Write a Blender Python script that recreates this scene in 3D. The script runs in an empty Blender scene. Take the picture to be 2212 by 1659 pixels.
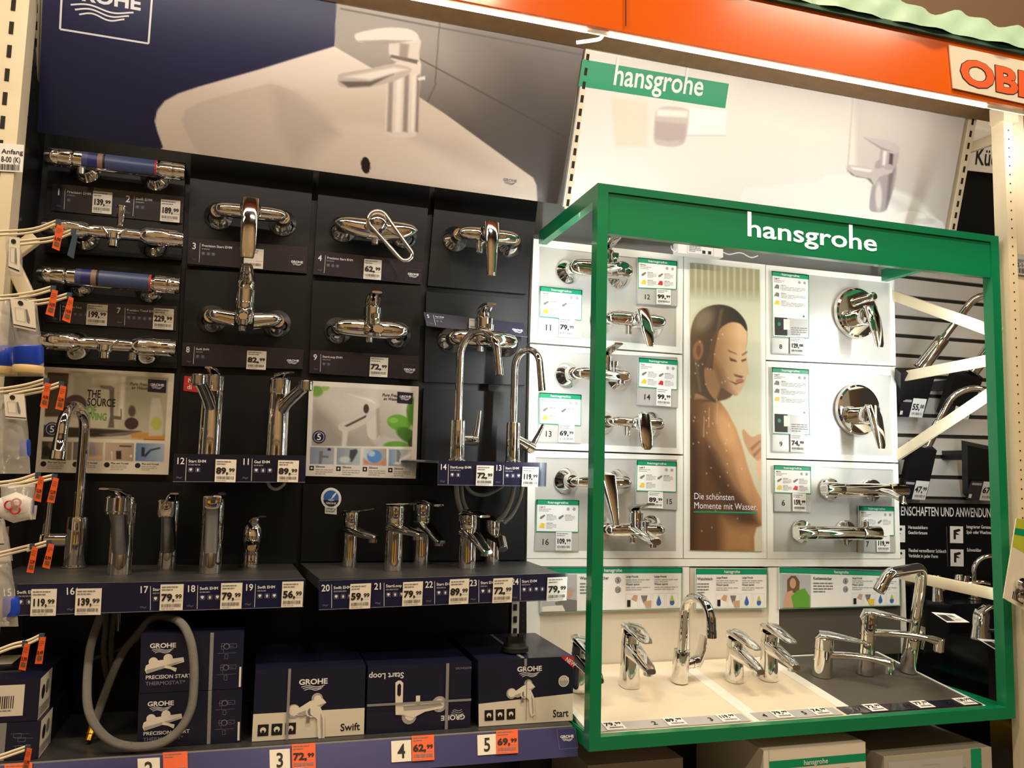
import bpy, math, random
import numpy as np
from mathutils import Vector, Matrix
random.seed(7)
sc = bpy.context.scene
col = sc.collection
# ------------------------------------------------------------------ camera
F, PW, PH = 1800.0, 2212, 1659
YAW, PITCH, ROLL = math.radians(16.8), math.radians(5.88), math.radians(1.47)
CAM = Vector((0, -2.1, 1.55))
_cy, _sy, _cp, _sp = math.cos(YAW), math.sin(YAW), math.cos(PITCH), math.sin(PITCH)
FWD = Vector((_sy * _cp, _cy * _cp, _sp)); _r = Vector((_cy, -_sy, 0)); _u = _r.cross(FWD)
RT = math.cos(ROLL) * _r + math.sin(ROLL) * _u
UP = -math.sin(ROLL) * _r + math.cos(ROLL) * _u
cd = bpy.data.cameras.new('camera'); cam = bpy.data.objects.new('camera', cd); col.objects.link(cam)
cd.sensor_width = 36; cd.lens = F / PW * 36; cd.clip_start = .02
cam.matrix_world = Matrix(((RT.x, UP.x, -FWD.x, CAM.x), (RT.y, UP.y, -FWD.y, CAM.y), (RT.z, UP.z, -FWD.z, CAM.z), (0, 0, 0, 1)))
sc.camera = cam
sc.view_settings.view_transform = 'Standard'; sc.view_settings.look = 'None'
sc.view_settings.gamma = 1; sc.view_settings.use_curve_mapping = False
sc.view_settings.exposure = 0.12
# ------------------------------------------------------------------ world and big lights
wd = bpy.data.worlds.new('world'); sc.world = wd; wd.use_nodes = True
wd.node_tree.nodes['Background'].inputs[0].default_value = (.9, .75, .55, 1)
wd.node_tree.nodes['Background'].inputs[1].default_value = .05

def area(name, loc, aim, sx, sy, power, color, spread=180):
    l = bpy.data.lights.new(name, 'AREA'); l.shape = 'RECTANGLE'; l.size = sx; l.size_y = sy
    l.energy = power; l.color = color; l.spread = math.radians(spread)
    o = bpy.data.objects.new(name, l); col.objects.link(o); o.location = loc
    d = (Vector(aim) - Vector(loc)).normalized()
    z = -d; x = Vector((1, 0, 0)); x = (x - z * x.dot(z)).normalized(); y = z.cross(x)
    o.matrix_world = Matrix(((x.x, y.x, z.x, loc[0]), (x.y, y.y, z.y, loc[1]), (x.z, y.z, z.z, loc[2]), (0, 0, 0, 1)))
    return o
WARM, COOL = (1, .80, .56), (.93, 1, .97)
area('canopy_led_light', (.78, -.535, 2.466), (.78, -.15, 2.3), 2.5, .012, 5.4, (1, .9, .78))
for lx_ in (.716, 1.829):
    area('case_led_light', (lx_, -.374, 1.65), (lx_ + (.12 if lx_ < 1 else -.12), 0, 1.62), .012, .84, 4.6, (.96, 1, .98))
for i, (x, y, e) in enumerate(((-1.0, -1.4, 46), (1.4, -1.4, 46), (-2.0, -3.4, 42), (.6, -3.4, 42), (3.0, -2.8, 36))):
    area('hall_lamp_light', (x, y, 4.27), (x, y, 0), 1.15, .16, e, WARM)

# ------------------------------------------------------------------ pixel to place
def ray(px, py):
    return (px - PW / 2) / F * RT - (py - PH / 2) / F * UP + FWD
def P(px, py, Y=0.0):
    d = ray(px, py); return CAM + d * ((Y - CAM.y) / d.y)
def PZ(px, py, Z):
    d = ray(px, py); return CAM + d * ((Z - CAM.z) / d.z)
def PX(px, py, X):
    d = ray(px, py); return CAM + d * ((X - CAM.x) / d.x)
def PPL(px, py, o, n):
    d = ray(px, py); return CAM + d * ((o - CAM).dot(n) / d.dot(n))
def proj(p):
    d = p - CAM; w = d.dot(FWD)
    return PW / 2 + F * d.dot(RT) / w, PH / 2 - F * d.dot(UP) / w
def scale_at(p): return F / (p - CAM).dot(FWD)

# ------------------------------------------------------------------ materials
MATS = {}
def lin(c):
    return tuple((x / 12.92 if x <= .04045 else ((x + .055) / 1.055) ** 2.4) for x in [v / 255 for v in c])
def mat(name, rgb, rough=.5, metal=0., coat=0., emit=0., bump=0., bscale=200., var=0., alpha=1., trans=0., linear=False, vscale=8.):
    if name in MATS: return MATS[name]
    m = bpy.data.materials.new(name); m.use_nodes = True
    nt = m.node_tree; b = nt.nodes['Principled BSDF']
    c = (*rgb, 1) if linear else (*lin(rgb), 1)
    b.inputs['Base Color'].default_value = c
    b.inputs['Roughness'].default_value = rough; b.inputs['Metallic'].default_value = metal
    b.inputs['Coat Weight'].default_value = coat; b.inputs['Coat Roughness'].default_value = .08
    b.inputs['Alpha'].default_value = alpha; b.inputs['Transmission Weight'].default_value = trans
    if emit:
        b.inputs['Emission Color'].default_value = c; b.inputs['Emission Strength'].default_value = emit
    tc = nt.nodes.new('ShaderNodeTexCoord')
    if var:
        n = nt.nodes.new('ShaderNodeTexNoise'); n.inputs['Scale'].default_value = vscale; n.inputs['Detail'].default_value = 4
        nt.links.new(tc.outputs['Object'], n.inputs['Vector'])
        mx = nt.nodes.new('ShaderNodeMix'); mx.data_type = 'RGBA'
        mx.inputs[6].default_value = tuple(x * (1 - var) for x in c[:3]) + (1,)
        mx.inputs[7].default_value = tuple(min(1, x * (1 + var)) for x in c[:3]) + (1,)
        nt.links.new(n.outputs['Fac'], mx.inputs[0]); nt.links.new(mx.outputs[2], b.inputs['Base Color'])
    if bump:
        n = nt.nodes.new('ShaderNodeTexNoise'); n.inputs['Scale'].default_value = bscale
        nt.links.new(tc.outputs['Object'], n.inputs['Vector'])
        bp = nt.nodes.new('ShaderNodeBump'); bp.inputs['Strength'].default_value = bump; bp.inputs['Distance'].default_value = .002
        nt.links.new(n.outputs['Fac'], bp.inputs['Height']); nt.links.new(bp.outputs['Normal'], b.inputs['Normal'])
    MATS[name] = m
    return m
mat('chrome', (232, 230, 226), .05, 1.)
mat('chrome_soft', (205, 205, 203), .16, 1.)
mat('dark_metal', (60, 60, 62), .3, .8)
mat('black_board', (17, 18, 20), .42, bump=.08, bscale=900, var=.12)
MATS['black_board'].node_tree.nodes['Principled BSDF'].inputs['Specular IOR Level'].default_value = .3
mat('black', (12, 12, 13), .5)
mat('black_gloss', (14, 14, 15), .18)
mat('rubber', (24, 24, 25), .55)
mat('shelf_grey', (52, 52, 54), .42, bump=.15, bscale=700, var=.1)
mat('navy', (24, 26, 58), .3, coat=.5)
mat('navy_dark', (25, 26, 44), .25, coat=.6)
mat('navy_poster', (30, 32, 72), .42)
mat('navy_box', (20, 23, 50), .4, coat=.25, var=.06)
mat('lip_blue', (58, 58, 112), .3, .25, coat=.5)
mat('paper', (236, 230, 216), .6)
mat('paper_white', (238, 238, 236), .5)
mat('ink', (22, 20, 20), .6)
mat('ink_grey', (120, 118, 118), .6)
mat('ink_light', (172, 170, 170), .6)
mat('white_print', (236, 236, 240), .5)
mat('grey_print', (120, 120, 140), .5)
mat('dim_print', (70, 70, 96), .5)
mat('orange', (240, 98, 38), .5)
mat('orange_canopy', (240, 106, 24), .16, coat=.5)
mat('green', (0, 128, 82), .32, coat=.25)
mat('green_print', (0, 148, 104), .42)
mat('cabinet_white', (236, 238, 232), .32, coat=.15)
mat('inset_grey', (196, 196, 192), .34, .25, bump=.05, bscale=500)
mat('tray_cream', (226, 214, 192), .5, bump=.1, bscale=800)
mat('tray_dark', (84, 80, 74), .45, bump=.15, bscale=900)
mat('panel_beige', (214, 206, 190), .5)
mat('holder_grey', (186, 186, 188), .25, coat=.4)
mat('post_cream', (232, 218, 188), .42, var=.04)
mat('hole', (30, 26, 20), .8)
mat('kraft', (205, 172, 112), .7, var=.1)
mat('wood_strip', (120, 92, 58), .6, var=.3, vscale=30)
mat('hose', (150, 148, 142), .38, .6, bump=.9, bscale=1400)
mat('brass', (212, 158, 60), .25, 1.)
mat('tape', (150, 150, 152), .3, alpha=.85)
mat('blue_label', (64, 78, 122), .35)
mat('blue_deep', (38, 44, 110), .35)
mat('label_brown', (140, 112, 104), .5)
mat('red_print', (196, 44, 40), .5)
mat('blue_print', (52, 104, 180), .5)
mat('sky_print', (150, 178, 206), .5)
mat('yellow_print', (232, 198, 60), .5)
mat('lime_print', (186, 196, 60), .5)
mat('skin_print', (200, 160, 130), .5)
mat('brown_print', (110, 84, 60), .5)
mat('leaf_print', (96, 160, 50), .5)
mat('beige_print', (196, 186, 168), .5)
mat('led', (255, 236, 205), .5, emit=7.)
mat('led_cool', (240, 255, 250), .5, emit=10.)
mat('lamp_glow', (255, 226, 180), .5, emit=6.)
mat('hall_floor', (150, 140, 126), .4, var=.15)
mat('hall_ceiling', (70, 62, 54), .9)
mat('hall_wall', (150, 130, 104), .8, var=.25, vscale=2.)
mat('slat_white', (206, 204, 198), .4)
mat('groove', (60, 57, 52), .7)
mat('steel_grey', (140, 140, 138), .35, .5)
mat('yellow', (222, 186, 20), .45)
mat('bag', (235, 232, 226), .12, alpha=.34, bump=.5, bscale=60)
mat('acrylic', (210, 220, 224), .08, alpha=.3)
mat('blue_plastic', (30, 70, 200), .35)
mat('tan_plastic', (226, 196, 140), .5)
mat('tarp', (170, 206, 184), .4, bump=.9, bscale=22, var=.25, vscale=9)
mat('tarp_dark', (40, 92, 78), .5)
mat('carton_grey', (178, 172, 158), .6, var=.05)
mat('carton_white', (228, 222, 206), .55)
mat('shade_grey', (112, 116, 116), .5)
mat('bright_white', (236, 250, 244), .4, emit=.55)
mat('blue_tag', (56, 76, 100), .4)
def vcol_mat(name, rough=.4):
    m = bpy.data.materials.new(name); m.use_nodes = True; nt = m.node_tree; b = nt.nodes['Principled BSDF']
    a = nt.nodes.new('ShaderNodeAttribute'); a.attribute_name = 'print'
    nt.links.new(a.outputs['Color'], b.inputs['Base Color']); b.inputs['Roughness'].default_value = rough
    MATS[name] = m
vcol_mat('print_poster', .38); vcol_mat('print_card', .35)

# ------------------------------------------------------------------ object helpers
def tag(o, label=None, cat=None, group=None, kind=None):
    if label: o['label'] = label
    if cat: o['category'] = cat
    if group: o['group'] = group
    if kind: o['kind'] = kind
    return o
def empty(name, loc, label=None, cat=None, group=None):
    o = bpy.data.objects.new(name, None); col.objects.link(o); o.location = loc; o.empty_display_size = .02
    tag(o, label, cat, group); return o
def attach(o, parent):
    # the parents here are only translated
    o.parent = parent; o.location = Vector(o.location) - parent_loc(parent)
def parent_loc(p):
    l = Vector(p.location)
    while p.parent: p = p.parent; l = l + Vector(p.location)
    return l

class MB:
    def __init__(s): s.v = []; s.f = []; s.m = []; s.mats = []; s.sm = []
    def mi(s, m):
        if m not in s.mats: s.mats.append(m)
        return s.mats.index(m)
    def add(s, vs, fs, m, smooth=True):
        o = len(s.v); s.v.extend(vs); k = s.mi(m)
        for f in fs: s.f.append([i + o for i in f]); s.m.append(k); s.sm.append(smooth)
    def box(s, c, size, m='black', R=None):
        c = Vector(c); hx, hy, hz = size[0] / 2, size[1] / 2, size[2] / 2
        vs = [Vector((x, y, z)) for x in (-hx, hx) for y in (-hy, hy) for z in (-hz, hz)]
        if R is not None: vs = [R @ v for v in vs]
        s.add([c + v for v in vs], [(0, 1, 3, 2), (4, 6, 7, 5), (0, 4, 5, 1), (2, 3, 7, 6), (0, 2, 6, 4), (1, 5, 7, 3)], m, False)
    def slab(s, q, thick, m='black', back=None):
        # q = TL TR BR BL front corners; body goes back along the normal
        n = ((q[1] - q[0]).cross(q[3] - q[0])).normalized()
        if n.y > 0 and abs(n.y) > .05: n = -n
        b = [p - n * thick for p in q]
        s.add(list(q) + b, [(0, 3, 2, 1), (4, 5, 6, 7), (0, 1, 5, 4), (1, 2, 6, 5), (2, 3, 7, 6), (3, 0, 4, 7)], m, False)
    def hexa(s, q, b, m):
        s.add(list(q) + list(b), [(0, 3, 2, 1), (4, 5, 6, 7), (0, 1, 5, 4), (1, 2, 6, 5), (2, 3, 7, 6), (3, 0, 4, 7)], m, False)
    def tube(s, pts, r, m='chrome', n=14, cap=True):
        pts = [Vector(p) for p in pts]; N = len(pts)
        rr = r if isinstance(r, (list, tuple)) else [r] * N
        t0 = (pts[1] - pts[0]).normalized(); a = Vector((0, 0, 1)) if abs(t0.z) < .9 else Vector((1, 0, 0))
        nx = (a - t0 * a.dot(t0)).normalized(); vs = []; fs = []
        for i, p in enumerate(pts):
            t = (pts[min(i + 1, N - 1)] - pts[max(i - 1, 0)]).normalized()
            nx = (nx - t * nx.dot(t)).normalized(); ny = t.cross(nx)
            for k in range(n):
                an = 2 * math.pi * k / n; vs.append(p + (nx * math.cos(an) + ny * math.sin(an)) * rr[i])
        for i in range(N - 1):
            for k in range(n):
                k2 = (k + 1) % n; fs.append((i * n + k, i * n + k2, (i + 1) * n + k2, (i + 1) * n + k))
        if cap: fs.append(tuple(range(n))[::-1]); fs.append(tuple((N - 1) * n + k for k in range(n)))
        s.add(vs, fs, m)
    def lathe(s, base, axis, prof, m='chrome', n=24):
        base = Vector(base); t = Vector(axis).normalized(); a = Vector((0, 0, 1)) if abs(t.z) < .9 else Vector((1, 0, 0))
        nx = (a - t * a.dot(t)).normalized(); ny = t.cross(nx); vs = []; fs = []; N = len(prof)
        for r, h in prof:
            for k in range(n):
                an = 2 * math.pi * k / n; vs.append(base + t * h + (nx * math.cos(an) + ny * math.sin(an)) * max(r, 1e-4))
        for i in range(N - 1):
            for k in range(n):
                k2 = (k + 1) % n; fs.append((i * n + k, i * n + k2, (i + 1) * n + k2, (i + 1) * n + k))
        fs.append(tuple(range(n))[::-1]); fs.append(tuple((N - 1) * n + k for k in range(n)))
        s.add(vs, fs, m)
    def loft(s, secs, m='chrome', n=20, p=2.6):
        vs = []; fs = []; N = len(secs)
        for c, ax, ay in secs:
            c, ax, ay = Vector(c), Vector(ax), Vector(ay)
            for k in range(n):
                an = 2 * math.pi * k / n; cx, sx = math.cos(an), math.sin(an)
                vs.append(c + ax * (math.copysign(abs(cx) ** (2 / p), cx)) + ay * (math.copysign(abs(sx) ** (2 / p), sx)))
        for i in range(N - 1):
            for k in range(n):
                k2 = (k + 1) % n; fs.append((i * n + k, i * n + k2, (i + 1) * n + k2, (i + 1) * n + k))
        fs.append(tuple(range(n))[::-1]); fs.append(tuple((N - 1) * n + k for k in range(n)))
        s.add(vs, fs, m)
    def build(s, name, parent=None, sharp=38):
        org = parent_loc(parent) if parent else None
        vs = [Vector(v) for v in s.v]
        if org is None:
            lo = [min(v[i] for v in vs) for i in range(3)]; hi = [max(v[i] for v in vs) for i in range(3)]
            org = Vector(((lo[0] + hi[0]) / 2, (lo[1] + hi[1]) / 2, lo[2]))
        me = bpy.data.meshes.new(name)
        me.from_pydata([tuple(v - org) for v in vs], [], s.f)
        for m in s.mats: me.materials.append(MATS[m])
        me.polygons.foreach_set('material_index', s.m)
        me.polygons.foreach_set('use_smooth', s.sm)
        me.update()
        import bmesh
        bm = bmesh.new(); bm.from_mesh(me)
        if getattr(s, 'fixn', True): bmesh.ops.recalc_face_normals(bm, faces=bm.faces)
        bm.to_mesh(me); bm.free()
        try: me.set_sharp_from_angle(angle=math.radians(sharp))
        except Exception: pass
        o = bpy.data.objects.new(name, me); col.objects.link(o)
        if parent: o.parent = parent
        else: o.location = org
        return o
def cat(pts, k=5):
    pts = [Vector(p) for p in pts]; out = []
    q = [2 * pts[0] - pts[1]] + pts + [2 * pts[-1] - pts[-2]]
    for i in range(1, len(q) - 2):
        for j in range(k):
            t = j / k; a, b, c, d = q[i - 1], q[i], q[i + 1], q[i + 2]
            out.append(.5 * ((2 * b) + (c - a) * t + (2 * a - 5 * b + 4 * c - d) * t * t + (3 * b - a - 3 * c + d) * t ** 3))
    out.append(pts[-1]); return out

# ------------------------------------------------------------------ glyphs
GC = {}
def _eval_text(body, off):
    c = bpy.data.curves.new('t', 'FONT'); c.body = body; c.offset = off; c.resolution_u = 3; c.fill_mode = 'FRONT' if False else 'BOTH'
    o = bpy.data.objects.new('t', c); col.objects.link(o)
    dg = bpy.context.evaluated_depsgraph_get(); dg.update()
    me = o.evaluated_get(dg).to_mesh()
    vs = [(v.co.x, v.co.y) for v in me.vertices]; fs = [tuple(p.vertices) for p in me.polygons]
    o.evaluated_get(dg).to_mesh_clear(); bpy.data.objects.remove(o); bpy.data.curves.remove(c)
    return vs, fs
_wH = None
def glyph(ch, bold):
    global _wH
    k = (ch, bold)
    if k in GC: return GC[k]
    def wid(vs): return max(v[0] for v in vs) - min(v[0] for v in vs) if vs else 0
    if _wH is None: _wH = wid(_eval_text('HH', 0)[0])
    adv = wid(_eval_text('H' + ch + 'H', 0)[0]) - _wH
    vs, fs = ([], []) if ch == ' ' else _eval_text(ch, {0: 0, 1: .014, 2: .032, 3: .06, 4: .042}[bold])
    GC[k] = (vs, fs, adv); return GC[k]
# cap height of the font, measured once
_cap = max(v[1] for v in _eval_text('H', 0)[0])
for _c in 'abcdefghijklmnopqrstuvwxyzABCDEFGHIKLMNOPRSTUVWZöü0123456789,.-&()*§ ':
    glyph(_c, 1)
for _c in '0123456789,': glyph(_c, 2); glyph(_c, 4)
for _c in 'OBI': glyph(_c, 3); glyph(_c, 4)
for _c in 'GROHEOBIKcSNDTAUWIFL &CPsüwiftaroLp.2345': glyph(_c, 2)
for _c in 'hansgroeDichötMmtW.': glyph(_c, 0); glyph(_c, 1)
def text_mesh(txt, bold=1, track=0.):
    x = 0; vs = []; fs = []
    for ch in txt:
        g = glyph(ch, bold); o = len(vs)
        vs += [(a + x, b) for a, b in g[0]]; fs += [tuple(i + o for i in f) for f in g[1]]
        x += g[2] + track
    return [(a / _cap, b / _cap) for a, b in vs], fs, x / _cap

class Sheet(MB):
    """flat printed thing on a quad TL TR BR BL; u to the right, v downwards, both 0..1"""
    fixn = False
    def __init__(s, q, base='paper', thick=.002, edge=None):
        super().__init__(); s.q = [Vector(p) for p in q]
        a, b, c, d = s.q
        s.w = ((b - a).length + (c - d).length) / 2; s.h = ((d - a).length + (c - b).length) / 2
        s.n = ((d - a).cross(b - a) + (d - c).cross(c - b) * 0).normalized()
        if s.n.dot(CAM - (a + c) / 2) < 0: s.n = -s.n
        bk = [p - s.n * thick for p in s.q]
        s.add(s.q + bk, [(0, 3, 2, 1)], base, False)
        s.add(s.q + bk, [(4, 5, 6, 7), (0, 1, 5, 4), (1, 2, 6, 5), (2, 3, 7, 6), (3, 0, 4, 7)], edge or base, False)
        s.lay = 1
    def pt(s, u, v, L=None):
        a, b, c, d = s.q
        return (a * (1 - u) + b * u) * (1 - v) + (d * (1 - u) + c * u) * v + s.n * (.00035 * (L if L is not None else s.lay))
    def uv(s, px, py):
        a, b, c, d = s.q; p = PPL(px, py, (a + b + c + d) / 4, s.n); u = v = .5
        for _ in range(8):
            e = p - s.pt(u, v, 0); du = (b - a) * (1 - v) + (c - d) * v; dv = (d - a) * (1 - u) + (c - b) * u
            A = np.array([[du.dot(du), du.dot(dv)], [du.dot(dv), dv.dot(dv)]]); r = np.linalg.solve(A, [e.dot(du), e.dot(dv)])
            u += r[0]; v += r[1]
        return u, v
    def _add(s, pts, m, L):
        ps = [s.pt(u, v, L) for u, v in pts]
        if len(ps) > 2:
            nn = Vector((0, 0, 0))
            for i in range(len(ps)): nn += (ps[i] - ps[0]).cross(ps[(i + 1) % len(ps)] - ps[0])
            if nn.dot(s.n) < 0: ps.reverse()
        s.add(ps, [tuple(range(len(ps)))], m, False)
    def rect(s, u0, v0, u1, v1, m, L=1): s._add([(u0, v0), (u1, v0), (u1, v1), (u0, v1)], m, L)
    def poly(s, pts, m, L=2): s._add(pts, m, L)
    def ppoly(s, pts, m, L=2): s._add([s.uv(*p) for p in pts], m, L)
    def disc(s, u, v, r, m, L=2, n=18, ry=None):
        # r in metres
        ry = ry or r
        s._add([(u + r / s.w * math.cos(2 * math.pi * k / n), v + ry / s.h * math.sin(2 * math.pi * k / n)) for k in range(n)], m, L)
    def line(s, u0, v0, u1, v1, wd, m, L=2):
        dx, dy = (u1 - u0) * s.w, (v1 - v0) * s.h; l = math.hypot(dx, dy) or 1
        ox, oy = -dy / l * wd / 2 / s.w, dx / l * wd / 2 / s.h
        s._add([(u0 + ox, v0 + oy), (u1 + ox, v1 + oy), (u1 - ox, v1 - oy), (u0 - ox, v0 - oy)], m, L)
    def pline(s, pts, wd, m, L=2, px=False):
        if px: pts = [s.uv(*p) for p in pts]
        for a, b in zip(pts, pts[1:]): s.line(*a, *b, wd, m, L)
    def frame(s, u0, v0, u1, v1, wd, m, L=2):
        s.pline([(u0, v0), (u1, v0), (u1, v1), (u0, v1), (u0, v0)], wd, m, L)
    def text(s, txt, u, v, hf, m, al='l', bold=1, sx=1., L=3, fit=None, rot=0, slant=0., asc=0.):
        vs, fs, W_ = text_mesh(txt, bold); H_ = hf * s.h
        if fit: sx = fit * s.w / (W_ * H_)
        off = {'l': 0, 'c': -W_ / 2, 'r': -W_}[al]; c, sn = math.cos(rot), math.sin(rot); out = []
        for a, b in vs:
            if asc and b > .82: b += asc
            X, Y = (a + off + b * slant) * H_ * sx, b * H_; X, Y = X * c - Y * sn, X * sn + Y * c
            out.append(s.pt(u + X / s.w, v - Y / s.h, L))
        # faces must look along the normal
        if fs:
            f = fs[0]; nn = (out[f[1]] - out[f[0]]).cross(out[f[2]] - out[f[0]])
            s.add(out, fs, m, False)
    def greek(s, u0, v0, u1, v1, n, m='ink_light', L=2, fill=.45):
        for i in range(n):
            a = v0 + (v1 - v0) * (i + .25) / n; b = a + (v1 - v0) / n * fill; u = u0; end = u1 if i < n - 1 else u0 + (u1 - u0) * random.uniform(.5, .9)
            while u < end - .01 * (u1 - u0):
                w = min((u1 - u0) * random.uniform(.12, .3), end - u); s.rect(u, a, u + w, b, m, L); u += w + (u1 - u0) * .03
    def barcode(s, u0, v0, u1, v1, n=14, m='ink', L=2):
        w = (u1 - u0) / n
        for i in range(n):
            s.rect(u0 + i * w, v0, u0 + i * w + w * random.uniform(.35, .8), v1, m, L)
    def waves(s, u0, v0, u1, dv, wd, m, L=3, n=3):
        for k in range(n):
            sh = (u1 - u0) * .07 * k; pts = []
            for i in range(19):
                t = i / 18; pts.append((u0 + sh + (u1 - u0 - 2 * sh) * t, v0 + dv * k + dv * .5 * math.sin(t * 2.5 * math.pi + 2.6)))
            s.pline(pts, wd, m, L)
    def logo(s, u, v, hw, m, L=3):
        """word over three waves, u v = centre of the word's baseline, hw = half width in u"""
        vs, fs, W_ = text_mesh('GROHE', 2); H_ = 2 * hw * s.w / W_ / 1.15
        s.text('GROHE', u, v, H_ / s.h, m, 'c', 2, 1.15, L)
        k = H_ / s.h; s.waves(u - hw * .82, v + k * .42, u + hw * .82, k * .32, H_ * .13, m, L)

def quad(pts, Y=0.0):
    """four pixels TL TR BR BL onto the plane(s) y"""
    Ys = Y if isinstance(Y, (list, tuple)) else [Y] * 4
    q = [P(p[0], p[1], y) for p, y in zip(pts, Ys)]
    if isinstance(Y, (list, tuple)): q[2] = PPL(pts[2][0], pts[2][1], q[0], (q[1] - q[0]).cross(q[3] - q[0]).normalized())
    return q
def grid_print(name, parent, sh, nx, ny, fn, m='print_poster', L=1, u0=0, v0=0, u1=1, v1=1):
    """dense grid carrying a printed picture as a colour attribute; fn gets photo pixel arrays"""
    us = np.linspace(u0, u1, nx); vs = np.linspace(v0, v1, ny); U, V = np.meshgrid(us, vs)
    a, b, c, d = [np.array(p) for p in sh.q]
    Pt = (a * (1 - U)[..., None] + b * U[..., None]) * (1 - V)[..., None] + (d * (1 - U)[..., None] + c * U[..., None]) * V[..., None] + np.array(sh.n) * .00035 * L
    D = Pt - np.array(CAM); w = D @ np.array(FWD)
    X = PW / 2 + F * (D @ np.array(RT)) / w; Y = PH / 2 - F * (D @ np.array(UP)) / w
    C = np.clip(fn(X, Y), 0, 255) / 255.; C = np.where(C <= .04045, C / 12.92, ((C + .055) / 1.055) ** 2.4)
    me = bpy.data.meshes.new(name); org = np.array(parent_loc(parent))
    idx = np.arange(nx * ny).reshape(ny, nx)
    fs = np.stack([idx[:-1, :-1], idx[1:, :-1], idx[1:, 1:], idx[:-1, 1:]], -1).reshape(-1, 4)
    me.from_pydata((Pt - org).reshape(-1, 3).tolist(), [], fs.tolist())
    at = me.color_attributes.new('print', 'FLOAT_COLOR', 'POINT')
    at.data.foreach_set('color', np.concatenate([C, np.ones_like(C[..., :1])], -1).reshape(-1).astype(np.float32))
    me.materials.append(MATS[m]); o = bpy.data.objects.new(name, me); col.objects.link(o); o.parent = parent
    return o
# painters: soft masks in photo pixels
def sd_poly(X, Y, poly):
    poly = [np.array(p, float) for p in poly]; d = np.full(X.shape, 1e18); ins = np.zeros(X.shape, bool)
    for i in range(len(poly)):
        a = poly[i]; b = poly[(i + 1) % len(poly)]; e = b - a
        t = np.clip(((X - a[0]) * e[0] + (Y - a[1]) * e[1]) / (e @ e + 1e-9), 0, 1)
        d = np.minimum(d, (X - a[0] - t * e[0]) ** 2 + (Y - a[1] - t * e[1]) ** 2)
        cnd = (a[1] > Y) != (b[1] > Y)
        ins ^= cnd & (X < (b[0] - a[0]) * (Y - a[1]) / ((b[1] - a[1]) or 1e-9) + a[0])
    d = np.sqrt(d); return np.where(ins, -d, d)
def mk(X, Y, poly, soft=2.): return np.clip(.5 - sd_poly(X, Y, poly) / (2 * soft), 0, 1)
def mell(X, Y, cx, cy, rx, ry, soft=.1, rot=0):
    c, s_ = math.cos(rot), math.sin(rot); x = (X - cx) * c + (Y - cy) * s_; y = -(X - cx) * s_ + (Y - cy) * c
    return np.clip((1 - np.hypot(x / rx, y / ry)) / soft + .5, 0, 1)
def mix(C, rgb, m):
    rgb = np.array(rgb, float)
    if rgb.ndim == 1: rgb = np.broadcast_to(rgb, C.shape)
    return C * (1 - m[..., None]) + rgb * m[..., None]
def grad(X, a, b, t):
    t = np.clip(t, 0, 1)[..., None]; return np.array(a, float) * (1 - t) + np.array(b, float) * t
def full(X, rgb): return np.broadcast_to(np.array(rgb, float), X.shape + (3,)).copy()
def smooth_poly(p, k=5):
    q = [p[-1]] + list(p) + [p[0], p[1]]; out = []
    for i in range(1, len(p) + 1):
        a, b, c, d = [np.array(z, float) for z in (q[i - 1], q[i], q[i + 1], q[i + 2])]
        for j in range(k):
            t = j / k; out.append(tuple(.5 * ((2 * b) + (c - a) * t + (2 * a - 5 * b + 4 * c - d) * t * t + (3 * b - a - 3 * c + d) * t ** 3)))
    return out
# ================================================================== the setting
def struct(mb, name): return tag(mb.build(name), kind='structure')
m = MB(); m.box((1, -1.8, -.02), (9, 5.6, .04), 'hall_floor'); struct(m, 'floor')
m = MB(); m.box((1, -1.8, 4.42), (9, 5.6, .04), 'hall_ceiling'); struct(m, 'ceiling')
m = MB(); m.box((1, -4.58, 2.2), (9, .04, 4.4), 'hall_wall'); struct(m, 'wall_rear')
m = MB(); m.box((1, .98, 2.2), (9, .04, 4.4), 'hall_wall'); struct(m, 'wall_back')
for i, (x, y) in enumerate(((-1.0, -1.4), (1.4, -1.4), (-2.0, -3.4), (.6, -3.4), (3.0, -2.8))):
    e = empty('hall_lamp', (x, y, 4.28), 'long white strip lamp hanging under the hall ceiling', 'lamp', 'strip lamps under the hall ceiling')
    m = MB(); m.box((x, y, 4.33), (1.24, .22, .06), 'steel_grey'); m.build('housing', e)
    m = MB(); m.box((x, y, 4.295), (1.16, .16, .01), 'lamp_glow'); m.build('diffuser', e)
    m = MB()
    for s in (-.5, .5): m.tube([(x + s, y, 4.36), (x + s, y, 4.40)], .006, 'steel_grey', 6)
    m.build('hanger', e)
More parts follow.
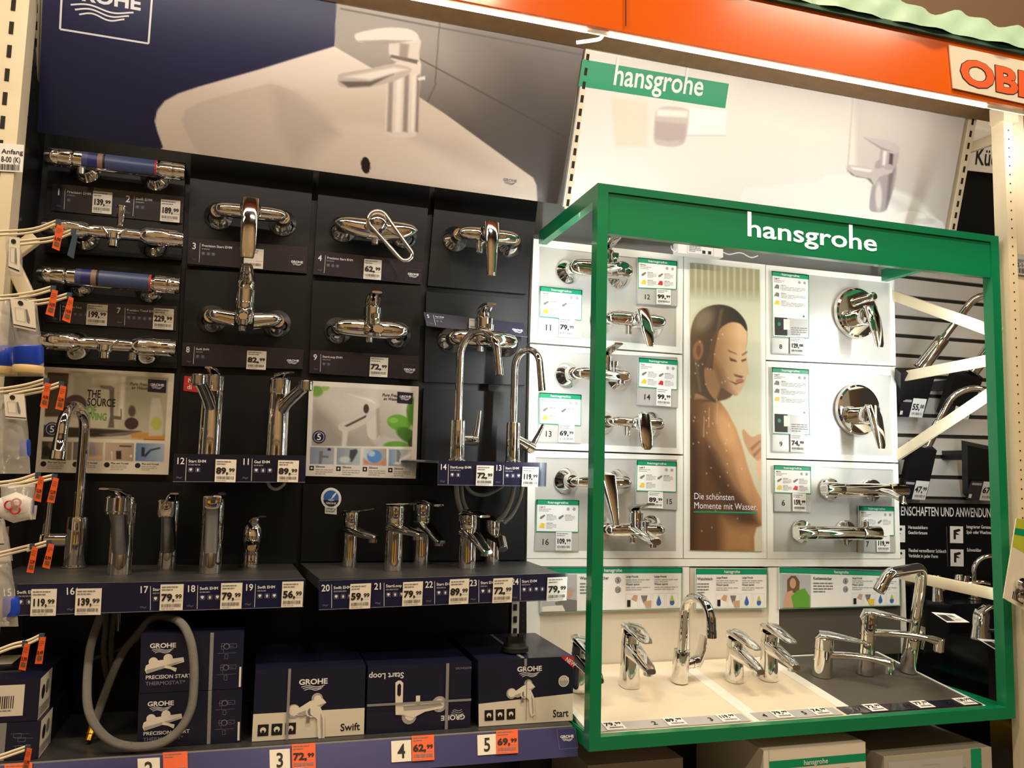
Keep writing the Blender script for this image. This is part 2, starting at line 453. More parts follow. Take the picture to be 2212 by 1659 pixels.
# goods shelving across the aisle (seen in the chrome only)
for k in range(4):
    e = empty('aisle_shelf', (.5, -4.2, .33 + k * .62), ['lowest', 'second', 'third', 'highest'][k] + ' cream shelf across the aisle, seen only in the chrome', 'shelf')
    m = MB(); m.box((.5, -4.2, .345 + k * .62), (5, .42, .03), 'post_cream'); m.build('plank', e); m = MB(); m.box((.5, -3.985, .335 + k * .62), (5, .01, .06), 'steel_grey'); m.build('edge_strip', e)
e = empty('aisle_rack', (.5, -4.45, 0), 'cream rack uprights behind the shelves across the aisle', 'rack')
for x in (-2, -.75, .5, 1.75, 3): m = MB(); m.box((x, -4.45, 1.25), (.06, .04, 2.5), 'post_cream'); m.build('upright', e)
for k, x, w, h, c, nm in ((0, -1.4, .7, .4, 'kraft', 'brown'), (0, .3, .9, .45, 'blue_plastic', 'blue'), (0, 2.0, .6, .35, 'paper_white', 'white'), (1, -1.0, .8, .4, 'yellow', 'yellow'), (1, .9, .9, .42, 'carton_grey', 'grey'), (1, 2.4, .5, .4, 'orange', 'orange'), (2, -1.6, .6, .4, 'paper', 'cream'), (2, .1, .8, .36, 'navy_box', 'navy'), (2, 1.9, .9, .44, 'kraft', 'tan')):
    z0 = .361 + k * .62; e = empty('carton', (x, -4.2, z0), 'big %s carton on a shelf across the aisle' % nm, 'carton'); m = MB(); m.box((x, -4.2, z0 + h / 2), (w, .34, h), c); m.build('box', e); m = MB(); m.box((x, -4.032, z0 + h * .55), (w * .5, .004, h * .3), 'paper'); m.build('paper_label', e)

# backing of the dark display
m = MB(); m.slab([Vector((-.52, .022, 2.62)), Vector((.688, .022, 2.62)), Vector((.688, .022, .2)), Vector((-.52, .022, .2))], .03, 'black'); struct(m, 'trim_1')
m = MB(); m.slab([Vector((.69, .045, 2.62)), Vector((1.90, .045, 2.62)), Vector((1.90, .045, .2)), Vector((.69, .045, .2))], .03, 'shade_grey'); struct(m, 'trim_2')  # wall above the cabinets: its shade is put into the grey

# ================================================================== canopy
CY = -.56
zA_, zB_ = P(1323, 62, CY), P(2145, 222, CY)
def canopy():
    zb = (zA_.z + zB_.z) / 2; x0, x1 = -.49, 2.3; zt = P(1800, 33, CY).z
    e = empty('canopy', (.8, CY, zb), 'orange canopy fascia running over both tap displays', 'canopy')
    m = MB(); m.box(((x0 + x1) / 2, CY + .006, (zb + zt) / 2), (x1 - x0, .012, zt - zb), 'orange_canopy'); m.build('fascia_board', e)
    m = MB(); m.box(((x0 + x1) / 2, -.405, zt - .014), (x1 - x0, .27, .02), 'wood_strip'); m.build('underside_board', e)
    m = MB(); m.box(((x0 + x1) / 2, CY + .024, zb + .012), (x1 - x0, .022, .02), 'post_cream'); pr = m.build('led_profile', e)
    xl = P(1275, 52, CY).x
    for a, b in ((-.47, xl), (zA_.x, zB_.x)):
        m = MB(); m.box(((a + b) / 2, CY + .020, zb - .003), (b - a, .006, .005), 'led'); m.build('led_tube', pr)
    m = MB(); m.tube(cat([P(1245, 92, CY + .06), P(1275, 88, CY + .05), P(1298, 82, CY + .04), P(1304, 60, CY + .03)]), .004, 'paper', 8); m.build('cable', pr)
    m = MB(); m.tube([P(1352, -40, CY - .004), P(1352, 56, CY - .004)], .0012, 'dark_metal', 6); m.build('wire', e)
canopy()
q = quad([(2050, 97), (2300, 151), (2296, 242), (2059, 190)], CY - .005)
s = Sheet(q, 'paper', .003)
s.text('OBI', .075, .83, .55, 'ink', 'l', 3, 1.42, 2); s.text('OBI', .075, .83, .55, 'orange', 'l', 4, 1.42, 4)
tag(s.build('store_sign'), 'white sign with orange outlined letters on the orange canopy', 'sign')
zt_ = P(1800, 33, CY).z
e = empty('wrapped_goods', (1.5, CY + .1, zt_), 'greenish plastic wrapped goods lying on top of the canopy', 'goods')
m = MB(); vs = []; fs = []; nx, nz = 70, 12
for j in range(nz + 1):
    for i in range(nx + 1):
        x = .85 + i * 1.4 / nx; z = zt_ + .010 + j * .0085
        vs.append(Vector((x, CY - .016 + .004 * math.sin(i * .55 + j * .25) + .003 * math.sin(i * 1.3 - j * .6) + .004 * j, z + .003 * math.sin(i * .31) * (j / nz))))
for j in range(nz):
    for i in range(nx): a = j * (nx + 1) + i; fs.append((a, a + 1, a + nx + 2, a + nx + 1))
m.add(vs, fs, 'tarp'); m.build('plastic_wrap', e)
m = MB(); m.box((1.55, CY + .15, zt_ + .095), (1.38, .26, .16), 'brown_print'); m.build('packed_goods', e)
m = MB(); m.box((1.55, CY + .06, zt_ + .006), (1.44, .14, .012), 'tarp_dark'); m.build('pallet_edge', e)

# ================================================================== racking posts
def rack_post(loc, w, d, z0, z1, label, holes_front=True, slot_right=True, pitch=.05, faces=None):
    x, y = loc
    e = empty('rack_post', (x, y, z0), label, 'post')
    m = MB(); m.box((x, y + d / 2, (z0 + z1) / 2), (w, d, z1 - z0), 'post_cream'); m.build('column', e)
    return e
# right hand post: front face with round holes and a slotted face beside it
px0, pxw, py = 1.865, .030, -.42
e = empty('rack_post', (px0, py, 0), 'cream perforated racking post beside the green frame', 'post', None)
m = MB(); m.box((px0 + .015, py + .02, 1.28), (.030, .04, 2.56), 'post_cream'); m.build('column', e)
m = MB(); m.box((px0 + .062, py + .03, 1.28), (.06, .02, 2.56), 'post_cream'); m.build('side_flange', e)
hm = MB(); hm.lathe((px0 + .015, py - .0008, 1.0), (0, 1, 0), [(.0022, 0), (.0022, .002)], 'hole', 8)
h0 = hm.build('hole', e); h0.location = (0, 0, 0)
for k in range(62):
    o = h0 if k == 0 else h0.copy()
    if k: col.objects.link(o); o.parent = e
    o.location = (0, 0, (k * .0245) + .02)
sm = MB(); sm.box((px0 + .043, py + .0195, 1.0), (.006, .002, .022), 'hole')
s0 = sm.build('slot', e)
for k in range(31):
    o = s0 if k == 0 else s0.copy()
    if k: col.objects.link(o); o.parent = e
    o.location = (0, 0, k * .05 + .01)
m = MB(); m.box((px0 + .015, py + .012, 2.535), (.05, .045, .045), 'post_cream'); m.box((px0 + .015, py - .0115, 2.54), (.02, .002, .006), 'hole'); m.build('top_bracket', e)
# zig-zag braces of the end frame (run back in depth)
XB = px0 + .012
def brace(p, q_, label, w=.03):
    a = PX(*p, XB); b = PX(*q_, XB); m = MB(); d = (b - a).normalized(); s_ = Vector((1, 0, 0)); u_ = d.cross(s_).normalized()
    m.loft([(a, s_ * .007, u_ * w / 2), (b, s_ * .007, u_ * w / 2)], 'post_cream', 12, 6); o = m.build('rack_brace', None, 30)
    tag(o, label, 'brace', 'braces of the racking end frame')
def brace_y(pn, pf, yn, yf, label):
    a = P(*pn, yn); b = P(*pf, yf); m = MB(); d = (b - a).normalized(); s_ = Vector((1, 0, 0)); s_ = (s_ - d * s_.dot(d)).normalized(); u_ = d.cross(s_)
    m.loft([(a, s_ * .006, u_ * .0155), (b, s_ * .006, u_ * .0155)], 'post_cream', 12, 8)
    o = m.build('rack_brace', None, 30); tag(o, label, 'brace')
brace_y((2166, 723), (1915, 633), -.39, .03, 'cream brace sloping down toward the post, uppermost of those beside the round taps')
brace_y((2170, 772), (1925, 818), -.39, .03, 'cream brace rising gently to the post at the height of the plate numbered 9')
brace_y((2172, 828), (1925, 993), -.39, .03, 'cream brace rising steeply to the post across the black tap stand')
brace_y((2180, 1290), (1925, 1236), -.39, .03, 'cream brace below the black board of usage icons')
brace_y((2172, 292), (2078, 326), -.385, -.13, 'cream brace beside the black lettering at the white wall sign')
# left post with slots
lx, ly = -.499, -.25
e = empty('rack_post', (lx - .06, ly, 0), 'cream slotted racking post at the edge of the dark display', 'post')
m = MB(); m.box((lx - .075, ly + .02, 1.32), (.15, .04, 2.64), 'post_cream'); m.build('column', e)
m = MB(); m.box((lx - .006, ly + .055, 1.32), (.006, .03, 2.64), 'post_cream'); m.build('side_flange', e)
sm = MB(); sm.box((lx - .028, ly - .0005, 1.0), (.008, .002, .026), 'hole'); s0 = sm.build('slot', e)
n = 0
for k in range(33):
    for dx in (0, -.045):
        o = s0 if n == 0 else s0.copy()
        if n: col.objects.link(o); o.parent = e
        o.location = (dx, 0, k * .05 + .02); n += 1
# perforated dark side sheet behind the left post
e = empty('side_sheet', (-.515, -.1, 1.0), 'dark perforated side sheet between the slotted post and the dark display', 'panel')
m = MB(); m.box((-.512, -.10, 2.0), (.004, .2, 1.2), 'dark_metal'); m.build('sheet', e)
hm = MB(); hm.lathe((-.5095, -.1, 2.3), (1, 0, 0), [(.003, 0), (.003, .001)], 'black', 8); h0 = hm.build('hole', e); n = 0
for k in range(13):
    for j in range(2):
        o = h0 if n == 0 else h0.copy()
        if n: col.objects.link(o); o.parent = e
        o.location = (0, -.05 + .03 * j, -.05 + k * .025); n += 1
# sloping cream arms of the left rack
for (a, b, lab) in (((78, 512), (14, 560), 'short cream arm beside the slotted post above the hanging bags'), ((60, 640), (22, 560), 'cream arm sloping up behind the hanging tube packs')):
    A, B = P(*a, -.19), P(*b, -.19); m = MB(); d = (B - A).normalized(); u_ = d.cross(Vector((0, 1, 0))).normalized()
    m.loft([(A, Vector((0, .01, 0)), u_ * .014), (B, Vector((0, .01, 0)), u_ * .014)], 'post_cream', 12, 8); tag(m.build('support_bar', None, 30), lab, 'bar')
# slotted sign uprights leaning forward
def sign_upright(pa, pb, ya, yb, label, w=.016):
    a, b = P(*pa, ya), P(*pb, yb); e = empty('sign_upright', b, label, 'upright')
    d = (a - b).normalized(); n_ = Vector((1, 0, 0)).cross(d).normalized(); n_ = -n_ if n_.y > 0 else n_
    m = MB(); m.loft([(b, Vector((w / 2, 0, 0)), n_ * .012), (a, Vector((w / 2, 0, 0)), n_ * .012)], 'post_cream', 12, 8); m.build('profile', e, 30)
    L = (a - b).length; k = int(L / .032)
    for i in range(k):
        c = b + d * (L * (i + .5) / k) + n_ * .0123; m = MB()
        m.hexa([c + Vector((-.004, 0, 0)) + d * .009, c + Vector((.004, 0, 0)) + d * .009, c + Vector((.004, 0, 0)) - d * .009, c + Vector((-.004, 0, 0)) - d * .009],
               [c + Vector((-.004, 0, 0)) + d * .009 - n_ * .001, c + Vector((.004, 0, 0)) + d * .009 - n_ * .001, c + Vector((.004, 0, 0)) - d * .009 - n_ * .001, c + Vector((-.004, 0, 0)) - d * .009 - n_ * .001], 'hole')
        m.build('slot', e)
sign_upright((1268, 110), (1222, 450), -.235, -.07, 'slotted upright between the two big tap posters')
sign_upright((2097, 250), (2052, 500), -.225, -.09, 'slotted upright at the free edge of the pale poster', .03)
sign_upright((82, -40), (73, 285), -.19, -.03, 'slotted upright at the edge of the navy poster')

# ================================================================== navy poster
TLp, TRp, BRp, BLp = (97, -120), (1262, 93), (1207, 441), (81, 285)
q = quad([TLp, TRp, BRp, BLp], [-.25, -.25, -.08, -.08])
e = empty('poster_board', (q[2] + q[3]) / 2, 'large navy poster board with a white basin and a tap', 'poster')
s = Sheet(q, 'navy_poster', .012, 'black')
def paint(X, Y):
    C = grad(X, (34, 36, 78), (24, 25, 56), (Y - 0) / 330.)
    xr = 727 - .05 * Y
    tile = grad(X, (136, 128, 122), (84, 78, 76), (Y + 30) / 330. - (X - 900) / 1200.)
    tile = mix(tile, (176, 168, 160), mell(X, Y, 760, 70, 260, 160, 1.2) * .8)
    tile = mix(tile, (64, 58, 58), mk(X, Y, [(1000, 60), (1300, 80), (1300, 500), (1180, 420)], 60) * .5)
    C = mix(C, tile, np.clip((X - xr) / 2 + .5, 0, 1))
    for pl in ([(955, -40), (957, -40), (941, 180), (939, 180)], [(941, 180), (943, 180), (915, 240), (913, 240)], [(735, 20), (735, 17), (1262, 118), (1262, 121)], [(905, 125), (905, 128), (1225, 300), (1225, 297)]):
        C = mix(C, (70, 64, 62), mk(X, Y, pl, 1.5) * .8)
    basin = [(722, 100), (742, 112), (770, 128), (860, 180), (960, 245), (1070, 325), (1135, 372), (1152, 384), (1159, 400), (1161, 440), (1150, 460), (340, 330), (352, 318), (340, 285), (334, 262), (340, 238), (356, 218), (385, 202), (430, 187), (560, 150), (650, 122)]
    bc = grad(X, (222, 206, 190), (202, 188, 174), (Y - 120) / 320.)
    bc = mix(bc, (236, 226, 216), mell(X, Y, 700, 130, 260, 60, 1.) * .7)
    C = mix(C, bc, mk(X, Y, basin, 1.5))
    inner = [(392, 262), (400, 238), (430, 222), (520, 196), (575, 182), (600, 184), (640, 200), (716, 262), (735, 290), (700, 330), (655, 366), (560, 352), (430, 334), (410, 300)]
    ic = grad(X, (196, 182, 168), (212, 198, 184), (X - 400) / 330.)
    C = mix(C, ic, mk(X, Y, inner, 3) * .9)
    C = mix(C, (182, 168, 156), mk(X, Y, [(585, 184), (640, 202), (716, 262), (735, 290), (690, 300), (640, 345), (600, 280)], 14) * .55)
    C = mix(C, (226, 212, 198), mk(X, Y, [(735, 290), (716, 262), (820, 270), (1130, 400), (1000, 410), (660, 366)], 10) * .7)
    C = mix(C, (190, 176, 166), mk(X, Y, [(880, 290), (1000, 300), (1160, 420), (1100, 420)], 16) * .5)
    # tap
    C = mix(C, (226, 214, 202), mk(X, Y, smooth_poly([(836, 150), (904, 120), (906, 200), (902, 284), (880, 297), (846, 294), (832, 282), (834, 210)], 3), 1.5))
    for x0, x1, c in ((838, 848, (150, 138, 128)), (856, 866, (245, 238, 230)), (872, 882, (140, 128, 120)), (890, 896, (244, 236, 228)), (899, 905, (120, 108, 100))):
        C = mix(C, c, mk(X, Y, [(x0 + 2, 165), (x1 + 2, 160), (x1 - 2, 286), (x0 - 2, 284)], 2.5) * .85)
    C = mix(C, (196, 184, 174), mk(X, Y, smooth_poly([(730, 166), (740, 158), (800, 148), (850, 138), (890, 150), (860, 172), (800, 188), (752, 190), (732, 184)], 3), 1.5))
    C = mix(C, (236, 228, 220), mk(X, Y, [(745, 166), (850, 146), (880, 150), (800, 172)], 3))
    C = mix(C, (84, 74, 70), mk(X, Y, [(734, 176), (800, 176), (850, 160), (800, 186), (752, 189)], 2.5) * .8)
    C = mix(C, (216, 206, 196), mk(X, Y, smooth_poly([(846, 86), (905, 82), (906, 110), (900, 136), (860, 134), (842, 122)], 3), 1.5))
    C = mix(C, (108, 96, 88), mk(X, Y, [(842, 124), (900, 138), (904, 130), (845, 118)], 1.5))
    C = mix(C, (130, 118, 110), mk(X, Y, [(864, 92), (884, 96), (880, 128), (862, 126)], 3) * .7)
    C = mix(C, (228, 220, 212), mk(X, Y, smooth_poly([(766, 78), (776, 70), (830, 60), (880, 62), (902, 74), (900, 90), (860, 92), (800, 92), (774, 90)], 3), 1.5))
    C = mix(C, (150, 138, 130), mk(X, Y, [(772, 88), (830, 86), (890, 88), (850, 94), (790, 93)], 2) * .8)
    C = mix(C, (236, 228, 222), mk(X, Y, [(902, 168), (918, 164), (918, 172), (904, 174)], 1))
    C = mix(C, (34, 24, 20), mell(X, Y, 790, 357, 10, 18, .12, -.12))
    return C
s.logo(*s.uv(222, 8), .062, 'white_print', 4)
lg = s
# big outlined logo square in the corner
cpx = [(136, -60), (330, -25), (321, 94), (130, 63)]
s.pline(cpx + [cpx[0]], .004, 'white_print', 4, px=True)
so = s.build('board', e)
grid_print('printed_picture', e, s, 420, 190, paint, L=2)
s2 = Sheet(q, 'navy_poster', .001); s2.v = []; s2.f = []; s2.m = []; s2.mats = []; s2.sm = []
u_, v_ = s2.uv(1101, 392); s2.logo(u_, v_, .015, 'ink_grey', 4); s2.build('print', e)

# ================================================================== black boards
BOARDS = [
 ([(104, 322), (401, 352), (392, 562), (97, 545)], 'black display board carrying the sleeved thermostat right under the navy poster'),
 ([(96, 562), (391, 574), (382, 796), (90, 784)], 'black display board carrying the thermostats above the kitchen poster'),
 ([(413, 330), (677, 370), (663, 591), (404, 573)], 'black display board behind the wall tap with the broad hanging lever'),
 ([(402, 582), (662, 596), (654, 799), (392, 791)], 'black display board behind the wall tap with the curved upright lever'),
 ([(690, 370), (929, 402), (910, 614), (677, 593)], 'black display board behind the wall tap with the loop handle'),
 ([(675, 606), (909, 618), (904, 821), (668, 807)], 'black display board behind the wall tap above the running tap poster'),
 ([(942, 402), (1162, 434), (1137, 635), (924, 617)], 'black display board behind the unnumbered wall tap under the navy poster'),
 ([(921, 630), (1137, 646), (1136, 832), (916, 825)], 'black display board behind the crooked info strip'),
 ([(915, 838), (1134, 849), (1131, 1042), (908, 1036)], 'black display board behind the two swan neck taps'),
 ([(391, 807), (654, 815), (645, 1036), (381, 1034)], 'black display board behind the two tall straight taps'),
 ([(60, 1037), (648, 1046), (640, 1218), (52, 1222)], 'wide black board above the shelf of forward nozzle taps'),
 ([(655, 1045), (1134, 1052), (1132, 1209), (650, 1213)], 'wide black board with the round blue sticker'),
 ([(50, 1240), (1100, 1236), (1098, 1420), (48, 1460)], 'black back board behind the boxes on the lower shelf'),
]
for q_, lab in BOARDS:
    m = MB(); m.slab(quad(q_, 0), .016, 'black_board'); tag(m.build('display_board'), lab, 'board')
# edge strip with perforations near the lower right
e = empty('perforated_strip', P(1112, 1420, .0), 'white and black perforated strip beside the lower back board', 'strip')
m = MB(); m.slab(quad([(1106, 1300), (1122, 1300), (1120, 1400), (1104, 1400)], .0), .008, 'paper_white'); m.build('white_profile', e)
m = MB(); m.slab(quad([(1122, 1296), (1148, 1296), (1146, 1400), (1120, 1400)], .002), .008, 'black'); m.build('black_profile', e)
for k in range(4):
    m = MB(); c = P(1113, 1312 + k * 26, -.001); m.box(c, (.009, .002, .016), 'black'); m.build('slot', e)
for k in range(8):
    for j in (1129, 1140):
        m = MB(); c = P(j, 1303 + k * 13, .0015); m.lathe(c, (0, -1, 0), [(.002, 0), (.002, .0008)], 'groove', 8); m.build('hole', e)

# ================================================================== labels and price tags
def icons(s, u, v, n, sz, m='grey_print'):
    for i in range(n):
        uu = u + i * sz * 1.35 / s.w
        s.poly([(uu + sz / s.w * a, v + sz / s.h * b) for a, b in ((.15, 0), (.85, 0), (1, .15), (1, .85), (.85, 1), (.15, 1), (0, .85), (0, .15))], 'dim_print', 2)
        c = (uu + sz / s.w / 2, v + sz / s.h / 2)
        if i % 2 == 0: s.poly([(c[0] + sz * .3 / s.w * a, c[1] + sz * .3 / s.h * b) for a, b in ((-.6, -1), (.6, -1), (1, -.3), (0, 1), (-1, -.3))], m, 3)
        else: s.poly([(c[0] + sz * .34 / s.w * a, c[1] + sz * .34 / s.h * b) for a, b in ((0, -1), (.7, .2), (.3, .2), (.3, .9), (-.3, .9), (-.3, .2), (-.7, .2))], m, 3)
def info_strip(pts, Y, cards, label, base='navy_dark', logo=True, thick=.003, bright='white_print'):
    """cards: (u start, number, name, icons)"""
    s = Sheet(quad(pts, Y), base, thick, 'acrylic')
    for u, num, nm, ni in cards:
        if num: s.text(num, u, .42, .24, bright, 'l', 1, .9)
        s.line(u + .018 / s.w, .16, u + .018 / s.w, .92, .0008, bright, 2)
        s.text(nm, u + .022 / s.w, .30, .09, bright, 'l', 1, 1.)
        s.greek(u + .022 / s.w, .34, u + .05 / s.w, .42, 1, 'grey_print', 2, .6)
        icons(s, u + .022 / s.w, .5, ni, min(.0085, s.h * .17))
        s.waves(u + .002 / s.w, .80, u + .012 / s.w, .03, .0005, 'grey_print', 2, 2)
    if logo:
        lw = .018 / s.w; s.frame(1 - lw * 2.35, .38, 1 - lw * .35, .90, .0005, 'dim_print', 2); s.logo(1 - lw * 1.35, .64, lw * .8, bright, 3)
    return tag(s.build('info_strip'), label, 'label strip')
def price(pts, Y, eur, cents, label, paper='paper', group=None):
    (x0, y0), (x1, y1), sl = pts[0], pts[1], (pts[2] if len(pts) > 2 else 0)
    # two corners and the slope of the strip in pixels
    lean = (y1 - y0) * .05
    q_ = quad([(x0, y0), (x1, y0 + sl), (x1 - lean, y1), (x0 - lean, y1 - sl)], Y)
    return price_q(q_, eur, cents, label, paper)
def price_q(q_, eur, cents, label, paper='paper'):
    s = Sheet(q_, paper, .0012)
    s.greek(.06, .05, .75, .26, 2, 'ink_grey', 2, .35)
    if eur:
        s.text(eur + ',', .05, .62, .25, 'ink', 'l', 4, 1.1, 3, fit=.58)
        s.text(cents, .66, .54, .15, 'ink', 'l', 2, 1.2, 3, fit=.28)
    s.rect(.62, .62, .95, .635, 'ink_light', 2)
    s.barcode(.08, .74, .92, .87, 15, 'ink_grey'); s.greek(.08, .90, .9, .96, 1, 'ink_light', 2, .4)
    return tag(s.build('price_tag'), label, 'price tag')

YB = -.004
info_strip([(114, 396), (397, 425), (393.5, 482), (110.6, 454)], YB, [(.03, '1', 'Precision EHM', 1), (.55, '2', 'Swift EHM', 2)], 'dark info strip with two prices right below the uppermost thermostat', logo=False)
price([(201, 412), (243, 463), 4], YB - .004, '139', '99', 'cream price tag on the upper thermostat strip, nearer the hook tags')
price([(348, 430), (390, 481), 4], YB - .004, '189', '99', 'cream price tag on the upper thermostat strip, beside the broad lever tap')
info_strip([(100, 649), (382, 662), (380, 714), (99, 695)], YB, [(.04, '6', 'Precision Feel', 5), (.53, '7', 'Precision Trend EHM', 5)], 'dark info strip with two prices between two thermostats, behind orange hook tags', logo=False)
price([(188, 656), (233, 704), 3], YB - .004, '199', '99', 'cream price tag on the lower thermostat strip, beside an orange hook tag')
price([(332, 665), (376, 713), 3], YB - .004, '229', '99', 'cream price tag on the lower thermostat strip, beside the curved lever tap')
info_strip([(407.6, 514), (665, 534), (662, 590), (404.7, 569)], YB, [(.03, '3', 'Precision Start EHM', 3)], 'dark info strip partly covered by the broad hanging lever')
price([(528, 536), (570, 581), 3], YB - .004, '', '99', 'cream price tag half hidden behind the lever of tap number 3')
info_strip([(681, 541), (915, 566), (911, 613.6), (676.6, 592)], YB, [(.03, '4', 'Precision Start EHM', 3)], 'dark info strip below the open loop handle tap')
price([(787, 559), (825, 605), 3], YB - .004, '62', '99', 'cream price tag below the open loop handle')
info_strip([(394.6, 739.5), (656, 755), (653.5, 797), (392, 790)], YB, [(.03, '8', 'Swift EHM', 2)], 'dark info strip below the tap with the curved upright lever')
price([(534, 757), (576, 799), 2], YB - .004, '82', '99', 'cream price tag below the wall tap with the curved upright lever')
info_strip([(670, 756), (905, 769.5), (904.6, 820), (668, 805.6)], YB, [(.03, '9', 'StartLoop EHM', 2)], 'dark info strip just above the white running tap poster')
price([(800, 771), (839, 815), 2], YB - .004, '72', '99', 'cream price tag just above the running tap poster')
info_strip([(915.6, 674), (1131.7, 698.6), (1140, 727.5), (922, 703)], [-.02, -.02, -.035, -.035], [(.02, '5', 'Start EHM', 2)], 'navy info strip hanging crooked behind a wall tap', 'navy')
price([(1014, 688), (1040, 711), 2], -.04, '', '99', 'small cream price tag peeking out behind the wall tap numbered 5')
# the two white posters on the boards
q = quad([(96, 792), (376.5, 807), (363.5, 1025.5), (76, 1020)], -.004)
e = empty('info_poster', (q[2] + q[3]) / 2, 'white framed poster of a kitchen tap reading the source of living', 'poster')
s = Sheet(q, 'paper', .004)
s.text('THE', *s.uv(188, 858), .072, 'ink', 'l', 1, .62, 5); s.text('SOURCE', *s.uv(188, 876), .072, 'ink', 'l', 1, .62, 5)
s.text('OF', *s.uv(187, 893), .072, 'leaf_print', 'l', 1, .62, 5); s.text('LIVING', *s.uv(185, 906), .066, 'leaf_print', 'l', 1, .62, 5)
s.ppoly([(320, 819), (360, 822), (358.5, 849), (319, 846)], 'navy', 4); u_, v_ = s.uv(339.5, 834); s.logo(u_, v_, .055, 'white_print', 5)
s.text('Pure Freude', *s.uv(280, 832), .03, 'brown_print', 'l', 1, .9, 5, slant=.3); s.text('an Wasser', *s.uv(284, 840), .028, 'brown_print', 'l', 1, .9, 5, slant=.3)
u_, v_ = s.uv(113, 927); s.disc(u_, v_, .016, 'lip_blue', 4); s.disc(u_, v_, .0125, 'paper_white', 5); s.disc(u_, v_, .0115, 'navy', 6); s.text('5', u_, v_ + .03, .06, 'white_print', 'c', 1, 1, 7)
for i, (x, y) in enumerate(((94, 1002), (163, 1003), (231, 1004), (297.5, 1005.5))):
    u_, v_ = s.uv(x, y); s.disc(u_, v_, .006, 'ink', 3, 12); s.text('Plus und Vorteil', u_ + .03, v_ - .008, .018, 'ink', 'l', 1, .9, 3); s.greek(u_ + .03, v_, u_ + .15, v_ + .05, 3, 'ink_light', 3)
s.build('board', e)
def paint1(X, Y):
    t = (Y - 805) - (X - 100) * .05
    C = full(X, (226, 218, 200))
    pic = [(103, 804), (364, 816), (356, 952), (93, 944)]
    b = grad(X, (206, 198, 176), (178, 172, 150), (X - 100) / 260.)
    b = mix(b, (150, 152, 128), mk(X, Y, [(160, 812), (200, 813), (190, 905), (155, 900)], 4) * .6)
    b = mix(b, (150, 148, 122), mell(X, Y, 300, 860, 40, 40, .8) * .5)
    b = mix(b, (222, 216, 198), mk(X, Y, [(262, 812), (272, 812), (266, 905), (256, 905)], 3))
    b = mix(b, (84, 66, 48), mk(X, Y, [(100, 800), (149, 806), (140, 900), (95, 900)], 1.5))
    b = mix(b, (74, 58, 58), mell(X, Y, 163, 873, 24, 20, .15))
    b = mix(b, (56, 50, 44), mk(X, Y, [(93, 918), (150, 923), (250, 928), (305, 932), (270, 940), (200, 944), (93, 945)], 2))
    b = mix(b, (120, 112, 104), mk(X, Y, [(215, 938), (300, 931), (305, 933), (240, 943)], 1.5))
    b = mix(b, (198, 142, 78), mk(X, Y, [(281, 938), (300, 934), (357, 938), (356, 952), (285, 946)], 1.5))
    b = mix(b, (100, 92, 84), mk(X, Y, [(236, 836), (247, 838), (245, 900), (247, 924), (233, 924), (238, 896)], 1.5))
    b = mix(b, (116, 108, 100), mk(X, Y, [(215, 833), (240, 833), (247, 838), (243, 843), (218, 839)], 1.2))
    b = mix(b, (100, 92, 84), mk(X, Y, [(244, 898), (262, 900), (262, 907), (244, 905)], 1)); b = mix(b, (120, 110, 104), mk(X, Y, [(260, 883), (263, 883), (263, 905), (260, 905)], .8))
    b = mix(b, (66, 52, 50), mell(X, Y, 284, 915, 15, 13, .15)); b = mix(b, (88, 74, 64), mell(X, Y, 285, 888, 8, 12, .5))
    b = mix(b, (206, 204, 190), mk(X, Y, [(328, 860), (346, 860), (352, 900), (351, 942), (321, 942), (323, 900)], 2) * .75)
    b = mix(b, (176, 184, 70), mell(X, Y, 338, 915, 12, 14, .4) * .8)
    b = mix(b, (150, 100, 50), mk(X, Y, [(310, 948), (357, 950), (356, 953), (310, 951)], 1))
    C = mix(C, b, mk(X, Y, pic, .8))
    for k, (x0, x1, c1, c2) in enumerate(((91, 156, (60, 52, 46), (160, 146, 128)), (159, 223, (120, 112, 110), (196, 178, 150)), (228, 290, (196, 176, 156), (166, 148, 130)), (294, 356, (92, 126, 176), (176, 192, 208)))):
        y0 = 953 + (x0 - 90) * .02; m_ = mk(X, Y, [(x0, y0), (x1, y0 + 1.5), (x1 - 2, y0 + 41), (x0 - 2, y0 + 39)], .8)
        C = mix(C, grad(X, c1, c2, (X - x0) / (x1 - x0)), m_)
    C = mix(C, (48, 44, 46), mk(X, Y, [(306, 966), (313, 967), (312, 986), (305, 986)], 1)); C = mix(C, (40, 44, 60), mk(X, Y, [(312, 983), (324, 971), (346, 966), (346, 969), (326, 974), (314, 988)], 1))
    C = mix(C, (60, 40, 30), mk(X, Y, [(251, 974), (262, 974), (262, 992), (251, 992)], 1)); C = mix(C, (70, 60, 60), mk(X, Y, [(258, 962), (284, 963), (284, 966), (258, 965)], .8))
    C = mix(C, (224, 216, 206), mk(X, Y, [(240, 975), (243, 975), (243, 993), (240, 993)], .6)); C = mix(C, (224, 216, 206), mell(X, Y, 283, 985, 3, 3, .3))
    C = mix(C, (40, 34, 30), mell(X, Y, 100, 975, 9, 12, .4)); C = mix(C, (120, 100, 70), mell(X, Y, 112, 962, 8, 7, .4)); C = mix(C, (206, 202, 196), mk(X, Y, [(130, 955), (146, 957), (144, 990), (132, 992)], 3) * .6)
    C = mix(C, (150, 148, 168), mk(X, Y, [(190, 956), (200, 955), (206, 962), (205, 986), (202, 986), (202, 964), (194, 959)], 1)); C = mix(C, (220, 190, 150), mk(X, Y, [(180, 986), (222, 984), (222, 994), (180, 994)], 3))
    return C
grid_print('printed_picture', e, s, 190, 150, paint1, 'print_card', 2)
q = quad([(668, 822.5), (904.6, 835), (898, 1034), (660, 1028)], -.004)
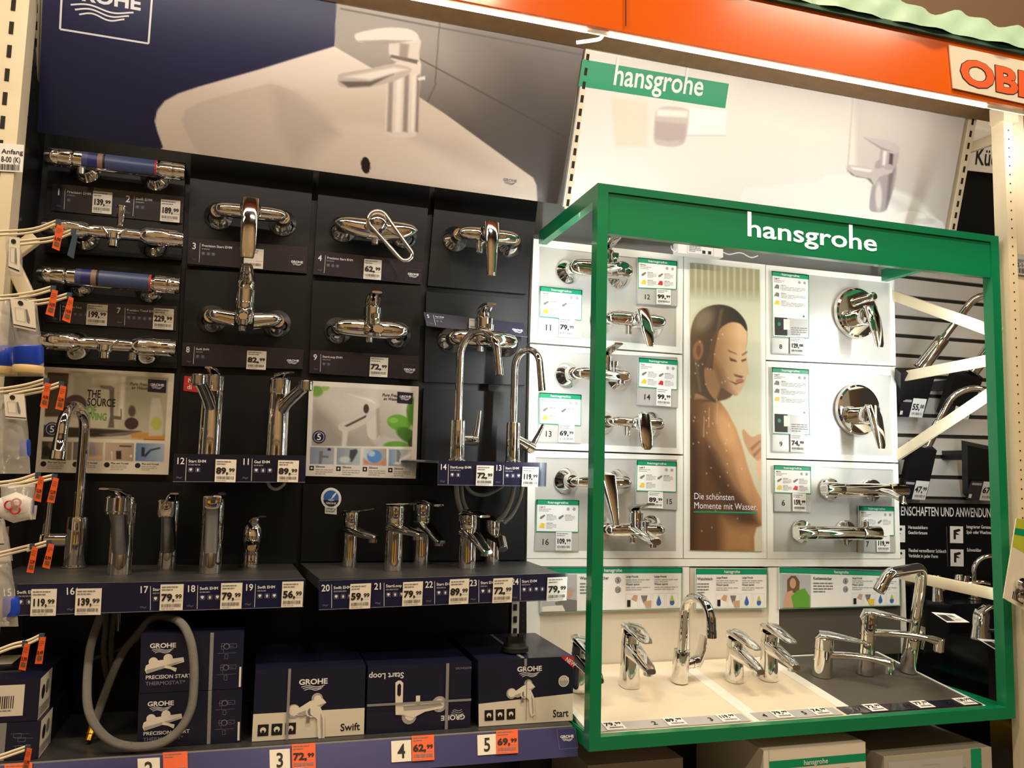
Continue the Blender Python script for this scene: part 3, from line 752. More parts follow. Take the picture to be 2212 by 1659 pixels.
e = empty('info_poster', (q[2] + q[3]) / 2, 'white framed poster of a running basin tap with green leaves', 'poster')
s = Sheet(q, 'paper', .004)
s.ppoly([(858.5, 846), (892, 849), (890, 873), (857.5, 870.5)], 'navy', 4); u_, v_ = s.uv(875, 859); s.logo(u_, v_, .056, 'white_print', 5)
s.text('Pure Freude', *s.uv(825, 856), .032, 'ink', 'l', 1, .9, 5, slant=.3); s.text('an Wasser', *s.uv(828, 864), .03, 'ink', 'l', 1, .9, 5, slant=.3)
u_, v_ = s.uv(689, 944); s.disc(u_, v_, .016, 'lip_blue', 4); s.disc(u_, v_, .0125, 'paper_white', 5); s.disc(u_, v_, .0115, 'navy', 6); s.text('5', u_, v_ + .032, .066, 'white_print', 'c', 1, 1, 7)
for i, (x, y) in enumerate(((673, 1011), (731, 1012.5), (788, 1013.5), (843, 1015.5))):
    u_, v_ = s.uv(x, y); s.rect(u_ - .02, v_ - .024, u_ + .02, v_ + .024, 'ink', 3); s.disc(u_, v_, .0025, 'paper', 4, 10); s.text('Silkmove', u_ + .035, v_ - .008, .02, 'ink', 'l', 1, .9, 3); s.greek(u_ + .035, v_ + .005, u_ + .19, v_ + .07, 3, 'ink_light', 3)
s.build('board', e)
def paint2(X, Y):
    C = full(X, (234, 230, 222))
    b = grad(X, (214, 210, 202), (176, 172, 166), (Y - 840) / 110. - (X - 760) / 400.)
    b = mix(b, (158, 154, 148), mk(X, Y, [(676, 870), (720, 905), (770, 960), (676, 975)], 10) * .7)
    b = mix(b, (226, 224, 218), mk(X, Y, [(690, 850), (800, 845), (790, 900), (740, 930)], 20) * .6)
    b = mix(b, (200, 198, 194), mk(X, Y, [(800, 950), (830, 940), (900, 965), (895, 970), (820, 970)], 4))
    b = mix(b, (120, 166, 72), mell(X, Y, 684, 845, 14, 12, .4)); b = mix(b, (150, 190, 90), mell(X, Y, 703, 838, 8, 6, .5))
    b = mix(b, (108, 172, 60), mell(X, Y, 862, 913, 26, 17, .15, .2)); b = mix(b, (140, 200, 84), mell(X, Y, 850, 908, 10, 6, .5))
    b = mix(b, (84, 140, 50), mell(X, Y, 898, 890, 20, 32, .2)); b = mix(b, (70, 120, 44), mell(X, Y, 880, 940, 26, 14, .3, .5)); b = mix(b, (104, 162, 58), mell(X, Y, 855, 962, 26, 9, .3)); b = mix(b, (50, 86, 36), mell(X, Y, 893, 958, 12, 14, .4))
    b = mix(b, (220, 216, 210), mk(X, Y, smooth_poly([(741, 851), (750, 848), (790, 854), (815, 864), (820, 880), (817, 930), (820, 945), (808, 950), (794, 940), (790, 900), (782, 880), (760, 862), (744, 858)], 3), 1))
    b = mix(b, (214, 210, 204), mk(X, Y, smooth_poly([(730, 922), (736, 914), (770, 902), (800, 888), (812, 892), (800, 908), (770, 925), (748, 932), (734, 929)], 3), 1))
    b = mix(b, (84, 74, 66), mk(X, Y, [(744, 920), (792, 896), (790, 902), (750, 922)], 1)); b = mix(b, (70, 60, 56), mell(X, Y, 791, 883, 6, 10, .3)); b = mix(b, (246, 244, 240), mk(X, Y, [(750, 851), (800, 862), (812, 872), (790, 864)], 2))
    b = mix(b, (160, 154, 148), mk(X, Y, [(812, 884), (820, 880), (820, 940), (814, 948)], 2) * .7)
    b = mix(b, (232, 230, 226), mk(X, Y, [(740, 931), (752, 931), (748, 965), (738, 965)], 2) * .8)
    C = mix(C, b, mk(X, Y, [(677, 833), (895, 845), (890, 965), (673, 963)], .8))
    for k, (x0, x1, c1, c2) in enumerate(((670, 722, (140, 152, 178), (176, 184, 196)), (728, 779, (150, 168, 184), (190, 204, 208)), (785, 835, (206, 220, 236), (170, 160, 150)), (840, 889, (130, 152, 184), (206, 206, 198)))):
        y0 = 965.5 + (x0 - 670) * .026; m_ = mk(X, Y, [(x0, y0), (x1, y0 + 1), (x1 - 1, y0 + 38), (x0 - 1, y0 + 37)], .8); C = mix(C, grad(X, c1, c2, (X - x0) / (x1 - x0)), m_)
    C = mix(C, (120, 122, 130), mk(X, Y, [(690, 975), (697, 974), (697, 984), (710, 985), (710, 989), (697, 989), (694, 1002), (688, 1002)], 1)); C = mix(C, (40, 44, 100), mell(X, Y, 711, 971, 4, 3, .3))
    C = mix(C, (70, 78, 86), mk(X, Y, [(756, 972), (770, 970), (773, 976), (764, 992), (760, 998), (754, 996)], 1.5)); C = mix(C, (214, 222, 224), mell(X, Y, 745, 993, 12, 7, .5))
    C = mix(C, (214, 140, 110), mk(X, Y, [(785, 990), (800, 1000), (820, 1000), (834, 990), (834, 1004), (785, 1003)], 3)); C = mix(C, (92, 150, 220), mell(X, Y, 809, 986, 16, 14, .2)); C = mix(C, (190, 214, 240), mell(X, Y, 803, 980, 7, 6, .6))
    C = mix(C, (238, 236, 230), mk(X, Y, [(850, 1002), (888, 975), (888, 985), (862, 1004)], 2)); C = mix(C, (120, 122, 124), mk(X, Y, [(857, 972), (862, 972), (866, 980), (862, 998), (857, 998)], 1))
    return C
grid_print('printed_picture', e, s, 170, 140, paint2, 'print_card', 2)
# red sticker and round sticker
q = quad([(398, 812), (432, 815), (430, 848), (396, 844)], -.002); s = Sheet(q, 'red_print', .001); s.text('N', .25, .42, .28, 'white_print', 'l', 1); s.text('di', .22, .85, .28, 'white_print', 'l', 1)
tag(s.build('sticker'), 'red sticker half hidden behind the spout of tap 12', 'sticker')
q = quad([(694, 1052), (738, 1055), (736, 1112), (692, 1110)], -.002); s = Sheet(q, 'black_board', .0012)
s.v = []; s.f = []; s.m = []; s.mats = []; s.sm = []
pts = [(.5 + .5 * math.cos(a), .40 + .40 * math.sin(a)) for a in [math.radians(125 + i * 290 / 24) for i in range(25)]] + [(.80, 1.), (.22, .98)]
s.poly(pts, 'paper_white', 1); s.disc(.5, .38, .0185, 'blue_print', 2); s.poly([(.5 + .39 * math.cos(math.radians(a)), .40 + .31 * math.sin(math.radians(a))) for a in range(10, 175, 12)], 'navy', 3)
s.poly([(.48, .44), (.58, .28), (.72, .16), (.76, .2), (.62, .36)], 'paper_white', 4); s.disc(.5, .46, .008, 'sky_print', 4, ry=.003); s.text('GROHE', .5, .62, .07, 'white_print', 'c', 1, 1.1, 5)
s.text('ÖFFNET &'.replace('Ö', 'O'), .26, .83, .07, 'ink', 'l', 1, .8, 3, fit=.48); s.text('SCHLIESST', .26, .92, .06, 'ink', 'l', 1, .8, 3, fit=.46)
for L_ in (0,):
    bk = MB()
tag(s.build('sticker'), 'round blue and white sticker on the board above the shelf taps', 'sticker')
def V3_(*a): return Vector(a)
# ================================================================== shelves of the dark display
ZS = 1.312
def shelf(x0, x1, y0, y1, z, label, xb0=None, xb1=None, t=.022):
    xb0 = x0 if xb0 is None else xb0; xb1 = x1 if xb1 is None else xb1
    e = empty('tap_shelf', ((x0 + x1) / 2, (y0 + y1) / 2, z - t), label, 'shelf')
    m = MB(); top = [Vector((xb0, y1, z)), Vector((xb1, y1, z)), Vector((x1, y0, z)), Vector((x0, y0, z))]
    m.hexa(top, [p - Vector((0, 0, t)) for p in top], 'shelf_grey'); m.build('plate', e); return e
def lip_strip(e, pts, Y, cards, base='navy', logo=False, name='label_strip', bright='white_print'):
    s = Sheet(quad(pts, Y), base, .003, 'acrylic')
    for px, num, nm, ni in cards:
        u, _ = s.uv(px, (pts[0][1] + pts[3][1]) / 2)
        if num: s.text(num, u, .36, .22, bright, 'l', 1, .9)
        x = u + .021 / s.w; s.line(x, .14, x, .94, .0009, bright, 2)
        s.text(nm, x + .004 / s.w, .30, .095, bright, 'l', 1); s.greek(x + .004 / s.w, .33, x + .034 / s.w, .42, 1, 'grey_print', 2, .6)
        icons(s, x + .004 / s.w, .47, ni, .0105, bright); s.waves(u + .002 / s.w, .82, u + .014 / s.w, .03, .0006, 'grey_print', 2, 2)
    s.rect(0, .965, 1, .985, 'grey_print', 2)
    return s.build(name, e)
YL = -.302
e = shelf(-.485, .109, -.295, -.001, ZS, 'dark shelf carrying the large swan neck tap and forward nozzle taps', xb1=.095)
lip_strip(e, [(37, 1262), (660, 1251), (656, 1312), (40, 1331)], YL, [(5, '15', 'Swift EHM', 2), (141, '16', 'Gad EHM', 1), (300, '17', 'Start EHM', 2), (402, '18', 'Swift EHM', 3), (527, '19', 'Swift EHM', 3)])
for (a, b, sl, eur, lab) in (((68, 1273), (123, 1330), -1, '119', 'cream price tag below the large swan neck tap'), ((164, 1272), (220, 1328), -1, '139', 'cream price tag below the tap with the big forward nozzle'),
      ((347, 1263), (397, 1318), -1, '79', 'cream price tag below the tap with the round forward nozzle'), ((478, 1260), (524, 1315), -1, '79', 'cream price tag between the square nozzle tap and the small drop shaped tap'), ((610, 1257), (656, 1311), -1, '56', 'cream price tag at the shelf end below the small drop shaped tap')):
    price([a, b, sl], YL - .005, eur, '99', lab)
e = shelf(.137, .689, -.295, -.001, ZS + .002, 'dark shelf carrying five slim basin taps below the round blue sticker', xb0=.112)
lip_strip(e, [(689, 1254.5), (1225.7, 1238), (1225.7, 1295.6), (689, 1318.7)], YL, [(694, '20', 'Swift EHM', 3), (808, '21', 'StartLoop EHM', 3), (918, '22', 'Start EHM', 3), (1014, '23', 'Start EHM', 3), (1104, '24', 'Start EHM', 4)])
for (a, b, sl, eur, lab) in (((757, 1262), (802, 1314), -2, '59', 'cream price tag below the basin tap with the thin plate lever'), ((871, 1258), (914, 1308), -2, '79', 'cream price tag below the basin tap with the round flat lever'),
      ((972, 1252), (1014, 1304), -2, '89', 'cream price tag below the dark looking steep spout tap'), ((1066, 1250), (1108, 1301), -2, '72', 'cream price tag below the basin tap with the pull out head'), ((1183, 1248), (1226, 1297), -2, '79', 'bright white price tag at the shelf end touching the white cabinets')):
    price([a, b, sl], YL - .005, eur, '99', lab, 'paper' if lab[0] == 'c' else 'paper_white')
# two small upper shelves
e = shelf(-.168, .101, -.198, -.001, 1.566, 'narrow shelf of the two tall straight taps', t=.006)
lip_strip(e, [(376, 980), (661, 984), (659, 1043), (373, 1042)], -.203, [(379, '12', 'Start EHM', 2), (522, '11', 'Gad EHM', 3)], 'navy_dark')
price([(466, 992), (511, 1042), 1], -.208, '89', '99', 'cream price tag under the tall tap by the red sticker')
price([(601, 994), (646, 1042), 1], -.208, '89', '99', 'cream price tag under the tall tap beside the running tap poster')
e = shelf(.40, .665, -.198, -.001, 1.567, 'narrow shelf of the two slim swan neck taps', xb0=.345, t=.005)
lip_strip(e, [(947, 995), (1181, 999.5), (1179.4, 1051.5), (945.7, 1048.7)], -.203, [(949, '14', 'StartLoop EHM', 2), (1069, '13', 'Start EHM', 4)])
price([(1030, 1005), (1067, 1050), 1], -.208, '72', '99', 'white price tag under the larger slim swan neck tap', 'paper_white')
price([(1129, 1008), (1164, 1052), 1], -.208, '119', '99', 'white price tag under the smaller slim swan neck tap', 'paper_white')
m = MB(); m.slab(quad([(866, 990.5), (948, 996), (947, 1001), (866, 993)], [-.03, -.19, -.19, -.03]), .002, 'acrylic'); m.slab(quad([(866, 992), (902, 994), (900, 1014), (876, 1010)], -.012), .002, 'acrylic')
tag(m.build('shelf_bracket'), 'small clear bracket of the narrow shelf at the corner of the white poster', 'bracket')
# bottom shelf
ZBs = 1.0
e = shelf(-.485, .689, -.338, .0, ZBs, 'long lower shelf carrying the navy tap boxes', t=.03)
m = MB(); m.tube([(-.485, -.338, ZBs - .004), (.689, -.338, ZBs - .004)], .003, 'steel_grey', 8); m.build('front_edge', e)
yq = [-.345, -.345, -.372, -.372]
def on_lip(px, py): 
    a = P(600, 1605, -.345); n = Vector((0, -.052, .027)).normalized(); return PPL(px, py, Vector((0, -.345, ZBs - .004)), Vector((0, -.88, .47)).normalized())
q = [Vector((-.485, -.342, ZBs - .003)), Vector((.692, -.342, ZBs - .003)), Vector((.692, -.37, ZBs - .056)), Vector((-.485, -.37, ZBs - .056))]
s = Sheet(q, 'lip_blue', .003)
u_, v_ = s.uv(1225, 1594); s.frame(u_ - .018, v_ - .32, u_ + .018, v_ + .36, .0006, 'grey_print'); s.logo(u_, v_, .013, 'white_print')
s.build('price_rail', e)
lipn = Vector((0, -.053, .028)).normalized(); lipo = q[0] + lipn * .0025
def lipq(x0, y0, x1, y1, sl): return [PPL(x0, y0, lipo, lipn), PPL(x1, y0 + sl, lipo, lipn), PPL(x1 + 1, y1 + sl, lipo, lipn), PPL(x0 + 1, y1, lipo, lipn)]
for (x0, y0, x1, y1, num) in ((297, 1639, 345, 1688, '2'), (582, 1620, 626, 1667, '3'), (845, 1601, 888, 1647, '4'), (1031, 1588, 1072, 1632, '5')):
    s = Sheet(lipq(x0, y0, x1, y1, -3), 'paper', .001); s.text(num, .5, .82, .64, 'ink', 'c', 1, .85)
    tag(s.build('number_card'), 'white card with a black digit on the lower shelf edge under the %s' % {'2': 'hose loop', '3': 'lever tap box', '4': 'upside down box', '5': 'red cornered box'}[num], 'number card')
for (x0, y0, x1, y1, eur, lab) in ((352, 1626, 405, 1680, '', 'orange price card on the lower shelf edge under the thermostat boxes'), (630, 1608, 681, 1664, '72', 'orange price card on the lower shelf edge under the lever tap box'), (889, 1590, 937, 1645, '62', 'orange price card on the lower shelf edge under the upside down box'),
        (1071, 1578, 1118, 1630, '69', 'orange price card on the lower shelf edge under the red cornered box'), (10, 1651, 70, 1706, '', 'orange price card on the lower shelf edge below the stacked long boxes')):
    price_q([p + lipn * .002 for p in lipq(x0, y0, x1, y1, -3)], eur, '99', lab, 'orange')

# ================================================================== boxes on the lower shelf
def tap_box(front, Y, depth, label, painter, side='navy_box', taper=0):
    if taper == 0: Y = (PZ(*front[2], ZBs + .001).y + PZ(*front[3], ZBs + .001).y) / 2
    if taper == 0: Y = max(Y, -.312)
    q = quad(front, Y); z0 = ZBs + .001 if taper == 0 else taper
    q[2].z = q[3].z = z0; q[0].z = q[1].z = (q[0].z + q[1].z) / 2
    e = empty('tap_box', (q[2] + q[3]) / 2, label, 'box')
    s = Sheet(q, 'navy_box', .001); painter(s); s.build('printed_front', e)
    bk = [p + Vector((0, .0012, 0)) for p in q]; b2 = [p + Vector((0, depth, 0)) for p in q]
    m = MB(); m.hexa(bk, b2, side); m.build('carton', e)
    return e, q
def iso_tap(s, u, v, k, m1='chrome_soft'):
    pass
def mixer_print(s, u, v, sz, down=True, mono='paper', sh='ink_light', dk='ink_grey'):
    w = lambda a: a * sz / s.w; h = lambda a: a * sz / s.h
    s.disc(u - w(.42), v + h(.02), sz * .22, 'ink_light', 4); s.disc(u - w(.40), v + h(.0), sz * .17, mono, 5); s.disc(u + w(.32), v - h(.34), sz * .18, 'ink_light', 4); s.disc(u + w(.34), v - h(.33), sz * .12, mono, 5)
    s.poly([(u - w(.34), v - h(.02)), (u + w(.1), v - h(.28)), (u + w(.5), v - h(.34)), (u + w(.62), v - h(.2)), (u + w(.35), v + h(.02)), (u - w(.15), v + h(.2)), (u - w(.34), v + h(.14))], mono, 6)
    s.poly([(u - w(.3), v + h(.1)), (u + w(.35), v - h(.12)), (u + w(.6), v - h(.2)), (u + w(.35), v + h(.02)), (u - w(.15), v + h(.2))], sh, 7)
    s.disc(u + w(.16), v + h(.06), sz * .19, mono, 8); s.disc(u + w(.16), v + h(.06), sz * .13, dk, 9); s.poly([(u + w(.1), v - h(.12)), (u + w(.42), v - h(.1)), (u + w(.56), v + h(.2)), (u + w(.6), v + h(.92)), (u + w(.46), v + h(1.0)), (u + w(.38), v + h(.86)), (u + w(.34), v + h(.3)), (u + w(.12), v + h(.14))], mono, 10)
    s.poly([(u + w(.44), v + h(.1)), (u + w(.52), v + h(.3)), (u + w(.55), v + h(.85)), (u + w(.49), v + h(.92)), (u + w(.45), v + h(.4))], sh, 11); s.rect(u - w(.0), v + h(.2), u + w(.1), v + h(.4), dk, 9)
def thermo_print(s):
    s.logo(.21, .235, .125, 'white_print'); 
    u, v, k = .22, .545, .033
    w = lambda a: a * k / s.w; h = lambda a: a * k / s.h
    s.disc(u - w(.55), v - h(.25), .0085, 'paper', 4); s.disc(u + w(.25), v - h(.42), .0085, 'paper', 4)
    s.poly([(u - w(.95), v - h(.05)), (u - w(.5), v - h(.3)), (u + w(1.1), v - h(.45)), (u + w(1.15), v - h(.18)), (u + w(.2), v + h(.1)), (u - w(.9), v + h(.42)), (u - w(1.), v + h(.2))], 'paper', 5)
    s.poly([(u - w(.9), v + h(.2)), (u + w(1.1), v - h(.25)), (u + w(.2), v + h(.1)), (u - w(.9), v + h(.42))], 'ink_light', 6); s.poly([(u + w(.1), v - h(.05)), (u + w(.75), v + h(.15)), (u + w(.7), v + h(.38)), (u + w(.4), v + h(.2)), (u + w(.05), v + h(.12))], 'paper', 7)
    s.text('PRECISION START', .055, .765, .062, 'white_print', 'l', 1, 1., 3, fit=.44); s.text('THERMOSTAT*', .055, .87, .06, 'grey_print', 'l', 1, 1., 3, fit=.38)
    s.rect(.665, -.0, .70, 1, 'tape', 3); s.rect(.965, .62, .985, .97, 'paper', 3)
    for (a, b) in ((.77, .25), (.77, .62)):
        s.line(a, b, a + .13, b, .0007, 'grey_print'); s.disc(a + .06, b, .006, 'grey_print', 3); s.disc(a + .06, b, .0045, 'navy_box', 4); s.frame(a + .01, b - .05, a + .04, b + .05, .0006, 'grey_print'); s.frame(a + .09, b - .04, a + .16, b + .03, .0006, 'grey_print'); s.line(a - .03, b + .12, a + .16, b + .12, .0005, 'grey_print')
        s.line(a + .03, b + .05, a + .03, b + .12, .0005, 'grey_print'); s.frame(a + .045, b + .14, a + .075, b + .22, .0006, 'grey_print')
ef, qf = tap_box([(300, 1497), (523, 1490), (520, 1606.5), (296, 1613)], -.285, .20, 'navy thermostat box under another one beside the grey hose loop', thermo_print)
ef, qf = tap_box([(305, 1371), (527.5, 1364), (523, 1488), (301, 1494)], qf[0].y, .20, 'navy thermostat box stacked on top of another one beside the hose', thermo_print, taper=qf[0].z + .001)
def swift_print(s):
    s.rect(0, .62, 1, 1, 'carton_white', 1); s.logo(.52, .24, .13, 'white_print'); mixer_print(s, .47, .60, .062)
    for i in range(3):
        u = .045 + i * .12; s.rect(u, .77, u + .095, .93, 'ink', 3); s.disc(u + .047, .85, .006, 'paper', 4, 8); s.disc(u + .047, .87, .003, 'ink', 5, 8)
    s.text('Swift', .78, .93, .10, 'ink', 'l', 1, 1, 3, fit=.18); s.rect(.29, 0, .315, 1, 'tape', 12)
tap_box([(552, 1447), (790, 1436), (786, 1588), (544, 1601)], -.30, .24, 'navy and white lever tap box between thermostat boxes and upside down box', swift_print)
def loop_print(s):
    f = lambda u, v: (1 - u, 1 - v)
    s.text('Start Loop', .34, .115, .085, 'white_print', 'l', 1, 1, 3, rot=math.pi); u, v = .88, .84
    s.text('GROHE', .945, .80, .07, 'white_print', 'l', 2, 1.1, 3, rot=math.pi)
    for k in range(3): s.waves(.80 + k * .01, .79 - k * .03, .93 - k * .01, .02, .0008, 'white_print', 3, 1)
    s.disc(.69, .62, .0165, 'ink_light', 4); s.disc(.69, .62, .011, 'paper', 5); s.disc(.40, .78, .0155, 'ink_light', 4); s.disc(.41, .76, .011, 'paper', 5)
    s.poly([(.27, .60), (.36, .58), (.70, .56), (.74, .60), (.72, .68), (.55, .72), (.44, .80), (.36, .76), (.27, .74)], 'paper', 6); s.poly([(.3, .62), (.7, .6), (.72, .64), (.5, .68), (.3, .68)], 'ink_light', 7)
    s.poly([(.26, .26), (.285, .23), (.31, .23), (.335, .27), (.335, .58), (.355, .74), (.27, .74), (.265, .56)], 'paper', 8); s.poly([(.28, .30), (.30, .27), (.315, .3), (.315, .44), (.30, .47), (.28, .44)], 'navy_box', 9)
    s.rect(.46, .47, .50, .6, 'paper', 8); s.text('GROHE32278', .84, .105, .03, 'grey_print', 'l', 1, 1, 3)
    s.rect(.745, 0, .775, 1, 'tape', 12); s.rect(0, .555, 1, .59, 'tape', 13)
tap_box([(795, 1440.6), (1018.6, 1428), (1015.4, 1576), (790.4, 1590.5)], -.315, .25, 'navy tap box standing upside down between two white bottomed boxes', loop_print)
def start_print(s):
    s.poly([(0, .66), (1, .58), (1, 1), (0, 1)], 'carton_white', 1); s.logo(.53, .20, .13, 'white_print'); mixer_print(s, .44, .52, .052)
    for i in range(3):
        u = .06 + i * .115; s.rect(u, .76, u + .09, .92, 'ink', 3); s.disc(u + .045, .84, .0055, 'paper', 4, 8); s.disc(u + .045, .86, .0028, 'ink', 5, 8)
    s.text('Start', .78, .93, .11, 'ink', 'l', 1, 1, 3, fit=.17); s.poly([(.86, 0), (1, 0), (1, .19)], 'red_print', 3); s.text('NEW', .905, .055, .065, 'white_print', 'l', 1, .9, 4, rot=-.62)
    s.disc(.895, .38, .0125, 'paper', 4); s.disc(.895, .38, .0105, 'ink_light', 5); s.text('NEW', .895, .375, .05, 'paper', 'c', 1, 1, 6); s.line(.5, .0, .49, .95, .001, 'ink', 12); s.rect(.47, 0, .5, .12, 'tape', 12)
e5, q5 = tap_box([(1032.5, 1431), (1239, 1413), (1237, 1552.7), (1034, 1573)], -.325, .27, 'navy and white tap box with a red corner, beside the green frame', start_print)
m = MB(); zt = (q5[0].z + q5[1].z) / 2; a = q5[0].lerp(q5[1], .46)
m.box(a + Vector((.0, .13, .0008)), (.008, .26, .001), 'tape'); m.build('tape_strip', e5)
for (a_, b_, y0, dep, lab) in (((590, 1402), (770, 1396), -.064, .055, 'dim dark box standing behind the lever tap box'), ((800, 1418), (985, 1408), -.06, .05, 'dim dark box standing behind the upside down box')):
    A, B = P(*a_, y0), P(*b_, y0); e = empty('tap_box', V3_((A.x + B.x) / 2, y0, ZBs), lab, 'box'); m = MB(); m.box(((A.x + B.x) / 2, y0 + dep / 2, (A.z + ZBs) / 2 + .0005), (B.x - A.x, dep, A.z - ZBs - .001), 'navy_box'); m.build('carton', e)
    m = MB(); m.box(((A.x + B.x) / 2, y0 - .0006, A.z - .012), ((B.x - A.x) * .8, .001, .008), 'dim_print'); m.build('print', e)
# plastic cap lying on the box
cp = P(1112, 1404, -.25); zt = q5[0].lerp(q5[1], .4).z + .001
cp = Vector((cp.x, -.25, zt)); e = empty('plastic_cap', cp, 'black ribbed plastic cap lying on the red cornered box', 'cap')
m = MB(); m.lathe(cp, (0, 0, 1), [(.020, 0), (.031, .003), (.031, .012), (.026, .015), (.024, .022)], 'rubber', 36); m.build('base', e)
m = MB(); m.box(cp + Vector((0, 0, .027)), (.036, .012, .012), 'rubber'); m.box(cp + Vector((.012, 0, .034)), (.010, .014, .010), 'rubber'); m.build('grip', e)
# long boxes lying with the short side forward at the far left
def long_box(tr, br, x0, Y, depth, label, paper_label, zb_):
    a, b = P(*tr, Y), P(*br, Y); z1 = a.z; z0 = zb_; x1 = a.x
    e = empty('long_box', Vector(((x0 + x1) / 2, Y, z0)), label, 'box')
    fr = [Vector((x0, Y, z1)), Vector((x1, Y, z1)), Vector((x1, Y, z0)), Vector((x0, Y, z0))]
    m = MB(); m.hexa(fr, [p + Vector((0, depth, 0)) for p in fr], 'navy_box'); m.build('carton', e)
    s = Sheet([p - Vector((0, .0006, 0)) for p in fr], 'navy_box', .0005); paper_label(s); s.build('printed_front', e)
    sd = [Vector((x1 + .0006, Y, z1)), Vector((x1 + .0006, Y + depth, z1)), Vector((x1 + .0006, Y + depth, z0)), Vector((x1 + .0006, Y, z0))]
    s = Sheet(sd, 'navy_box', .0005); s.rect(0, 0, .30, 1, 'carton_white', 1); s.disc(.09, .4, .013, 'ink', 2); s.disc(.19, .36, .013, 'ink_grey', 2); s.rect(0, .7, .28, .95, 'ink_light', 2); s.greek(.05, .72, .25, .92, 3, 'ink_grey', 3); s.build('printed_side', e)
    return e, z1
def lbl1(s): s.rect(-.0, .12, .80, .86, 'carton_white', 1); s.barcode(.30, .38, .68, .68, 13, 'ink', 2); s.greek(.3, .7, .68, .76, 1, 'ink_grey', 2)
def lbl2(s):
    s.rect(.45, 0, .56, 1, 'tape', 2); s.text('START', .0, .9, .2, 'white_print', 'l', 1, 1, 2, fit=.42)
    for a, b in ((.66, .3), (.72, .42), (.7, .62)): s.frame(a, b, a + .1, b + .1, .0006, 'grey_print'); s.line(a - .04, b, a + .2, b + .02, .0005, 'grey_print')
YX = -.328
e1, zA = long_box((88, 1557), (84, 1641), -.480, YX, .31, 'long navy box under another long one, end on beside the hanging tags', lbl2, ZBs + .001)
e2, zB = long_box((87, 1466), (80, 1553), -.482, YX, .31, 'long navy box with a cream barcode label on its end, top of its stack', lbl1, zA + .001)
m = MB(); m.slab([Vector((-.478, -.12, zB + .001)), Vector((-.44, -.12, zB + .001)), Vector((-.44, -.2, zB + .001)), Vector((-.478, -.2, zB + .001))], .0008, 'paper'); m.build('top_sticker', e2)
m = MB(); m.box((-.435, -.25, zB + .001), (.05, .02, .001), 'chrome_soft'); m.build('tap_print', e2)

# ================================================================== hoses
def hose(pts, r, label, Y=None, brass=None, m_='hose', k=6, name='braided_hose'):
    W_ = [P(p[0], p[1], (p[2] if len(p) > 2 else Y)) for p in pts]; c = cat(W_, k)
    e = empty(name, min(c, key=lambda v: v.z), label, 'hose')
    m = MB(); m.tube(c, r, m_, 12); m.build('hose', e)
    if brass:
        d = (c[-1] - c[-2]).normalized(); m = MB(); m.lathe(c[-1] - d * .004, d, [(r * 1.15, 0), (r * 1.15, .012), (r * .9, .013), (r * .9, .024)], 'brass', 12); m.build('end_fitting', e)
    return e
hose([(222, 1318, -.22), (205, 1365, -.235), (194, 1407, -.25), (188, 1477, -.275), (191, 1532, -.30), (210, 1573, -.322), (243, 1602, -.333), (290, 1613, -.336), (346, 1606, -.336), (387, 1577, -.335), (412, 1532, -.334), (419, 1477, -.333), (418, 1421, -.332), (409, 1377, -.328), (390, 1345, -.30), (357, 1332, -.24), (326, 1338, -.20), (299, 1369, -.18), (271, 1402, -.18), (249, 1443, -.19), (230, 1490, -.21), (210, 1546, -.235), (199, 1578, -.25)], .0083, 'thick grey braided hose looping over the lower shelf by the thermostat boxes', brass=True)
hose([(229, 1310, -.12), (228, 1360, -.11), (224, 1400, -.10), (227, 1445, -.09), (235, 1475, -.08)], .0058, 'thin grey hose hanging beside the thick loop, kinked at its end')
hose([(250, 1310, -.10), (244, 1350, -.10), (240, 1400, -.09), (241, 1445, -.08)], .0058, 'thin straight grey hose hanging inside the hose loop')
hose([(258, 1312, -.09), (256, 1362, -.09)], .004, 'short chrome ended hose tip under the shelf by the hose loop', m_='chrome_soft')
hose([(192, 1426, -.06), (240, 1410, -.07), (285, 1390, -.08), (320, 1360, -.09)], .004, 'thin hose crossing behind the hose loop')
hose([(985, 1040, -.10), (988, 1075, -.10), (997, 1105, -.095), (1012, 1125, -.08)], .0062, 'braided hose hanging down under the swan neck tap 14')
hose([(996, 1042, -.09), (1000, 1080, -.09), (1012, 1108, -.085)], .005, 'thinner braided hose beside the one under tap 14')
hose([(1000, 1040, -.06), (1020, 1064, -.05), (1050, 1068, -.05), (1085, 1050, -.06), (1092, 1035, -.06)], .005, 'braided hose sagging between the two swan neck taps')
hose([(1112, 1042, -.11), (1104, 1080, -.11), (1090, 1110, -.10), (1075, 1125, -.09)], .0062, 'braided hose curving down under the swan neck tap 13')
hose([(1130, 1044, -.10), (1122, 1080, -.10), (1106, 1112, -.095), (1088, 1130, -.09)], .005, 'outer braided hose curving down under tap 13')
hose([(578, 1042, -.10), (585, 1053, -.10), (598, 1057, -.10), (612, 1048, -.10), (616, 1040, -.10)], .0035, 'short clear hose loop under the tall tap 11', m_='acrylic')
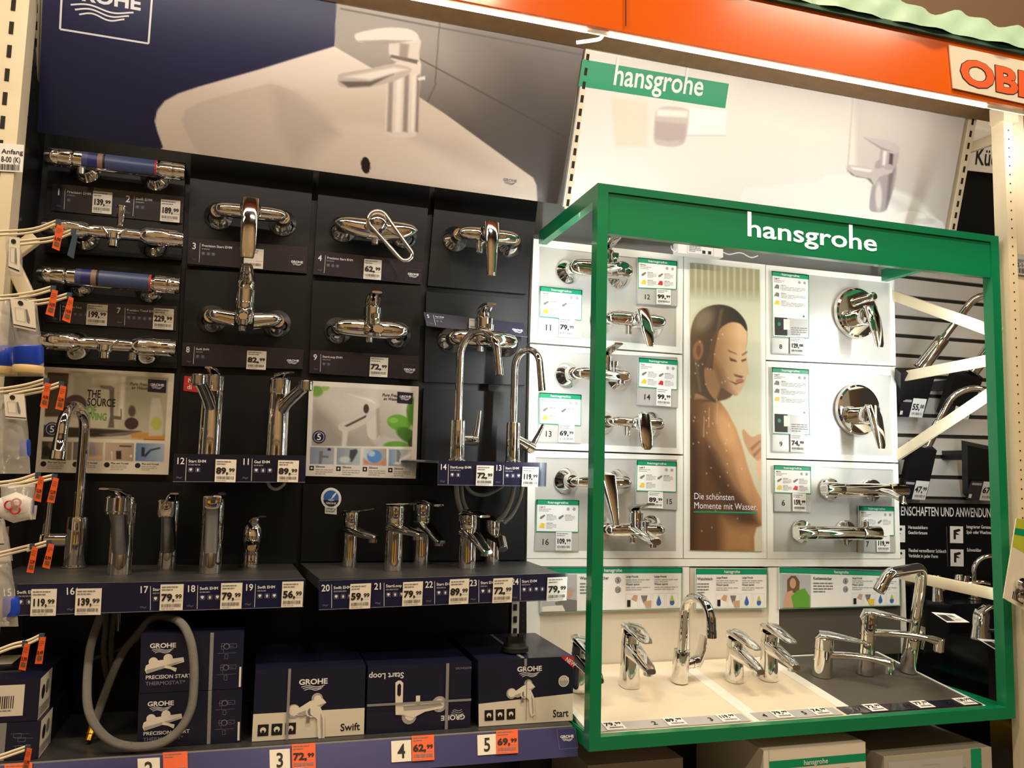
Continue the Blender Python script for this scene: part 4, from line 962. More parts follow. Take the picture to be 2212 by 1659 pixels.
# ================================================================== taps
class Tap:
    def __init__(s, label, O, rz=0., name='wall_tap', group=None, tilt=0., pre=0.):
        s.O = Vector(O); s.R = Matrix.Rotation(pre, 3, 'X') @ Matrix.Rotation(rz, 3, 'Z') @ Matrix.Rotation(tilt, 3, 'X'); s.e = empty(name, s.O, label, 'tap', group); s.m = MB()
        s.last = {}
    def part(s, name, sharp=38):
        # small pieces belong to the part they sit on
        up = {'aerator': ('spout', 'neck'), 'nozzle': ('spout',), 'spray_head': ('neck',), 'grip_inlay': ('knob',), 'lever': ('lever_hub', 'cartridge_head', 'cartridge_body', 'cartridge_cap', 'sleeve'), 'loop_handle': ('handle_boss',), 'pull_out_head': ('spout',), 'paper_sleeve': ('body',)}.get(name, ())
        par = next((s.last[u] for u in up if u in s.last), s.e)
        s.m.v = [s.O + s.R @ Vector(v) for v in s.m.v]; o = s.m.build(name, par, sharp); s.m = MB(); s.last[name] = o; return o
def V3(*a): return Vector(a)
def bar(m, L, y, z, hz, hy, mt='chrome', x0=0., p=2.3, pw=6, n=24, k=18, ends=1.):
    secs = []
    for i in range(k + 1):
        t = -1 + 2 * i / k; t = math.copysign(abs(t) ** .6, t); s = max(.02, (1 - abs(t * .999) ** pw) ** .5) if ends else 1
        secs.append(((x0 + t * L / 2, y, z), (0, hy * s, 0), (0, 0, hz * s)))
    m.loft(secs, mt, n, p)
def cyl(m, a, b, r, mt='chrome', n=24, bev=.0015, r2=None):
    a, b = Vector(a), Vector(b); L = (b - a).length; r2 = r if r2 is None else r2
    m.lathe(a, b - a, [(r - bev, 0), (r, bev), (r2, L - bev), (r2 - bev, L)], mt, n)
def rosettes(t, R=.0335, dx=.075, y1=.05, zr=0., xs=(-1, 1)):
    for s in xs:
        t.m.lathe((s * dx, -.0005, zr), (0, -1, 0), [(R, 0), (R, .003), (R * .97, .005), (R * .56, .019), (R * .48, .024), (R * .46, y1)], 'chrome', 32); t.part('rosette', 25)
def lever(m, pts, w, th, mt='chrome', side=V3(1, 0, 0), p=3.2):
    """flat lever along pts; w, th lists of half sizes"""
    pts = [Vector(q) for q in pts]; secs = []
    for i, q in enumerate(pts):
        d = (pts[min(i + 1, len(pts) - 1)] - pts[max(i - 1, 0)]).normalized(); u = side.cross(d).normalized()
        secs.append((q, side * w[i], u * th[i]))
    m.loft(secs, mt, 20, p)
def spout_end(t, p, r=.010, d=V3(0, 0, -1), L=.012):
    cyl(t.m, p, Vector(p) + d * L, r, 'chrome_soft', 16, .001); t.part('aerator')
def wall_pos(px, py): p = P(px, py, 0.); return p
CW = V3(0, 0, 0)
# ---- thermostats ----------------------------------------------------------
def thermostat(label, px, py, sticker=False, center=False, knob=True, L=.292, r=.0195, outlet=-.05, up=False):
    t = Tap(label, wall_pos(px, py), name='thermostat_tap'); rosettes(t, .033, .075, .05); m = t.m; y = -.066
    if not center:
        cyl(m, (-L * .30, y, 0), (L * .30, y, 0), r, 'chrome', 28); t.part('body'); m = t.m
    else:
        bar(m, .15, y, 0, .0135, .015); t.part('body'); m = t.m
        lever(m, [(-.022, y - .01, .006), (-.012, y - .012, -.006), (0, y - .016, -.016), (.012, y - .012, -.006), (.026, y - .01, .008)], [.012] * 5, [.003] * 5, side=V3(0, 1, 0)); t.part('front_plate'); m = t.m
        m.lathe((-.0, y - .012, -.004), (0, 0, -1), [(.016, 0), (.016, .012), (.011, .016), (.011, .030)], 'chrome', 20); t.part('outlet'); m = t.m
    for s in (-1, 1):
        a = L * (.185 if center else .30); b = L * .5
        m.lathe((s * a, y, 0), (s, 0, 0), [(r * .7, 0), (r * 1.02, .006 if not center else .012), (r * 1.04, .012 if not center else .022), (r * 1.04, (b - a) * .52), (r * .98, (b - a) * .53), (r * .98, (b - a) * .56), (r * 1.0, (b - a) * .57), (r * .98, (b - a) - .003), (r * .9, b - a)], 'chrome', 28); k_ = t.part('knob'); m = t.m
        if center:
            lever(m, [(s * (a + .016), y - r * .94, .001), (s * (a + .03), y - r * 1.06, .001), (s * (a + .05), y - r * 1.06, .001), (s * (a + .062), y - r * .94, .001)], [.007, .009, .009, .006], [.0025] * 4, side=V3(0, 0, 1)); t.part('grip_inlay'); m = t.m
    if sticker:
        def band(x0, x1, mt, rr):
            vs = []; fs = []; n = 20
            for i, x in enumerate((x0, x1)):
                for k in range(n + 1):
                    a = math.radians(30 + 165 * k / n); vs.append(V3(x, y - math.sin(a) * rr, math.cos(a) * rr * -1 if False else -math.cos(a) * rr))
            for k in range(n): fs.append((k, k + 1, n + 2 + k, n + 1 + k))
            m.add(vs, fs, mt)
        rr = r + .0006
        band(-.070, -.058, 'blue_label', rr); band(-.058, -.038, 'blue_deep', rr); band(-.038, -.027, 'label_brown', rr); band(-.027, -.022, 'ink', rr); band(-.022, .082, 'blue_label', rr); band(.082, .086, 'red_print', rr); t.part('paper_sleeve'); m = t.m
    if outlet is not None:
        cyl(m, (outlet, y, -r * .8), (outlet, y, -r - .014), .0085, 'chrome_soft', 16); t.part('hose_outlet'); m = t.m
    if up:
        m.lathe((.012, y - .012, .015), (0, 0, 1), [(.007, 0), (.007, .018), (.0085, .02), (.0085, .042), (.0105, .043), (.0105, .046)], 'chrome', 18); t.part('diverter_pin')
thermostat('chrome bar thermostat with a blue paper sleeve directly under the navy poster', 262, 376, True, outlet=-.072)
thermostat('chrome two knob thermostat with an upright pin beneath the strip numbered 1 and 2', 258, 520, False, True, outlet=None, up=True)
thermostat('chrome bar thermostat with a blue paper sleeve above the strip numbered 7', 249, 618, True, outlet=None)
thermostat('chrome two knob thermostat beneath the strip numbered 7', 240, 752, False, True, outlet=.056)
# ---- wall taps with the lever hanging down ---------------------------------
def stadium(c, L, R, ang, y, k=10):
    pts = []
    for i in range(k + 1): a = math.pi * i / k; pts.append((R * math.cos(a), R * math.sin(a)))
    for i in range(k + 1): a = math.pi + math.pi * i / k; pts.append((R * .72 * math.cos(a), -L + R * .72 * math.sin(a)))
    pts.append(pts[0]); ca, sa = math.cos(ang), math.sin(ang)
    return [V3(c[0] + x * ca - z * sa, y(z) if callable(y) else y, c[1] + x * sa + z * ca) for x, z in pts]
def wall_down(label, px, py, st, L=.17, hz=.0175, R=.0335, sx=.075):
    t = Tap(label, wall_pos(px, py)); rosettes(t, R, sx, .05); y = -.066; m = t.m
    if st == 'g4':
        secs = []
        for i in range(19):
            x = -1 + i / 9; s = max(.05, (1 - abs(x * .999) ** 5) ** .5); dz = -.010 * (1 - x * x)
            secs.append(((x * L / 2, y, dz), (0, .017 * s, 0), (0, 0, (hz + .008 * (1 - x * x)) * s)))
        m.loft(secs, 'chrome', 24, 2.3)
    else: bar(m, L, y, 0, hz, .019, p=2.4, pw=5)
    t.part('body'); m = t.m
    hub = {'g3': .025, 'g4': .026, 'g10': .026, 'h11': .023, 'h13': .020, 'h15': .02}[st]
    hx = {'h11': -.002, 'h13': -.002, 'h15': .0, 'g10': -.006, 'g4': -.004}.get(st, 0)
    m.lathe((hx, y - .005, -.002), (0, -1, 0), [(hub, 0), (hub, .018), (hub * .96, .019), (hub * .96, .021), (hub, .022), (hub * .98, .034), (hub * .8, .041), (hub * .3, .045)], 'chrome', 28); t.part('cartridge_cap'); m = t.m
    if st == 'g3':
        lever(m, [(0, -.098, .024), (0, -.112, .016), (0, -.122, -.018), (0, -.127, -.062), (0, -.130, -.105), (0, -.130, -.126)], [.014, .019, .0195, .0185, .0175, .014], [.004, .009, .010, .008, .006, .004]); t.part('lever')
    elif st == 'g4':
        m.lathe((hx, y - .045, -.002), (0, -1, 0), [(.021, 0), (.020, .006), (.014, .011), (.004, .013)], 'chrome', 24); t.part('handle_boss'); m = t.m
        pts = stadium((hx, .0), .104, .0235, .70, lambda z: -.112 + .12 * (z if z < 0 else 0)); m.tube(pts, .0052, 'chrome', 12); t.part('loop_handle')
    elif st == 'g10':
        lever(m, [(hx, -.098, .026), (hx, -.112, .018), (hx, -.118, -.012), (hx, -.121, -.05), (hx, -.123, -.095), (hx, -.123, -.118)], [.013, .020, .019, .015, .0125, .011], [.004, .010, .011, .009, .007, .005], p=2.6); t.part('lever')
    elif st == 'h11':
        lever(m, [(hx, -.098, .024), (hx, -.112, .016), (hx + .002, -.124, -.012), (hx + .003, -.134, -.042), (hx + .006, -.141, -.07), (hx + .007, -.143, -.084)], [.013, .018, .0175, .016, .012, .008], [.004, .010, .010, .008, .006, .004], p=2.6); t.part('lever')
    elif st == 'h13':
        lever(m, [(hx, -.108, .024), (hx, -.115, .018), (hx, -.123, -.01), (hx, -.131, -.04), (hx, -.136, -.066), (hx, -.137, -.074)], [.008, .017, .0195, .0195, .016, .008], [.003, .006, .007, .006, .004, .003], p=2.3); t.part('lever')
    elif st == 'h15':
        lever(m, [(hx - .004, -.10, .022), (hx - .004, -.114, .014), (hx, -.128, -.03), (hx + .004, -.142, -.08), (hx + .006, -.148, -.108)], [.018, .023, .018, .011, .008], [.004, .011, .010, .008, .006], p=3); t.part('lever')
    m = t.m
    ox = hx - {'g3': .01, 'g4': .0, 'g10': .018, 'h11': .02, 'h13': .024, 'h15': .02}[st]
    cyl(m, (ox, y, -hz * .5), (ox, y, -hz - (.030 if st in ('g4', 'g10') else .022)), .0085, 'chrome_soft', 16); t.part('hose_outlet')
wall_down('chrome wall tap with a broad hanging lever above the strip numbered 3', 542, 475, 'g3')
wall_down('chrome wall tap with an open loop handle above the strip numbered 4', 807, 503, 'g4', L=.205, hz=.0185, sx=.078)
wall_down('chrome wall tap with a slim hanging lever and no strip, under the navy poster', 1042, 523, 'g10', L=.165, hz=.019)
# ---- wall taps with lever on top -----------------------------------------
def wall_up(label, px, py, st, L=.165, R=.0335, sp=.11):
    t = Tap(label, wall_pos(px, py)); rosettes(t, R, .075, .05); y = -.062; m = t.m
    if st == 'g8':
        for s in (-1, 1):
            secs = []
            for i in range(9):
                f = i / 8; x = s * (.022 + .064 * f); k = max(.1, (1 - max(0, f - .6) ** 2 / .17) ** .5)
                secs.append(((x, y - .004 * (1 - f), -.008 + .010 * f), (0, .018 * k, 0), (0, 0, (.0205 - .005 * f) * k)))
            m.loft(secs, 'chrome', 20, 2.4); t.part('side_arm'); m = t.m
    else:
        bar(m, L, y, 0, .0225 if st in ('g9', 'g5', 'h12') else .018, .02, p=2.4, pw=4 if st[0] == 'g' else 7); t.part('body'); m = t.m
    x = {'g5': -.006, 'h12': .006, 'h14': .004, 'h16': -.004}.get(st, 0); r = {'g8': .0225, 'g9': .0215, 'g5': .0225, 'h12': .0195, 'h14': .0175, 'h16': .0185}[st]
    hc = {'g8': .062, 'g9': .050, 'g5': .050, 'h12': .046, 'h14': .044, 'h16': .046}[st]; yc = y - .012
    m.lathe((x, yc, -.018), (0, 0, 1), [(r * .8, 0), (r, .006), (r, .018 + hc * .45), (r * .95, .019 + hc * .45), (r * .95, .021 + hc * .45), (r * 1.04, .022 + hc * .45), (r * 1.06, .018 + hc), (r * .7, .024 + hc)], 'chrome', 28); t.part('cartridge_body'); m = t.m
    zt = hc + .004
    if st == 'g8': lever(m, [(x, yc + .012, zt - .012), (x, yc + .006, zt + .012), (x, yc - .012, zt + .026), (x, yc - .045, zt + .036), (x, yc - .078, zt + .040)], [.015, .020, .0195, .016, .012], [.004, .009, .008, .006, .003])
    elif st in ('g9', 'g5'): lever(m, [(x, yc + .016, zt - .006), (x, yc + .010, zt + .010), (x, yc - .010, zt + .020), (x, yc - .040, zt + .024), (x, yc - .070, zt + .022)], [.014, .019, .0185, .016, .012], [.004, .008, .007, .005, .003])
    else: lever(m, [(x, yc + .017, zt - .008), (x, yc + .012, zt + .006), (x, yc - .010, zt + .013), (x, yc - .050, zt + .018), (x, yc - .085, zt + .022)], [.012, .018, .018, .016, .012], [.004, .007, .006, .004, .003])
    t.part('lever'); m = t.m
    if st == 'g8':
        m.loft([((x, yc, .012), (.016, 0, 0), (0, 0, .016)), ((x, yc - .05, .000), (.0145, 0, 0), (0, 0, .013)), ((x, yc - .10, -.014), (.013, 0, 0), (0, 0, .011)), ((x, yc - .112, -.018), (.009, 0, 0), (0, 0, .007))], 'chrome', 20, 2.6)
    else:
        m.loft([((x, yc, .0), (.019, 0, 0), (0, 0, .015)), ((x, yc - .05, -.008), (.017, 0, 0), (0, 0, .012)), ((x, yc - sp, -.018), (.0155, 0, 0), (0, 0, .011)), ((x, yc - sp - .010, -.020), (.012, 0, 0), (0, 0, .008))], 'chrome', 20, 2.6)
    t.part('spout'); m = t.m
    spout_end(t, (x, yc - (.098 if st == 'g8' else sp - .01), -.022), .0105, L=.014); m = t.m
    if st != 'g8':
        m.lathe((x + .001, yc - .055, .0), (0, 0, 1), [(.006, 0), (.006, .012), (.010, .014), (.011, .026), (.009, .028)], 'chrome', 16); t.part('diverter_knob'); m = t.m
    cyl(m, (x - .004, y, -.012), (x - .004, y, -.034), .0085, 'chrome_soft', 16); t.part('hose_outlet')
wall_up('chrome wall tap with an upright curved lever above the strip numbered 8', 529, 695, 'g8')
wall_up('chrome wall tap with an upright lever above the strip numbered 9', 795, 719, 'g9', L=.185)
wall_up('chrome wall tap with an upright lever crossed by the crooked strip 5', 1033, 740, 'g5', L=.178)
wall_up('chrome bath tap above the card numbered 11, partly behind the green upright', 1282, 592, 'h12', L=.182, R=.035)
wall_up('chrome bath tap beside the card numbered 14, partly behind the green upright', 1281, 814, 'h14', L=.168, R=.035)
wall_up('chrome bath tap low in the white cabinet below the triangular lever', 1351, 1141, 'h16', L=.172, R=.035)
wall_down('chrome shower tap with a pointed hanging lever below the card numbered 12', 1352, 699, 'h11', L=.182, hz=.021, R=.035)
wall_down('chrome shower tap with an oval paddle lever below the card numbered 14', 1352, 915, 'h13', L=.168, hz=.0145, R=.035)
wall_down('chrome shower tap with a long triangular lever beside the card numbered 15', 1279, 1040, 'h15', L=.175, hz=.015, R=.035)
# ---- swan necks ------------------------------------------------------------
def swan(label, O, hb, rb, hp, reach, rp, drop, rz=0., lev='right', base_ring=True, nozzle=0, name='kitchen_tap', tilt=0., lever_len=.07, square=False, pre=0.):
    t = Tap(label, O, rz, name, tilt=tilt)
    if pre: t.R = Matrix.Rotation(pre, 3, 'X') @ t.R
    m = t.m
    if base_ring: cyl(m, (0, 0, 0), (0, 0, .006), rb * 1.14); t.part('base_ring'); m = t.m
    m.lathe((0, 0, .004), (0, 0, 1), [(rb * .98, 0), (rb, .002), (rb * .97, hb - .006), (rb * .93, hb - .002), (rb * .6, hb)], 'chrome', 28); t.part('body'); m = t.m
    if square:
        c = .030; pts = [V3(0, 0, hb), V3(0, 0, hp - c)] + [V3(0, -c + c * math.cos(a), hp - c + c * math.sin(a)) for a in [math.pi / 2 * i / 8 for i in range(1, 9)]]
        pts += [V3(0, -reach + .03, hp)] + [V3(0, -reach + .03 - c * math.sin(a), hp - c + c * math.cos(a)) for a in [1.0 * i / 8 for i in range(1, 9)]]
        d = (pts[-1] - pts[-2]).normalized(); pts.append(pts[-1] + d * drop)
    else:
        R_ = reach / 2; z0 = hp - R_; pts = [V3(0, 0, hb - .004), V3(0, 0, hb + (z0 - hb) * .5), V3(0, 0, z0)]
        pts += [V3(0, -R_ + R_ * math.cos(a), z0 + R_ * math.sin(a)) for a in [math.pi * .98 * i / 20 for i in range(1, 21)]]
        d = (pts[-1] - pts[-2]).normalized(); pts.append(pts[-1] + d * drop)
    m.tube(pts, rp, 'chrome', 20); t.part('neck'); m = t.m
    if nozzle:
        m.lathe(pts[-1] - d * nozzle, d, [(rp * 1.02, 0), (rp * 1.12, .01), (rp * 1.3, nozzle * .8), (rp * 1.36, nozzle * .82), (rp * 1.36, nozzle * 1.2), (rp * 1.2, nozzle * 1.22)], 'chrome', 20); t.part('spray_head'); m = t.m
    else:
        m.lathe(pts[-1] - d * .016, d, [(rp * 1.04, 0), (rp * 1.06, .002), (rp * 1.06, .020), (rp * .9, .021)], 'chrome', 20); t.part('aerator'); m = t.m
    zl = hb * .55
    if lev == 'right':
        cyl(m, (rb * .5, 0, zl), (.045, 0, zl), rb * .72); cyl(m, (.0455, 0, zl), (.068, 0, zl), rb * .74); t.part('lever_hub'); m = t.m
        lever(m, [(.066, 0, zl - .01), (.069, 0, zl + .01), (.070, -.004, zl + .035), (.069, -.010, zl + lever_len)], [.008, .009, .007, .005], [.0035, .004, .003, .002], side=V3(0, 1, 0)); t.part('lever')
    elif lev == 'rightup':
        d_ = V3(.92, 0, -.30).normalized(); a = V3(rb * .4, 0, zl + .006); cyl(m, a, a + d_ * .044, rb * .74); cyl(m, a + d_ * .0445, a + d_ * .068, rb * .82); t.part('lever_hub'); m = t.m
        b = a + d_ * .066; lever(m, [b + V3(0, 0, -.008), b + V3(.006, 0, .012), b + V3(.022, -.004, .040), b + V3(.032, -.008, lever_len)], [.008, .009, .007, .005], [.004, .004, .003, .002], side=V3(0, 1, 0)); t.part('lever')
    elif lev == 'left':
        cyl(m, (-rb * .4, 0, zl), (-.062, -.012, zl), rb * .66); cyl(m, (-.0625, -.012, zl), (-.068, -.013, zl), rb * .82); t.part('lever_hub'); m = t.m
        cyl(m, (-.056, -.018, zl + .01), (-.052, -.024, zl + .105), .0085); t.part('lever')
    elif lev == 'back':
        cyl(m, (0, rb * .4, zl), (-.006, .046, zl), rb * .62); t.part('lever_hub'); m = t.m
        lever(m, [(-.006, .044, zl - .008), (-.007, .050, zl + .014), (-.008, .052, zl + .040), (-.008, .050, zl + lever_len)], [.0125, .0145, .0145, .010], [.006, .006, .004, .003], side=V3(1, 0, 0)); t.part('lever')
    elif lev == 'rightpad':
        cyl(m, (rb * .4, 0, zl), (.034, 0, zl + .004), rb * .62); cyl(m, (.0345, 0, zl + .004), (.052, 0, zl + .006), rb * .7); t.part('lever_hub'); m = t.m
        lever(m, [(.048, 0, zl - .006), (.056, 0, zl + .012), (.062, -.002, zl + .038), (.062, -.004, zl + lever_len)], [.014, .0165, .0165, .012], [.008, .007, .005, .003], side=V3(0, 1, 0)); t.part('lever')
    return t
pA = PZ(160, 1226, ZS); swan('large chrome swan neck tap with a rod lever, behind the orange tags', pA, .108, .0235, .350, .110, .0120, .055, rz=-.22, lev='left', nozzle=.045)
p = P(987, 993, -.10); p.z = 1.5672; swan('chrome swan neck tap with a straight side lever above the number 14', p, .098, .0185, .317, .118, .0098, .052, rz=.62, lev='right', lever_len=.075)
p = P(1107, 996, -.10); p.z = 1.5672; swan('smaller chrome swan neck tap with an angled side lever above the number 13', p, .098, .0175, .282, .086, .0088, .062, rz=.5, lev='rightup', lever_len=.062)
# ---- tall taps 12 and 11 --------------------------------------------------
def tall(label, px, rz):
    p = P(px, 985, -.105); p.z = 1.5667; t = Tap(label, p, rz, 'basin_tap'); m = t.m
    H_ = .182; m.lathe((0, 0, 0), (0, 0, 1), [(.0245, 0), (.0245, .003), (.0235, .14), (.0225, .142), (.0225, .144), (.0238, .145), (.0238, H_ - .006), (.020, H_ - .002), (.008, H_)], 'chrome', 32); t.part('body'); m = t.m
    m.loft([((0, -.006, .105), (.014, 0, 0), (0, .006, .018)), ((0, -.035, .124), (.013, 0, 0), (0, .006, .011)), ((0, -.075, .145), (.0125, 0, 0), (0, .005, .010)), ((0, -.10, .157), (.012, 0, 0), (0, .004, .010))], 'chrome', 20, 2.4); t.part('spout'); m = t.m
    cyl(m, (0, -.105, .170), (0, -.105, .146), .0155, 'chrome', 24, .003); t.part('nozzle'); m = t.m
    lever(m, [(0, .014, H_ - .002), (0, .004, H_ + .005), (0, -.024, H_ + .009), (0, -.045, H_ + .010)], [.010, .013, .011, .008], [.004, .005, .003, .002]); t.part('lever')
tall('tall chrome tap with its spout turned toward the red sticker, number 12', 452, -.25)
tall('tall chrome tap with its spout turned toward the white tap poster, number 11', 596, .55)
# ---- taps on the two dark shelves ----------------------------------------
def shelf_tap(label, px, py, st, H=.166, r=.0215, z=ZS, rz=0.):
    t = Tap(label, PZ(px, py, z + .0005) + V3(0, r, 0), rz, 'basin_tap'); m = t.m
    if st in ('pull', 'pull2', 'flat'):
        hb = H * .60
        m.lathe((0, 0, 0), (0, 0, 1), [(r, 0), (r, .003), (r * .98, hb), (r * .94, hb + .001), (r * .94, hb + .003), (r * 1.0, hb + .004), (r * 1.0, H * .86), (r * .9, H * .93), (r * .4, H * .95)], 'chrome', 32); t.part('body'); m = t.m
        if st == 'flat':
            m.loft([((0, -.004, H * .30), (.016, 0, 0), (0, .004, .030)), ((0, -.030, H * .52), (.0155, 0, 0), (0, .010, .016)), ((0, -.062, H * .80), (.015, 0, 0), (0, .006, .012)), ((0, -.085, H * .90), (.0145, 0, 0), (0, .004, .012))], 'chrome', 24, 4); t.part('spout'); m = t.m
            m.loft([((0, -.078, H * .99), (.016, 0, 0), (0, .010, 0)), ((0, -.080, H * .97), (.019, 0, 0), (0, .013, 0)), ((0, -.082, H * .87), (.018, 0, 0), (0, .012, 0)), ((0, -.083, H * .84), (.015, 0, 0), (0, .010, 0))], 'chrome', 24, 3.4); t.part('nozzle'); m = t.m
            lever(m, [(.0, .004, H * .93), (.006, -.02, H * .985), (.014, -.05, H * 1.0), (.018, -.075, H * 1.01)], [.012, .010, .008, .008], [.004, .003, .003, .003]); t.part('lever')
        else:
            rn = .0225 if st == 'pull' else .0185
            m.loft([((0, -.002, H * .22), (.017, 0, 0), (0, .004, .012)), ((0, -.020, H * .42), (.0165, 0, 0), (0, .014, .02)), ((0, -.055, H * .68), (.0155, 0, 0), (0, .012, .014)), ((0, -.085, H * .82), (rn * .8, 0, 0), (0, .010, .010))], 'chrome', 24, 2.5); t.part('spout'); m = t.m
            m.lathe((0, -.093, H * .97), (0, -.06, -1), [(rn * .8, 0), (rn, .004), (rn, .030), (rn * .92, .032), (rn * .92, .036), (rn * .8, .037)], 'chrome', 28); t.part('nozzle'); m = t.m
            sg = -1 if st == 'pull' else .4
            lever(m, [(0, .012, H * .90), (0, -.005, H * .97), (sg * .016, -.04, H * 1.03), (sg * .030, -.078, H * 1.05)], [.011, .013, .012, .009], [.005, .004, .003, .002]); t.part('lever')
    elif st == 'drop':
        m.lathe((0, 0, 0), (0, 0, 1), [(.0195, 0), (.0195, .03), (.0175, .036), (.020, .05), (.0235, .062), (.0235, .068), (.0225, .069), (.0225, .071), (.0235, .072), (.021, .088), (.014, .10), (.006, .104)], 'chrome', 32); t.part('body'); m = t.m
        m.loft([((0, -.005, .052), (.016, 0, 0), (0, .004, .012)), ((0, -.04, .056), (.014, 0, 0), (0, .003, .011)), ((0, -.085, .054), (.013, 0, 0), (0, .002, .009)), ((0, -.094, .052), (.009, 0, 0), (0, .002, .006))], 'chrome', 20, 2.4); t.part('spout'); m = t.m
        spout_end(t, (0, -.084, .048), .0095); m = t.m
        lever(m, [(0, .01, .094), (.002, -.006, .108), (.010, -.035, .116), (.020, -.07, .119)], [.010, .013, .011, .008], [.004, .004, .003, .002]); t.part('lever')
    else:
        # cylinder basin tap: body, flared spout, cartridge head and lever
        hb = H * .60
        m.lathe((0, 0, 0), (0, 0, 1), [(r, 0), (r, .003), (r * .96, hb * .9), (r * .92, hb)], 'chrome', 32); t.part('body'); m = t.m
        sl = .085; z1 = H * .66
        m.loft([((0, r * .9, z1), (r * .5, 0, 0), (0, 0, .006)), ((0, r * .4, z1 - .001), (r * 1.0, 0, 0), (0, 0, .011)), ((0, -r * .8, z1 - .002), (r * 1.02, 0, 0), (0, 0, .0115)), ((0, -.05, z1 - .008 - (.010 if st == 'steep' else 0)), (r * .84, 0, 0), (0, 0, .008)), ((0, -sl, z1 - .012 - (.024 if st == 'steep' else 0)), (r * .7, 0, 0), (0, 0, .006)), ((0, -sl - .008, z1 - .013 - (.026 if st == 'steep' else 0)), (r * .5, 0, 0), (0, 0, .004))], 'chrome', 24, 3); t.part('spout'); m = t.m
        spout_end(t, (0, -sl + .006, z1 - .016 - (.024 if st == 'steep' else 0)), .0105, L=.009); m = t.m
        m.lathe((0, 0, z1 + .006), (0, 0, 1), [(r * .9, 0), (r * 1.0, .004), (r * 1.0, H * .24), (r * .96, H * .27), (r * .5, H * .28)], 'chrome', 32); t.part('cartridge_head'); m = t.m
        zt = z1 + .006 + H * .26
        if st == 'plate': lever(m, [(0, .020, zt - .002), (0, .006, zt + .003), (0, -.03, zt + .006), (0, -.085, zt + .013)], [.014, .018, .014, .007], [.003, .0035, .0028, .002])
        elif st == 'disc': lever(m, [(0, .022, zt + .001), (0, .010, zt + .005), (0, -.03, zt + .007), (0, -.058, zt + .009)], [.015, .021, .021, .013], [.002, .003, .003, .002], p=2.2)
        else: lever(m, [(0, .022, zt - .014), (0, .014, zt + .004), (0, -.010, zt + .010), (0, -.045, zt + .008), (0, -.075, zt + .002)], [.014, .0205, .021, .019, .014], [.004, .006, .006, .005, .003], p=3)
        t.part('lever')
        if st == 'spray':
            m = t.m; cyl(m, (0, -.080, z1 - .004), (0, -.104, z1 - .030), .012, 'chrome_soft'); t.part('pull_out_head')
shelf_tap('chrome tap with a big forward nozzle, beside the large swan neck tap', 254, 1243, 'pull', .170, .0235)
shelf_tap('chrome tap with a round forward nozzle above the price 79,99 after number 17', 358, 1231, 'pull2', .160, .0205)
shelf_tap('chrome tap with a flat square nozzle above the number 18', 452, 1240, 'flat', .170, .023)
shelf_tap('small drop shaped chrome tap on the shelf above the number 19', 541, 1227, 'drop')
shelf_tap('chrome basin tap with a thin plate lever under the round blue sticker', 756, 1224, 'plate', .128, .0185, ZS + .002, .6)
shelf_tap('chrome basin tap with a round flat lever above the number 21', 852, 1234, 'disc', .150, .0205, ZS + .002, .55)
shelf_tap('dark looking chrome basin tap with a steep spout above the number 22', 912, 1220, 'steep', .150, .0205, ZS + .002, .35)
shelf_tap('chrome basin tap with a steep spout and thick lever above the number 23', 1013, 1229, 'steep', .128, .021, ZS + .002, .3)
shelf_tap('chrome basin tap with a pull out head above the number 24', 1066, 1216, 'spray', .108, .0205, ZS + .002)
# ================================================================== green display frame
FX0, FX1, FY, FZ0, FZ1 = .700, 1.845, -.41, .965, 2.198
e = empty('display_case', ((FX0 + FX1) / 2, FY / 2, FZ0), 'tall green display frame with a lettered header around the white cabinets', 'display case')
PWD = .026
for x in (FX0 + PWD / 2, FX1 - PWD / 2):
    m = MB(); m.box((x, FY + .015, (FZ0 + FZ1) / 2), (PWD, .030, FZ1 - FZ0), 'green'); m.build('front_post', e)
m = MB(); m.box(((FX0 + FX1) / 2, FY + .015, FZ1 - .009), (FX1 - FX0 - 2 * PWD, .030, .018), 'green'); m.build('top_beam', e)
for x in (FX0 + .011, FX1 - .011):
    m = MB(); m.box((x, FY / 2 + .015, FZ1 - .018), (.022, -FY - .03, .036), 'green'); m.build('side_beam', e)
    m = MB(); m.box((x, FY / 2 + .015, FZ0 + .014), (.022, -FY - .03, .026), 'green'); m.build('base_side_beam', e)
hx0, hx1, hz0, hz1 = FX0 + PWD, FX1 - PWD, 2.085, FZ1 - .019
q = [V3(hx0, FY + .004, hz1), V3(hx1, FY + .004, hz1), V3(hx1, FY + .004, hz0), V3(hx0, FY + .004, hz0)]
s = Sheet(q, 'green', .018)
a = s.uv(1611, 509); b = s.uv(1895, 545)
s.text('hansgrohe', a[0], a[1], .44, 'bright_white', 'l', 1, 1, 3, fit=b[0] - a[0], asc=.42)
s.build('header_panel', e)
for x in (FX0 + .016, FX1 - .009):
    m = MB(); m.box((x, FY + .0308, 1.65), (.010, .0016, .84), 'led_cool'); m.build('led_bar', e)
m = MB(); m.box(((FX0 + FX1) / 2, FY + .012, FZ0 + .014), (FX1 - FX0 - 2 * PWD, .024, .028), 'green'); m.build('base_front_beam', e)
m = MB(); m.slab([V3(FX1 - .075, FY + .03, .9905), V3(FX1 - .024, FY + .03, .9905), V3(FX1 - .024, -.0, 1.0), V3(FX1 - .03, -.0, 1.0)], .004, 'green'); m.build('base_plate', e)
m = MB(); m.slab([V3(.702, FY + .03, FZ0 + .03), V3(.702, -.02, FZ0 + .03), V3(.702, -.02, FZ0), V3(.702, FY + .03, FZ0)], .003, 'green'); m.build('base_side_panel', e)
